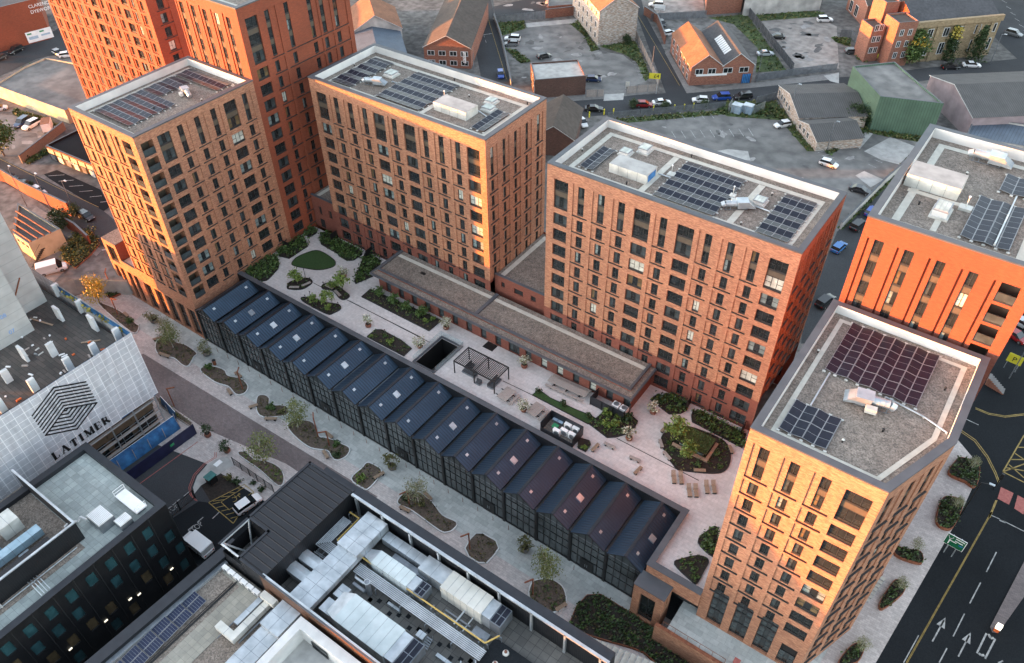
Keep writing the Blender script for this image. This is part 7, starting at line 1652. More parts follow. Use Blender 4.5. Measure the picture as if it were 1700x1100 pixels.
def rev(a, c): return (c, a) if (Vector(c[:2])-Vector(a[:2])).cross(Vector((0, -1))) < -1e9 else (a, c)
house('derelict_shed', 'rear half of the derelict white shed with a patched corrugated roof', e0, e1, 16, 6.6, 8.4, 'brick_painted', 'corrugated', [('f', .8, 10, 5, 1.0, 1.3, (4.6,))]); house('derelict_shed', 'front half of the derelict white shed with yellow boards on its corner', e1, e2, 11, 6.0, 7.6, 'brick_painted', 'corrugated', [('f', .8, 6, 3, 1.0, 1.3, (4.4,))])
s0, s1 = at(1524, 36, 14.75), at(1666.6, 22.8, 14.75)
sb = house('sandstone_hall', 'long sandstone hall with a dark slate roof, tall windows and ivy columns', s0, s1, 16, 13.6, 13.8, 'sandstone', 'slate', [('f', 4, 30, 5, 1.5, 2.2, (10.2,)), ('f', 4, 30, 5, 1.5, 3.0, (5.4,))])
d = (Vector(s1[:2])-Vector(s0[:2])).normalized(); n = Vector((d.y, -d.x)); L = (Vector(s1[:2])-Vector(s0[:2])).length; q = lambda u, v, z: (s0.x+d.x*u-n.x*v, s0.y+d.y*u-n.y*v, z)
b = MB(); b.quad(q(-.2, -.5, 13.2), q(L+.2, -.5, 13.2), q(L+.2, -.5, 14.7), q(-.2, -.5, 14.7), 'sandstone'); b.quad(q(-.2, -.5, 14.7), q(L+.2, -.5, 14.7), q(L+.2, .4, 14.7), q(-.2, .4, 14.7), 'sandstone'); b.quad(q(L+.2, .4, 13.8), q(-.2, .4, 13.8), q(-.2, .4, 14.7), q(L+.2, .4, 14.7), 'sandstone')
b.quad(q(-.2, -.5, 13.2), q(-.2, 0, 13.2), q(L+.2, 0, 13.2), q(L+.2, -.5, 13.2), 'sandstone')
for k in range(6): u = 2.3+k*(L-5)/5; b.quad(q(u, -.25, ZS), q(u+.9, -.25, ZS), q(u+.9, -.25, 13.2), q(u, -.25, 13.2), 'sandstone')
b.build('cornice', sb)
b = MB(); b.quad(q(0, .8, 13.9), q(L, .8, 13.9), q(L, 8, 17.2), q(0, 8, 17.2), 'slate'); b.quad(q(0, 8, 17.2), q(L, 8, 17.2), q(L, 15, 13.9), q(0, 15, 13.9), 'slate'); b.poly([q(0, 15, 13.9), q(0, .8, 13.9), q(0, 8, 17.2)], 'brick_orange'); b.poly([q(L, .8, 13.9), q(L, 15, 13.9), q(L, 8, 17.2)], 'sandstone'); b.build('slate_roof', sb)
for (u0, u1, v0, v1, zt, lb) in ((-6.2, -.6, -1.2, 5, 15.5, 'front brick stair turret with its top in full orange sun'), (-10.4, -6.6, 3, 8.5, 13.0, 'pyramid roofed brick turret left of the sandstone hall'), (-5, -1, 8, 14, 17.2, 'rear brick turret with a sunlit face above the slate roof')):
    block('brick_turret', lb, [q(u0, v0, 0), q(u1, v0, 0), q(u1, v1, 0), q(u0, v1, 0)], zt, 'brick_old', 'roof_brown', [('f', .2, .8, 2, 1.0, 1.5, (6, 9, 12))])
g0, g1 = at(1543, 118.7, 9), at(1616, 192, 9)
house('pink_warehouse', 'pink rendered warehouse with a vast grey corrugated roof and a strip of roof lights', g1, g0, 60, 9, 11.4, 'render_pink', 'corrugated') if False else None
house('pink_warehouse', 'pink rendered warehouse with a vast grey corrugated roof at the right edge', at(1545, 125, 8.6), at(1616, 195, 8.6), 60, 8.6, 11.4, 'render_pink', 'corrugated')
block('white_shed', 'pale grey shed with pink graffiti on its wall behind the orange block', [at(x, y, 7) for x, y in ((1618, 193), (1760, 215), (1760, 252), (1603, 226))], 7, 'render_white', 'blue_shed')
mat('graffiti_pink', (.5, .04, .14), (.65, .1, .25), 5, .7); b = MB(); g_ = random.Random(2)
w_a, w_b = at(1615, 245, 5.2), at(1690, 258, 5.2); wd = (w_b-w_a).normalized()
for k in range(16): f = g_.uniform(0.05, .45); p = w_a.lerp(w_b, f); M = Matrix.Translation((p.x, p.y-.12, 5.0+g_.uniform(-.7, .7))); bb = MB(); bb.box(-.5, 0, -.06, .5, .02, .06, 'graffiti_pink'); b.add(bb, M @ Matrix.Rotation(g_.uniform(-1, 1), 4, 'Y'))
tag(b.build('graffiti'), 'pink graffiti scrawl across the pale grey shed wall', 'graffiti')
house('brick_shed', 'dark roofed brick shed with big doors at the top right edge', K3((100, 60))[0], K3((215, 180))[0], 22, 9.5, 12, 'brick_old', 'roof_brown', [('f', 2, 8, 2, 2, 3, (4.2,))])
block('brick_shed', 'rendered and brick factory wall along the top edge behind the corner workshop', [at(x, y, 9) for x, y in ((1175, -6), (1235, -10), (1235, -60), (1175, -60))], 9, 'brick_old', 'slate')
block('rendered_shed', 'cream and brick sheds along the top edge behind the pale car park', [at(x, y, 9) for x, y in ((1238, -4), (1368, -14), (1368, -70), (1238, -60))], 9, 'render_white', 'slate')
block('brick_wall_block', 'low brick building at the top edge behind the grassy car park', [at(x, y, 6) for x, y in ((910, 10), (962, 6), (962, -25), (910, -20))], 6, 'brick_old', 'carpark')
# left side
cl = block('old_dyeworks', 'old red brick works with large windows and white painted name at the top left corner', [at(x, y, 15) for x, y in ((-60, 26), (60, -3), (52, -40), (-60, -40))], 15, 'brick_orange', 'slate', [('f', .3, .93, 6, 2.4, 3.2, (5.2, 9.8))])
a, c = at(-60, 26, 15), at(60, -3, 15); dd = (c-a).normalized(); ang = math.atan2(dd.y, dd.x); s_ = at(41, 8, 13)
for k, wd_ in enumerate(('CLARENCE', 'DYEWORKS')):
    pz = a.lerp(c, .85); text('painted_name', wd_, 1.25, Matrix.Translation((pz.x+math.sin(ang)*.08, pz.y-math.cos(ang)*.08, 12.9-1.5*k)) @ Matrix.Rotation(ang, 4, 'Z') @ Matrix.Rotation(R(90), 4, 'X'), 'white', cl, .01)
for k, f in enumerate((.66, .84)):
    pz = a.lerp(c, f); b = MB(); M = Matrix.Translation((pz.x+math.sin(ang)*.1, pz.y-math.cos(ang)*.1, ZS+.3)) @ Matrix.Rotation(ang, 4, 'Z'); q_ = MB(); q_.box(0, -.05, 0, 3.6, 0, 3.0, 'white'); q_.box(.5, -.06, .8+k*.3, 3.0, -.05, 1.6, 'pale_blue'); q_.box(.4, -.06, 2.2, 1.6, -.05, 2.6, 'tarp_green'); b.add(q_, M)
    tag(b.build('hoarding_board'), ('left', 'right')[k]+' white notice board at the foot of the old brick works', 'board')
block('flat_warehouse', 'wide flat grey roofed warehouse with a cream sunlit front at the far left', [at(x, y, 7.2) for x, y in ((-10, 140), (107, 183), (160, 160), (160, 110), (75, 95), (40, 110))], 7.2, 'render_cream', 'carpark')
v0, v1 = at(75.5, 241, 7.2), at(165, 278, 7.2); dv = (v1-v0).normalized(); nv = Vector((dv.y, -dv.x, 0))
vk = block('parade_unit', 'low unit with a cream panelled fascia and shuttered bays left of the balcony tower', [v0, v1+dv*6, v1+dv*6-nv*13, v0-nv*13], 7.2, 'office_dark', 'asphalt_dark')
b = MB(); M = Matrix.Translation((v0.x+nv.x*.06, v0.y+nv.y*.06, ZS)) @ Matrix.Rotation(math.atan2(dv.y, dv.x), 4, 'Z'); q_ = MB(); LL = (v1-v0).length+6
for k in range(9): u = .3+k*LL/9; q_.box(u, -.1, 2.0, u+LL/9-.6, 0, 3.2, 'render_cream'); q_.box(u+.2, -.06, .2, u+LL/9-.9, 0, 1.7, 'off_white' if k % 2 else 'galv_dark')
q_.box(0, -.14, 3.2, LL, 0, 3.6, 'roof_orange'); b.add(q_, M); b.build('shopfront', vk)
text('shop_sign', 'VICK', 1.0, M @ Matrix.Translation((7.2, -.14, 1.4)) @ Matrix.Rotation(R(90), 4, 'X'), 'white', vk, .02)
cabz = 7.9; ca = [at(0+x/6.875, 330+y/6.875, cabz) for x, y in ((150, 390), (320, 505), (690, 340), (560, 240), (400, 130), (200, 40), (20, 160))]
cn = block('site_cabin', 'weathered cream cabin block with patched roofs and an outside stair by the rubble yard', [ca[0], ca[1], ca[2], ca[5]], cabz, 'render_cream', 'corrugated', [('f', .1, .9, 3, 1.0, .9, (6.3,))])
b = MB(); A0 = Vector(ca[1])+Vector((.8, -.6, 0)); dS = (Vector(ca[2])-Vector(ca[1])).normalized()
for k in range(10): p = A0+dS*(k*.3); b.box(p.x-.15, p.y-1.0, ZS+k*.27, p.x+.18, p.y-.1, ZS+.06+k*.27, 'dark_metal')
b.tube((A0.x, A0.y-1, ZS+1), (A0.x+dS.x*3, A0.y+dS.y*3-1, ZS+3.7), .04, .04, 'dark_metal', 6); b.build('outside_stair', cn)
for k in range(4):
    f = k/4; p = Vector(ca[0]).lerp(Vector(ca[5]), .1+f*.8); q2 = Vector(ca[1]).lerp(Vector(ca[2]), .1+f*.8); b = MB(); b.tube((p.x, p.y, cabz+.05), (q2.x, q2.y, cabz+.05), .18, .18, 'corten', 6); b.build('roof_rib', cn)

def wall(label, pts, h, m, name='boundary_wall', th=.3, cap='coping', cat='wall'):
    P = [Vector((p[0], p[1])) for p in pts]; t = thing(name, label, cat, (P[0].x, P[0].y, ZS)); b = MB(); c = MB()
    for a, e in zip(P, P[1:]):
        L = (e-a).length; M = Matrix.Translation((a.x, a.y, ZS)) @ Matrix.Rotation(math.atan2(e.y-a.y, e.x-a.x), 4, 'Z'); q = MB(); q.box(0, -th/2, 0, L, th/2, h, m); b.add(q, M); q = MB(); q.box(-.02, -th/2-.04, h, L+.02, th/2+.04, h+.1, cap); c.add(q, M)
    b.build('wall', t); c.build('coping', t); return t
def fence(label, pts, h, m, step=.28, name='palisade_fence'):
    P = [Vector((p[0], p[1])) for p in pts]; t = thing(name, label, 'fence', (P[0].x, P[0].y, ZS)); b = MB(); c = MB()
    for a, e in zip(P, P[1:]):
        L = (e-a).length; M = Matrix.Translation((a.x, a.y, ZS)) @ Matrix.Rotation(math.atan2(e.y-a.y, e.x-a.x), 4, 'Z'); q = MB(); n = int(L/step)
        for k in range(n): q.box(k*step, -.015, .05, k*step+step*.72, .015, h, m)
        b.add(q, M); q = MB()
        for k in range(int(L/2.8)+1): q.box(k*2.8-.05, -.1, 0, k*2.8+.05, -.02, h+.05, 'galv_dark')
        c.add(q, M)
    b.build('pales', t); c.build('post', t); return t
wall('long orange brick yard wall catching the sun beside the left street', K5((-60, 640), (60, 670), (260, 790), (660, 980)), 3.2, 'brick_orange'); wall('broken brick wall end behind the yellow shrub bank', zs(0, 330, 6.875)((780, 330), (900, 400), (1050, 540)), 2.6, 'brick_orange')
wall('low graffiti covered concrete wall between the car park and the street by the orange block', C3((1185, 690), (1100, 760), (1010, 840), (810, 1045)), 1.6, 'render_white')
wall('brick wall lining the side street by the white parked cars', K2((-60, 130), (60, 210), (130, 400)), 2.4, 'brick_old'); wall('brick wall at the back of the grassy car park', K1((470, 165), (790, 130)), 2.6, 'brick_old'); wall('timber fence running down from the tree yard to the left street', K5((205, 500), (600, 190)), 2.0, 'timber', 'timber_fence', cat='fence')
wall('low wall along the back street beside the grassy car park', K1((0, 160), (60, 330), (110, 530), (160, 780)), 1.2, 'concrete')
for lb, fn, pts, h, m in (('grey palisade fence across the back of the grassy car park', K1, ((25, 205), (480, 165)), 2.2, 'galv_dark'), ('pale timber fence along the side street', K1, ((1295, 340), (1505, 790)), 2.0, 'timber_grey'), ('weathered timber fence right of the small brick workshop', K1, ((840, 885), (1010, 880)), 2.0, 'timber_grey'), ('weathered timber fence under the yellow price board', K1, ((1205, 855), (1500, 830)), 2.0, 'timber_grey'),
                          ('grey fence with yellow posts between the cross street and the lower car park', C3, ((-250, 540), (-100, 525), (290, 490)), 1.6, 'galv_dark'), ('short grey fence left of the derelict shed', C3, ((425, 475), (515, 452)), 2.0, 'galv_dark'), ('tall solid grey green fence right of the corner workshop', K2, ((870, 110), (1300, 660)), 2.4, 'coping'), ('low grey fence along the cross street right of the corner workshop', K2, ((950, 745), (1290, 690), (1700, 640)), 2.0, 'galv_dark'),
                          ('grey fence between the pale car park and the brick turrets', K3, ((60, 250), (130, 255), (250, 370), (370, 415)), 2.0, 'galv_dark'), ('grey fence at the back of the corner workshop yard', K2, ((0, 190), (510, 160)), 2.2, 'galv_dark')): fence(lb, fn(*pts), h, m)
# ------------------------------------------------------------------ trees and ivy beyond
for pr, fn, x, y, s, lb in ((BIG[0], K5, 40, 430, 1.15, 'big green tree at the left edge by the parked cars'), (BIG[1], K3, 540, 440, 1.2, 'round leafy tree in front of the sandstone hall'), (DARK[0], K3, 460, 430, .9, 'dark bushy tree at the foot of the brick turrets'), (DARK[1], C3, 870, 560, 1.0, 'dark tree against the green clad building'), (DARK[0], C3, 930, 570, .9, 'second dark tree in the corner of the green clad building'), (DARK[1], zs(0, 330, 6.875), 720, 330, .9, 'dark tree at the broken end of the orange yard wall'), (DARK[0], zs(0, 330, 6.875), 880, 190, .55, 'small bush by the dark car at the street end'), (DARK[1], K5, 290, 745, .45, 'small bush between the two dark cars on the left street'), (DARK[0], K1, 1210, 400, .55, 'green bush at the foot of the peeling gable'), (DARK[1], K1, 1275, 985, .5, 'slim bush beside the red car on the cross street'), (DARK[0], K2, 130, 1010, .5, 'bush by the fence below the white car on the cross street'), (DARK[1], K2, 490, 980, .45, 'bush by the fence below the second white car')):
    p = fn((x, y))[0]; plant('tree', lb, 'tree', pr, tuple(p), s, x)
for x, lb in ((790, 'left ivy column climbing the sandstone hall, orange at its top'), (985, 'right ivy column climbing the sandstone hall')):
    p = K3((x, 420))[0]; rnd = random.Random(x); b = leaves(rnd, 1500, lambda r: (lambda h: (p.x+r.gauss(0, 1.3)*(1.15-h), p.y+r.gauss(0, .35), ZS+h*9.5))(r.random()**.8), .22, 'leaf_dark')
    if x == 790: leaves(rnd, 260, lambda r: (p.x+.6+r.gauss(0, .6), p.y-.5+r.gauss(0, .3), ZS+r.uniform(6.5, 9.5)), .22, 'leaf_yellow', b)
    tag(b.build('ivy'), lb, 'ivy')
p = zs(0, 330, 6.875)((1060, 560))[0]
# ------------------------------------------------------------------ cars
PAINT = {'white': (.7, .7, .7), 'black': (.012, .012, .014), 'dark': (.03, .032, .036), 'silver': (.42, .45, .47), 'blue': (.012, .06, .30), 'navy': (.012, .03, .09), 'red': (.25, .012, .015), 'grey': (.16, .17, .18), 'light_blue': (.03, .14, .38)}
for k, c in PAINT.items():
    mt, nt, bs = _new('paint_'+k); bs.inputs['Base Color'].default_value = rgb(c); bs.inputs['Roughness'].default_value = .28; bs.inputs['Coat Weight'].default_value = .5
mat('tyre', (.012, .012, .012), None, 2, .8); glass('car_glass', (.01, .012, .014), .04); mat('lamp_white', (.6, .62, .62), None, 2, .2); mat('lamp_red', (.3, .01, .01), None, 2, .3); mat('rim', (.3, .31, .32), None, 2, .3, .6)
def loft(b, st, m):
    """stations of (x, half width low, half width high, z low, z mid, z high)"""
    S = [[(x, -w1*.9, z0), (x, -w1, z1), (x, -w2, z2), (x, w2, z2), (x, w1, z1), (x, w1*.9, z0)] for x, w1, w2, z0, z1, z2 in st]
    for A, B in zip(S, S[1:]):
        for k in range(5): b.quad(A[k], A[k+1], B[k+1], B[k], m)
        b.quad(A[5], A[0], B[0], B[5], 'tyre')
    b.poly(S[0], m, False); b.poly(S[-1], m, True)
CARM = {}
def car_meshes(kind):
    if kind in CARM: return CARM[kind]
    b = MB(); g = MB(); P = 'paint_white'
    if kind == 'van': L, W, hz, roof = 5.2, 1.0, 1.0, 2.1; cab = [(-2.5, 1.0, 2.0), (-2.4, 1.0, 2.1), (1.1, 1.0, 2.1), (1.9, .95, 1.1)]
    elif kind == 'suv': L, W, hz, roof = 4.6, .93, .98, 1.68; cab = [(-2.2, .84, 1.0), (-1.9, .76, 1.62), (.35, .76, 1.68), (1.15, .84, 1.0)]
    elif kind == 'saloon': L, W, hz, roof = 4.6, .9, .9, 1.42; cab = [(-1.75, .8, .92), (-1.0, .68, 1.36), (.25, .7, 1.42), (1.15, .82, .92)]
    else: L, W, hz, roof = 4.1, .88, .92, 1.48; cab = [(-1.95, .8, .95), (-1.6, .7, 1.42), (.25, .7, 1.48), (1.1, .8, .95)]
    h = L/2
    loft(b, [(-h, W*.85, W*.8, .35, .6, hz*.88), (-h+.12, W*.97, W*.9, .22, .62, hz), (-h*.4, W, W*.93, .2, .65, hz+.02), (h*.3, W, W*.93, .2, .65, hz+.02), (h-.75, W*.98, W*.86, .2, .62, hz-.06), (h-.15, W*.9, W*.75, .22, .55, hz-.2), (h, W*.7, W*.62, .35, .5, hz-.32)], P)
    z0 = hz
    for (xa, wa, za), (xb, wb, zb) in zip(cab, cab[1:]):
        front = (za != zb)
        m_top = 'car_glass' if abs(zb-za) > .2 else P
        tgt = g if m_top == 'car_glass' else b
        tgt.quad((xa, wa, za), (xa, -wa, za), (xb, -wb, zb), (xb, wb, zb), m_top)
        for sg in (-1, 1):
            A, B = (xa, sg*wa, za), (xb, sg*wb, zb); C, D = (xb, sg*W*.92, z0), (xa, sg*W*.92, z0)
            sm = 'car_glass' if kind != 'van' or xb > 1.2 else P
            (g if sm == 'car_glass' else b).quad(*([D, C, B, A] if sg < 0 else [A, B, C, D]), sm)
    if kind == 'van': b.quad((-2.5, 1.0, 2.0), (-2.5, .98, .9), (-2.5, -.98, .9), (-2.5, -1.0, 2.0), P)
    wh = MB(); wh.tube((0, -.11, 0), (0, .11, 0), .32, .32, 'tyre', 14); wh.tube((0, -.125, 0), (0, .125, 0), .19, .19, 'rim', 10)
    hl = MB(); hl.box(-.06, -.17, -.07, .06, .17, .07, 'lamp_white'); tl = MB(); tl.box(-.04, -.14, -.1, .04, .14, .1, 'lamp_red')
    mi = MB(); mi.box(-.08, -.1, -.07, .08, .1, .07, 'tyre')
    CARM[kind] = (b.mesh('body'), g.mesh('window'), wh.mesh('wheel'), hl.mesh('headlight'), tl.mesh('tail_light'), mi.mesh('mirror'), h, W, hz); return CARM[kind]
def car(label, kind, A, B, colour, z=ZS, group='parked cars'):
    body, win, wheel, hl, tl, mi, h, W, hz = car_meshes(kind); A, B = Vector(A), Vector(B); c = (A+B)/2; d = B-A
    t = thing('parked_van' if kind == 'van' else 'parked_car', label, 'van' if kind == 'van' else 'car', (c.x, c.y, z+.01), group); t.rotation_euler[2] = math.atan2(d.y, d.x)
    def ad(nm, me, loc=(0, 0, 0)):
        o = bpy.data.objects.new(nm, me); COL.objects.link(o); o.parent = t; o.location = loc; return o
    o = ad('body', body)
    for s in o.material_slots:
        if s.material and s.material.name.startswith('paint'): s.link = 'OBJECT'; s.material = MATS['paint_'+colour]
    ad('window', win)
    for sx in (-.62, .62):
        for sy in (-1, 1): ad('wheel', wheel, (sx*h, sy*(W-.08), .32))
    for sy in (-1, 1): ad('headlight', hl, (h-.1, sy*W*.6, hz-.33)); ad('tail_light', tl, (-h+.02, sy*W*.68, hz-.2)); ad('mirror', mi, (h*.32, sy*(W+.06), hz+.08))
    return t
CB = zs(0, 0, 1)
cars = [('white four by four with dark roof windows beside the dark grey hatchback', 'suv', C2, (865, 185), (788, 182), 'white'), ('dark grey hatchback tucked below the white four by four', 'hatch', C2, (852, 207), (792, 207), 'grey'), ('black car behind the flat roof of the small brick workshop', 'hatch', C2, (948, 268), (994, 258), 'black'),
        ('bright blue car on the back street beside the sunlit parapet', 'hatch', C2, (769, 325), (777, 370), 'blue'), ('blue car parked against the right wall of the small brick workshop', 'hatch', C2, (1168, 368), (1226, 370), 'navy'), ('white car parked in the corner below the brown hipped roof', 'saloon', C2, (1130, 545), (1160, 588), 'white'),
        ('black saloon on the cross street left of the red car', 'saloon', C2, (1155, 503), (1240, 505), 'black'), ('red car with a black roof beside the slim bush', 'hatch', C2, (1392, 484), (1462, 486), 'red'), ('white saloon below the yellow price board', 'saloon', C2, (1468, 478), (1546, 474), 'white'),
        ('white van in the yard at the top edge', 'van', K1, (480, 30), (620, 35), 'white'), ('white hatchback on the cross street left of the blue estate', 'hatch', C3, (210, 466), (132, 463), 'white'), ('bright blue estate between the white hatchback and the black estate', 'suv', C3, (308, 450), (225, 454), 'blue'), ('black estate above the electricity cabinets', 'suv', C3, (408, 444), (322, 452), 'black'),
        ('white car with a black roof beside the derelict wall', 'hatch', C3, (582, 570), (508, 584), 'white'), ('white car standing alone in the middle of the lower car park', 'hatch', C3, (713, 742), (800, 770), 'white'), ('dark saloon by the yellow tipped end of the graffiti wall', 'saloon', C3, (852, 862), (948, 890), 'dark'),
        ('blue car half hidden behind the corner of the orange block', 'hatch', C3, (928, 998), (972, 950), 'blue'), ('black car on the link street just below the blue one', 'suv', C3, (858, 1062), (925, 1012), 'black'), ('white four by four at the back of the pale car park', 'suv', C3, (702, 97), (775, 97), 'white'), ('black saloon against the tall grey green fence', 'saloon', C3, (557, 176), (482, 172), 'black'),
        ('dark hatchback at the front of the pale car park by the turrets', 'hatch', C3, (828, 243), (902, 243), 'dark'), ('silver saloon in the grass right of the corner workshop', 'saloon', C3, (430, 253), (505, 250), 'silver'), ('white car nose out behind the blue gate of the side street', 'hatch', K2, (130, 325), (210, 310), 'white'), ('dark car behind the brick wall of the side street', 'hatch', K2, (75, 200), (120, 260), 'dark'),
        ('white saloon in front of the sandstone hall', 'saloon', C3, (1370, 302), (1446, 306), 'white'), ('black car in front of the sandstone hall left of the white one', 'saloon', C3, (1272, 314), (1350, 312), 'black'), ('grey car driving on the far road at the right edge', 'suv', C3, (1570, 152), (1632, 170), 'grey'), ('white car above the pale sign at the top edge', 'suv', K2, (100, 60), (0, 55), 'white'),
        ('blue car on the link street beside the second slab corner', 'hatch', zs(1100, 330, 5.5), (1560, 500), (1650, 420), 'light_blue'), ('black car nearest the chamfered tower on the link street', 'suv', zs(1100, 330, 5.5), (1420, 1000), (1540, 910), 'black'), ('dark red car beside the right end of the orange block', 'hatch', zs(1400, 380, 5.5), (1490, 950), (1630, 1040), 'red'), ('pale car above the dark red one at the right edge', 'hatch', zs(1400, 380, 5.5), (1560, 850), (1660, 900), 'silver'),
        ('black car parked at the foot of the notice boards of the old works', 'suv', K6, (320, 670), (130, 760), 'black'), ('dark car at the left edge below the old brick works', 'hatch', K6, (60, 800), (-60, 850), 'dark'), ('silver car at the kerb beside the orange far tower', 'hatch', K6, (750, 720), (860, 780), 'silver'), ('white car half hidden by the orange far tower', 'hatch', K6, (870, 785), (990, 770), 'white'),
        ('blue car between the tree and the white car in the left yard', 'suv', K5, (260, 110), (160, 180), 'navy'), ('white people carrier in the left yard', 'suv', K5, (370, 125), (215, 210), 'white'), ('white car at the left edge above the tree', 'hatch', K5, (-60, 25), (50, 5), 'white'), ('black car on the left street behind the tall pole', 'saloon', K5, (20, 620), (160, 665), 'black'), ('dark blue car on the left street beside the little bush', 'saloon', K5, (170, 690), (310, 740), 'dark'),
        ('white car at the end of the row on the left street', 'hatch', K5, (315, 750), (410, 795), 'white'), ('black car at the broken wall end of the left street', 'hatch', zs(0, 330, 6.875), (940, 190), (1050, 250), 'black'), ('white pickup with dark windows in the rubble yard behind the blue panel', 'van', zs(0, 330, 6.875), (480, 860), (740, 790), 'white')]
for lb, kind, fn, a, c, col in cars: car(lb, kind, fn(a)[0], fn(c)[0], col)
P0 = zp(240, 760, 5.5, 0)
car('white car with a black roof in the bay next to the wheelchair symbol', 'hatch', P0((860, 500))[0], P0((1040, 380))[0], 'white', 0); car('white van with a pale green roof parked against the dark office yard wall', 'van', P0((560, 860))[0], P0((430, 760))[0], 'white', 0)
p = K5((450, 200))[0]; t = thing('box_trailer', 'white box trailer with a rusty roof beside the white people carrier', 'trailer', tuple(p)); M = Matrix.Translation(p) @ Matrix.Rotation(-.6, 4, 'Z'); b = MB(); q = MB(); q.box(-1.9, -1.0, .6, 1.9, 1.0, 2.6, 'white', 'roof_orange'); b.add(q, M); b.build('body', t)
b = MB(); q = MB()
for sx in (-.9, .9): q.tube((sx, -1, .35), (sx, 1, .35), .35, .35, 'tyre', 12)
b.add(q, M); b.build('wheel', t)

# ------------------------------------------------------------------ street furniture
def pole(label, p, h, arm=None, name='lamp_post', m='galv_dark', group=None, cat='lamp post'):
    p = Vector(p); t = thing(name, label, cat, tuple(p), group); b = MB(); b.tube(p, p+Vector((0, 0, h)), .1, .06, m, 8); b.build('pole', t)
    if arm: b = MB(); e = p+Vector((arm[0], arm[1], h+.15)); b.tube(p+Vector((0, 0, h)), e, .05, .05, m, 6); b.box(e.x-.35, e.y-.15, e.z-.06, e.x+.35, e.y+.15, e.z+.08, 'galv'); b.build('lamp_arm', t)
for lb, fn, x, y, h, arm in (('tall pole on the left street in front of the black car', K5, 245, 890, 9, (-.6, .6)), ('tall pole on the left street beside the white car', K5, 480, 960, 9, (-.6, .6)), ('street lamp on the forecourt kerb left of the balcony tower', K5, 680, 925, 7, (.8, .4)), ('street lamp beside the graffiti wall end', C3, 750, 685, 7, (.6, .4)), ('street lamp at the corner of the valley roofed workshop', K2, 970, 745, 8, (0, .7)), ('telegraph pole at the side street corner', K1, 1435, 690, 8, None),
                         ('street lamp in front of the derelict roof', K2, 1270, 1050, 8, (.7, 0)), ('street lamp at the corner of the sandstone hall', K3, 1100, 440, 8, (.8, 0)), ('street lamp beside the front turret', K3, 345, 415, 7.5, (.7, 0)), ('street lamp on the back street near the top edge', K4, 1425, 180, 8, (-.7, 0)), ('grey post on the back street behind the parapet', K4, 1248, 660, 7, None), ('street lamp by the dark red car at the right edge', RJ, 400, 200, 7, (.8, .3))): pole(lb, fn((x, y))[0], h, arm)
pole('dark lamp column with a side arm at the road edge beside the planters', PXL((1591, 861))[0], 8.2, (1.2, .3), m='dark_metal')
p = RJ((325, 745))[0]; t = thing('traffic_light', 'dark traffic light at the kerb by the red road patch', 'traffic light', tuple(p)); b = MB(); b.tube(p, p+Vector((0, 0, 3.4)), .07, .07, 'dark_metal', 8); b.build('pole', t); b = MB(); b.box(p.x-.2, p.y-.18, p.z+2.4, p.x+.2, p.y+.18, p.z+3.5, 'dark_metal'); b.build('signal_head', t)
a, c = RD((720, 285))[0], RD((800, 330))[0]; d = (c-a).normalized(); n = Vector((d.y, -d.x, 0)); t = thing('direction_sign', 'large green direction sign with a white arrow on two posts over the cycle lane', 'road sign', tuple(a)); b = MB()
for q in (.15, .85): p = a.lerp(c, q); b.tube(p, p+Vector((0, 0, 4.0)), .07, .07, 'galv', 8)
b.build('post', t); mat('sign_green', (.005, .09, .04), (.007, .11, .05), 2, .4); M = Matrix.Translation((a.x, a.y, ZS+1.9)) @ Matrix.Rotation(math.atan2(d.y, d.x), 4, 'Z'); q = MB(); W_ = (c-a).length+1.0
q.box(-.5, -.12, 0, W_-.5, -.04, 2.1, 'white'); q.box(-.43, -.14, .07, W_-.57, -.12, 2.03, 'sign_green'); b = MB(); b.add(q, M); b.build('board', t); q = MB()
q.box(-.02, -.16, .3, .1, -.14, 1.2, 'white'); q.box(.08, -.155, .95, .9, -.14, 1.08, 'white')
for (u0, z0, u1, z1) in ((.04, 1.2, -.3, 1.8), (.04, 1.2, .35, 1.8)): st2 = Vector((u1-u0, 0, z1-z0)); L = st2.length; nn = Vector((-st2.z, 0, st2.x)).normalized()*.06; A_ = Vector((u0, -.15, z0)); B_ = Vector((u1, -.15, z1)); q.quad(A_-nn, A_+nn, B_+nn, B_-nn, 'white'); q.quad(A_+nn, A_-nn, B_-nn, B_+nn, 'white')
for k, (u, w_) in enumerate(((.6, 1.2), (.6, 1.0), (1.2, .9))): q.box(u, -.155, 1.7-k*.45, min(u+w_, W_-.7), -.14, 1.85-k*.45, 'white' if k < 2 else 'tarp_blue')
b = MB(); b.add(q, M); b.build('sign_lettering', t)
p = RD((1112, 868))[0]; t = thing('keep_left_bollard', 'lit orange and white bollard at the tip of the traffic island', 'bollard', tuple(p)); b = MB(); b.box(p.x-.28, p.y-.2, ZS+.1, p.x+.28, p.y+.2, ZS+.7, 'orange'); b.build('base', t); b = MB(); b.box(p.x-.3, p.y-.22, ZS+.7, p.x+.3, p.y+.22, ZS+1.5, 'lamp_glow'); b.build('lamp_head', t)
mat('sign_yellow', (.55, .5, .03), (.6, .55, .05), 2, .5)
p = K1((1480, 855))[0]; t = thing('price_board', 'yellow car park board reading £4 on a tall post above the fence', 'sign', tuple(p)); b = MB(); b.tube(p, p+Vector((0, 0, 5.4)), .08, .08, 'galv', 8); b.build('post', t)
vd = Vector((-p.x, -p.y, 0)).normalized(); M = Matrix.Translation((p.x, p.y, p.z+4.0)) @ Matrix.Rotation(math.atan2(vd.x, -vd.y), 4, 'Z'); b = MB(); q = MB(); q.box(-2.2, -.14, 0, .6, -.1, 1.5, 'sign_yellow'); b.add(q, M); b.build('board', t)
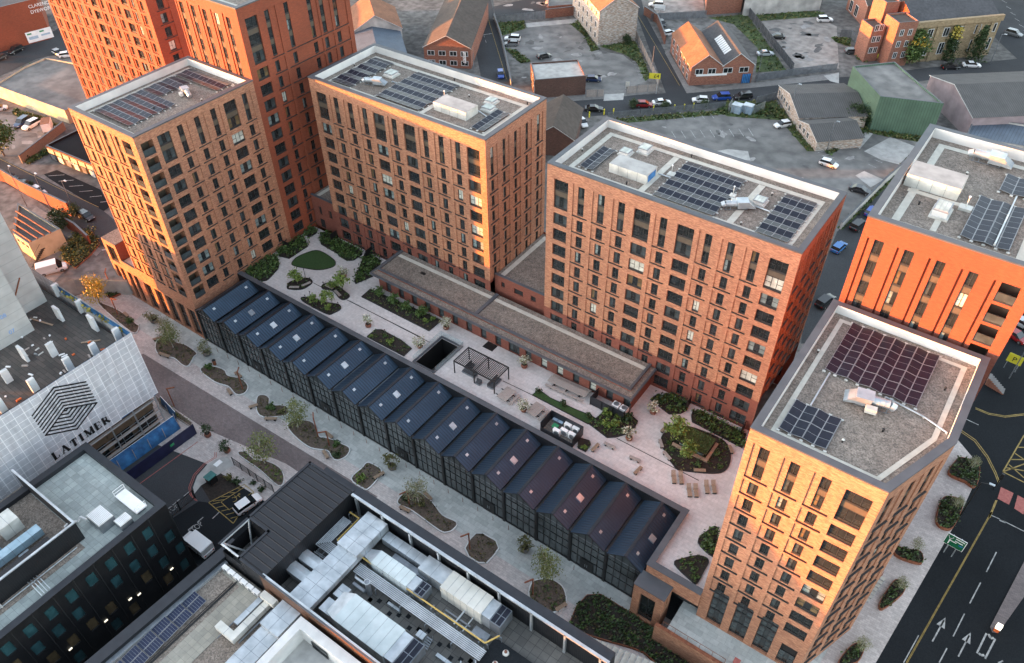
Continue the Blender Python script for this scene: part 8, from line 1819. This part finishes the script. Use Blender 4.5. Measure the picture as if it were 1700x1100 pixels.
text('price', '£4', 1.35, M @ Matrix.Translation((-1.1, -.15, .28)) @ Matrix.Rotation(R(90), 4, 'X'), 'ink', t, .01)
p = RJ((400, 160))[0]; t = thing('parking_sign', 'yellow square P sign on the wall by the steps at the right edge', 'sign', tuple(p)); vd = Vector((-p.x, -p.y, 0)).normalized(); M = Matrix.Translation(p) @ Matrix.Rotation(math.atan2(vd.x, -vd.y), 4, 'Z'); b = MB(); q = MB(); q.box(-.9, 0, 0, -.8, .1, 3.2, 'galv'); q.box(.8, 0, 0, .9, .1, 3.2, 'galv'); b.add(q, M); b.build('post', t); b = MB(); q = MB(); q.box(-1.1, -.06, 1.6, 1.1, 0, 3.4, 'sign_yellow'); b.add(q, M); b.build('board', t); text('letter', 'P', 1.3, M @ Matrix.Translation((-.4, -.075, 2.0)) @ Matrix.Rotation(R(90), 4, 'X'), 'ink', t, .01)
A, B = K2((700, 1030))[0], K2((940, 1040))[0]; t = thing('substation', 'fenced pair of pale blue electricity cabinets at the edge of the lower car park', 'substation', tuple((A+B)/2)); mat('cabinet_blue', (.24, .33, .42), (.3, .4, .5), 2, .6)
for f in (.3, .72):
    p = A.lerp(B, f); b = MB(); b.box(p.x-1.1, p.y-.2, ZS, p.x+1.1, p.y+1.6, ZS+2.0, 'cabinet_blue'); b.box(p.x-1.2, p.y-.3, ZS+2.0, p.x+1.2, p.y+1.7, ZS+2.15, 'galv'); b.build('cabinet', t)
b = MB()
for (a, c) in ((A, B), (B, B+Vector((1.2, 4, 0))), (A, A+Vector((-.6, 4, 0)))):
    L = (c-a).length; n_ = int(L/.35)
    for k in range(n_): p = a.lerp(c, k/n_); b.box(p.x-.06, p.y-.02, ZS, p.x+.06, p.y+.02, ZS+2.2, 'galv')
b.build('fence', t)
for fn, x, y, lb in ((K2, 25, 1010, 0), (K2, 215, 1005, 0), (K2, 305, 1000, 0), (K2, 390, 990, 0), (K1, 870, 1070, 0), (K1, 1005, 1045, 0), (K1, 1090, 1040, 0)):
    p = fn((x, y))[0]; b = MB(); b.box(p.x-.12, p.y-.12, ZS, p.x+.12, p.y+.12, ZS+1.5, 'sign_yellow'); tag(b.build('marker_post'), 'yellow marker post on the fence between the cross street and the lower car park', 'post', 'yellow marker posts on the fence')
for fn, x, y, w_, h_, m, lb in ((K2, 80, 110, 3.2, 1.4, 'white', 'pale sign with green lines below the white car at the top edge'), (K3, 300, 415, 2.2, 1.2, 'sign_yellow', 'yellow and white board on the fence by the front turret'), (K1, 1215, 830, 1.0, 1.9, 'off_white', 'small white sign post at the gap in the timber fence'), (K1, 560, 110, .8, .9, 'off_white', 'white notice on the brick wall behind the grassy car park'), (K3, 430, 870, 2.0, .7, 'sign_yellow', 'yellow notice at the foot of the green clad wall')):
    p = fn((x, y))[0]; vd = Vector((-p.x, -p.y, 0)).normalized(); M = Matrix.Translation(p) @ Matrix.Rotation(math.atan2(vd.x, -vd.y), 4, 'Z'); b = MB(); q = MB(); q.box(-w_/2, -.05, .7, w_/2, 0, .7+h_, m); q.box(-w_/2+.2, -.06, .9, w_/2-.4, -.05, 1.05, 'ink'); q.box(-.05, 0, 0, .05, .08, .8, 'galv'); b.add(q, M); tag(b.build('notice_board'), lb, 'sign')
for pts, fn, lb in (((( 130, 620), (160, 600), (240, 630), (245, 690), (225, 740), (180, 715), (100, 675)), RJ, 'farthest rust edged planter on the road corner pavement'), (((1260, 390), (1290, 350), (1360, 370), (1350, 430), (1310, 495), (1250, 470)), C9, 'second rust edged planter beside the lamp column'), (((1060, 575), (1100, 590), (1170, 600), (1178, 650), (1120, 640), (1060, 612)), C9, 'third rust edged planter reaching the chamfered tower wall'), (((1060, 730), (1095, 750), (1090, 790), (1000, 860), (990, 830), (1020, 780)), C9, 'fourth long narrow rust edged planter beside the steps'), (((860, 1030), (915, 1022), (885, 1100), (800, 1110)), C9, 'nearest rust edged planter at the bottom edge of the pavement')):
    P = fn(*pts); bed(lb, [tuple(p[:2]) for p in P], ZS, kerbm='corten', h=.5, plants=CL+[('leaf_mid', 1, .6, .12, 7)], name='planter'); c = sum(P, Vector((0, 0, 0)))/len(P); plant('small_tree', 'thin dark leaved tree in the '+lb.split(' on ')[0].split(' reach')[0].split(' at ')[0].split(' beside')[0], 'tree', SMALL[0] if False else PALE[1], (c.x+.5, c.y+1.0, ZS+.4), .45, c.x)
steps('short flight of pale steps between the tower side path and the raised pavement', (RD((230, 600))[0].x-1.2, RD((230, 600))[0].y-1.5, 0), (RD((300, 520))[0].x-1.0, RD((300, 520))[0].y+.5, 0), 1.8, 7, ZS, ZS+.6)
b = MB(); p = RJ((325, 235))[0]
for k in range(8): b.box(p.x-1.2+k*.35, p.y-.7-k*.1, ZS, p.x-.8+k*.35, p.y+.7-k*.1, ZS+1.5-k*.18, 'brick_old', 'pavement')
tag(b.build('steps'), 'grey outside steps at the right edge below the yellow P sign', 'steps')
# person on the back street
p = K4((1266, 140))[0]; t = thing('person', 'person in an orange jacket and dark trousers walking along the back street', 'person', tuple(p))
def skin(nm, V, E, rad, m, root=0, sub=2):
    me = bpy.data.meshes.new(nm); me.from_pydata([tuple(Vector(v)+p) for v in V], E, []); o = bpy.data.objects.new(nm, me); COL.objects.link(o); me.materials.append(MATS[m]); md = o.modifiers.new('s', 'SKIN'); me.skin_vertices.new() if not me.skin_vertices else None
    for k, r in enumerate(rad): me.skin_vertices[0].data[k].radius = (r, r); me.skin_vertices[0].data[k].use_root = (k == root)
    o.modifiers.new('d', 'SUBSURF').levels = sub; child(o, t); return o
mat('skin_tone', (.42, .25, .18), (.46, .28, .2), 3, .6); mat('trousers', (.02, .022, .03), None, 3, .9)
V = [(0, 0, .95), (0, 0, 1.2), (0, 0, 1.42), (0, -.01, 1.55), (0, -.02, 1.66), (.21, 0, 1.4), (.27, .08, 1.12), (.27, -.06, .88), (-.21, 0, 1.4), (-.27, -.08, 1.12), (-.26, -.22, .92), (.1, 0, .88), (.11, -.14, .5), (.11, -.1, .08), (.11, -.26, .04), (-.1, 0, .88), (-.11, .1, .5), (-.11, .28, .12), (-.11, .16, .05)]
E = [(0, 1), (1, 2), (2, 3), (3, 4), (2, 5), (5, 6), (6, 7), (2, 8), (8, 9), (9, 10), (0, 11), (11, 12), (12, 13), (13, 14), (0, 15), (15, 16), (16, 17), (17, 18)]; rad = [.16, .15, .16, .06, .1, .075, .055, .04, .075, .055, .04, .1, .07, .05, .045, .1, .07, .05, .045]
for hx, hy, hz, s in ((.27, -.06, .88, 7), (-.26, -.22, .92, 10)):
    for k in range(5): V.append((hx+(-.03+.016*k if k < 4 else .045*(1 if hx > 0 else -1)), hy-.03-(.01 if k < 4 else .02), hz-.09+(.0, -.012, -.01, .002, .05)[k])); E.append((s, len(V)-1)); rad.append(.009)
skin('body', V, E, rad, 'skin_tone')
skin('jacket', [(0, 0, .9), (0, 0, 1.2), (0, 0, 1.42), (0, 0, 1.5), (.22, 0, 1.4), (.28, .08, 1.12), (.28, -.05, .92), (-.22, 0, 1.4), (-.28, -.08, 1.12), (-.27, -.2, .95)], [(0, 1), (1, 2), (2, 3), (2, 4), (4, 5), (5, 6), (2, 7), (7, 8), (8, 9)], [.19, .185, .19, .09, .1, .075, .06, .1, .075, .06], 'orange')
skin('trousers', [(0, 0, .95), (.1, 0, .86), (.11, -.14, .5), (.11, -.1, .12), (-.1, 0, .86), (-.11, .1, .5), (-.11, .28, .16)], [(0, 1), (1, 2), (2, 3), (0, 4), (4, 5), (5, 6)], [.17, .115, .085, .07, .115, .085, .07], 'trousers')
b = MB(); b.lathe([(.0, .115), (.08, .09), (.108, .02), (.1, -.03)], 'trousers', 10, tuple(p+Vector((0, .0, 1.68)))); b.build('hair', t, True); b = MB(); hd = p+Vector((0, -.02, 1.66))
for sx in (-.035, .035): b.box(hd.x+sx-.01, hd.y-.1, hd.z+.0, hd.x+sx+.01, hd.y-.085, hd.z+.018, 'ink')
b.box(hd.x-.01, hd.y-.12, hd.z-.035, hd.x+.01, hd.y-.085, hd.z, 'skin_tone'); b.box(hd.x-.03, hd.y-.098, hd.z-.06, hd.x+.03, hd.y-.08, hd.z-.05, 'red_line'); b.build('face', t)

# ------------------------------------------------------------------ unseen blocks added past the left and lower edges to cast the evening shadows
def sunblock(label, s0, s1, a0, a1, h, ridge=None):
    """s runs across the sun, a along it (away from the sun)"""
    f = lambda s, a: (a*.815-s*.58, a*.58+s*.815); P = [f(s0, a0), f(s0, a1), f(s1, a1), f(s1, a0)]
    if ridge:
        ps = sorted([(s0, a0), (s1, a0)]); p0, p1 = f(s1, a0), f(s0, a0)
        return house('shadow_block', label, p0, p1, a1-a0, h, ridge, 'brick_old', 'slate', [('f', 2, s1-s0-2, 4, 1.4, 1.8, (6, 10, 14))])
    return block('shadow_block', label, P, h, 'brick_old', 'carpark', [('f', .05, .95, 10, 1.6, 1.8, (6, 10, 14))])
sunblock('long unseen brick block added beyond the lower left corner to shade the low levels', -60, 103, -300, -275, 25)
sunblock('unseen steep roofed brick block added to slope the shadow across the road corner tower', 42, 64, -165, -140, 24.5, 39)
sunblock('unseen square brick block added beyond the left edge to shade the second slab', 75, 101.5, -150, -128, 47)
# ------------------------------------------------------------------ last layer of small plant and wear
rnd = random.Random(77)
def clutter(label, items, cat='pipework', group=None, name='pipework'):
    """short runs of pipe, tray and brackets kept together as one bundle"""
    t = thing(name, label, cat, items[0][0], group); b = MB()
    for a, c, r, m in items: b.tube(a, c, r, r, m, 7)
    b.build('pipe', t); b = MB()
    for a, c, r, m in items:
        p = Vector(a).lerp(Vector(c), .5); b.box(p.x-.05, p.y-.05, p.z-r-.35, p.x+.05, p.y+.05, p.z-r, 'galv_dark')
    b.build('bracket', t)
D_ = MD
clutter('grey pipes and valves between the cream air handler and the pipe rack', [((-33.5, 31.9, D_+.5), (-29.0, 31.9, D_+.5), .09, 'galv'), ((-33.5, 32.3, D_+.7), (-30.0, 32.3, D_+.7), .11, 'galv_dark'), ((-31.6, 31.4, D_+.9), (-31.6, 33.4, D_+.9), .1, 'galv'), ((-30.4, 31.4, D_+.6), (-30.4, 33.4, D_+.6), .08, 'galv')], group=G)
clutter('twisted silver pipes where the long rack ends at the felt roof', [((-27.0, 29.4, D_+1.2), (-26.0, 28.2, D_+.8), .09, 'galv'), ((-27.2, 29.0, D_+1.0), (-25.8, 27.6, D_+.6), .09, 'galv'), ((-27.6, 28.7, D_+.9), (-26.4, 27.0, D_+.5), .1, 'galv_dark'), ((-28.4, 28.6, D_+.7), (-27.2, 26.6, D_+.5), .1, 'galv')], group=G)
clutter('thick grey pipe bends beside the wide silver duct', [((-44.4, 28.6, D_+.8), (-42.6, 28.6, D_+.8), .22, 'galv_dark'), ((-42.6, 28.6, D_+.8), (-42.6, 29.3, D_+.5), .22, 'galv_dark'), ((-44.6, 29.2, D_+1.1), (-43.2, 29.2, D_+1.1), .16, 'galv')], group=G)
clutter('cable trays and brackets in the shadow beside the ribbed box', [((-51.2, 29.2, D_+.6), (-48.8, 29.2, D_+.6), .08, 'galv'), ((-51.2, 28.9, D_+.9), (-48.8, 28.9, D_+.9), .06, 'galv'), ((-50.4, 28.6, D_+.4), (-50.4, 30.0, D_+.4), .07, 'galv_dark')], group=G)
clutter('dark pipes and cable runs under the slab walkway units of the low roof', [((-52.4, 15.0, LZ+.25), (-52.4, 20.5, LZ+.25), .07, 'galv_dark'), ((-56.4, 8, LZ+.2), (-56.4, 20.6, LZ+.2), .06, 'dark_metal'), ((-49.9, 16.0, LZ+.4), (-49.9, 22.0, LZ+.4), .1, 'galv_dark')], group='pipes of the low roof')
for k, (x0, y0, x1, y1, h_, m, lb) in enumerate(((-34.4, 28.0, -33.4, 28.8, .7, 'galv', 'small silver junction box on the deck slabs left of the vents'), (-31.2, 27.6, -28.6, 28.0, .35, 'galv', 'low silver trunking box near the end of the pipe rack'), (-39.6, 29.1, -37.8, 29.4, .5, 'galv', 'thin silver fan coil beside the middle of the pipe rack'), (-29.6, 31.7, -27.6, 32.9, .5, 'galv_dark', 'frame of square grilles under the yellow pipe'), (-47.6, 33.2, -46.2, 34.4, .8, 'concrete', 'pale box in the corner of the open roof by the wide duct'))): boxy('plant_unit', lb, x0, y0, x1, y1, MD, MD+h_, m, group=G)
t = thing('access_ladder', 'small grey platform steps standing on the deck slabs', 'ladder', (-32.6, 28.8, MD)); b = MB()
for q in range(5): b.box(-33.2, 27.6+q*.22, MD+.15+q*.16, -32.4, 27.75+q*.22, MD+.19+q*.16, 'galv_dark')
b.build('tread', t); b = MB()
for xx in (-33.2, -32.4): b.tube((xx, 27.6, MD), (xx, 28.7, MD+.95), .03, .03, 'galv_dark', 6); b.tube((xx, 28.7, MD), (xx, 28.7, MD+1.6), .03, .03, 'galv_dark', 6)
b.build('rail', t)
# plant in the pen of the dark office
clutter('white and dark pipes along the pen edge of the dark office', [((-76.0, 3, ZT+.4), (-74.0, 3, ZT+.4), .1, 'off_white'), ((-75.6, -2, ZT+.6), (-75.6, 9, ZT+.6), .09, 'galv_dark'), ((-74.2, -4, ZT+.3), (-74.2, 12.4, ZT+.3), .08, 'galv'), ((-78.2, 1, ZT+.5), (-78.2, 9, ZT+.5), .07, 'galv')], group='plant in the office roof pen')
for k in range(5):
    x, y = -77.9+rnd.uniform(-.3, .3), -2+k*2.4; boxy('plant_unit', ('lowest', 'second', 'third', 'fourth', 'highest')[k]+' of the small grey boxes in line between the pen duct and pen wall', x-.4, y, x+.4, y+1.2, ZT+.04, ZT+.7, 'galv_dark' if k % 2 else 'galv')
# railings, vents and small boxes on the tower roofs
for k, (x, y, z, tx) in enumerate([(-75, 92, ZR, 'first slab'), (-80.5, 95.2, ZR, 'first slab'), (-98, 90, ZR, 'first slab'), (-66, 95.2, ZR, 'first slab'), (-51.5, 88, ZR, 'second slab'), (-42, 84, ZR, 'second slab'), (-25.6, 84, ZR, 'second slab'), (-38, 95.3, ZR, 'second slab'), (-25, 92.5, ZR, 'second slab'), (-.8, 61, Z5, 'tower'), (-3.5, 57.5, Z5, 'tower'), (2.6, 70, Z5, 'tower'), (-9.7, 68, Z5, 'tower'), (-7.2, 84, Z4, 'orange'), (-4.5, 93, Z4, 'orange'), (-113, 61, ZR, 'balcony'), (-109, 67, ZR, 'balcony')]):
    b = MB(); b.tube((x, y, z), (x, y, z+.35), .09, .09, 'dark_metal', 8); b.tube((x, y, z+.35), (x, y, z+.45), .16, .1, 'dark_metal' if k % 2 else 'off_white', 8); tag(b.build('vent_cowl'), 'small vent cowl poking up through a gravel tower roof', 'vent', 'vent cowls on the tower roofs')
# worn and oily patches on the old car parks, and litter along their edges
mat('oil_stain', (.07, .068, .067), (.12, .118, .115), .7, .9, detail=12); mat('pale_stain', (.2, .195, .19), (.3, .29, .28), .7, .95, detail=12)
b = MB()
for fn, x0, x1, y0, y1, n in ((C3, -150, 1000, 560, 860, 46), (K1, 200, 1250, 260, 760, 34), (K2, 1050, 1650, 200, 600, 30), (K5, -60, 500, 90, 400, 16), (K1, 80, 760, -20, 120, 10)):
    for k in range(n):
        p = fn((rnd.uniform(x0, x1), rnd.uniform(y0, y1)))[0]; r = rnd.uniform(.5, 2.6); n2 = 11; ph = rnd.uniform(0, 6); el = rnd.uniform(.3, .9)
        pts = []
        for q in range(n2): a = 2*math.pi*q/n2; rr = r*rnd.uniform(.55, 1.1); u_, v_ = rr*math.cos(a), rr*el*math.sin(a); pts.append((p.x+u_*math.cos(ph)-v_*math.sin(ph), p.y+u_*math.sin(ph)+v_*math.cos(ph), ZS+.0135))
        b.poly(pts, 'oil_stain' if rnd.random() < .55 else 'pale_stain')
struct(b, 'ground_stain')
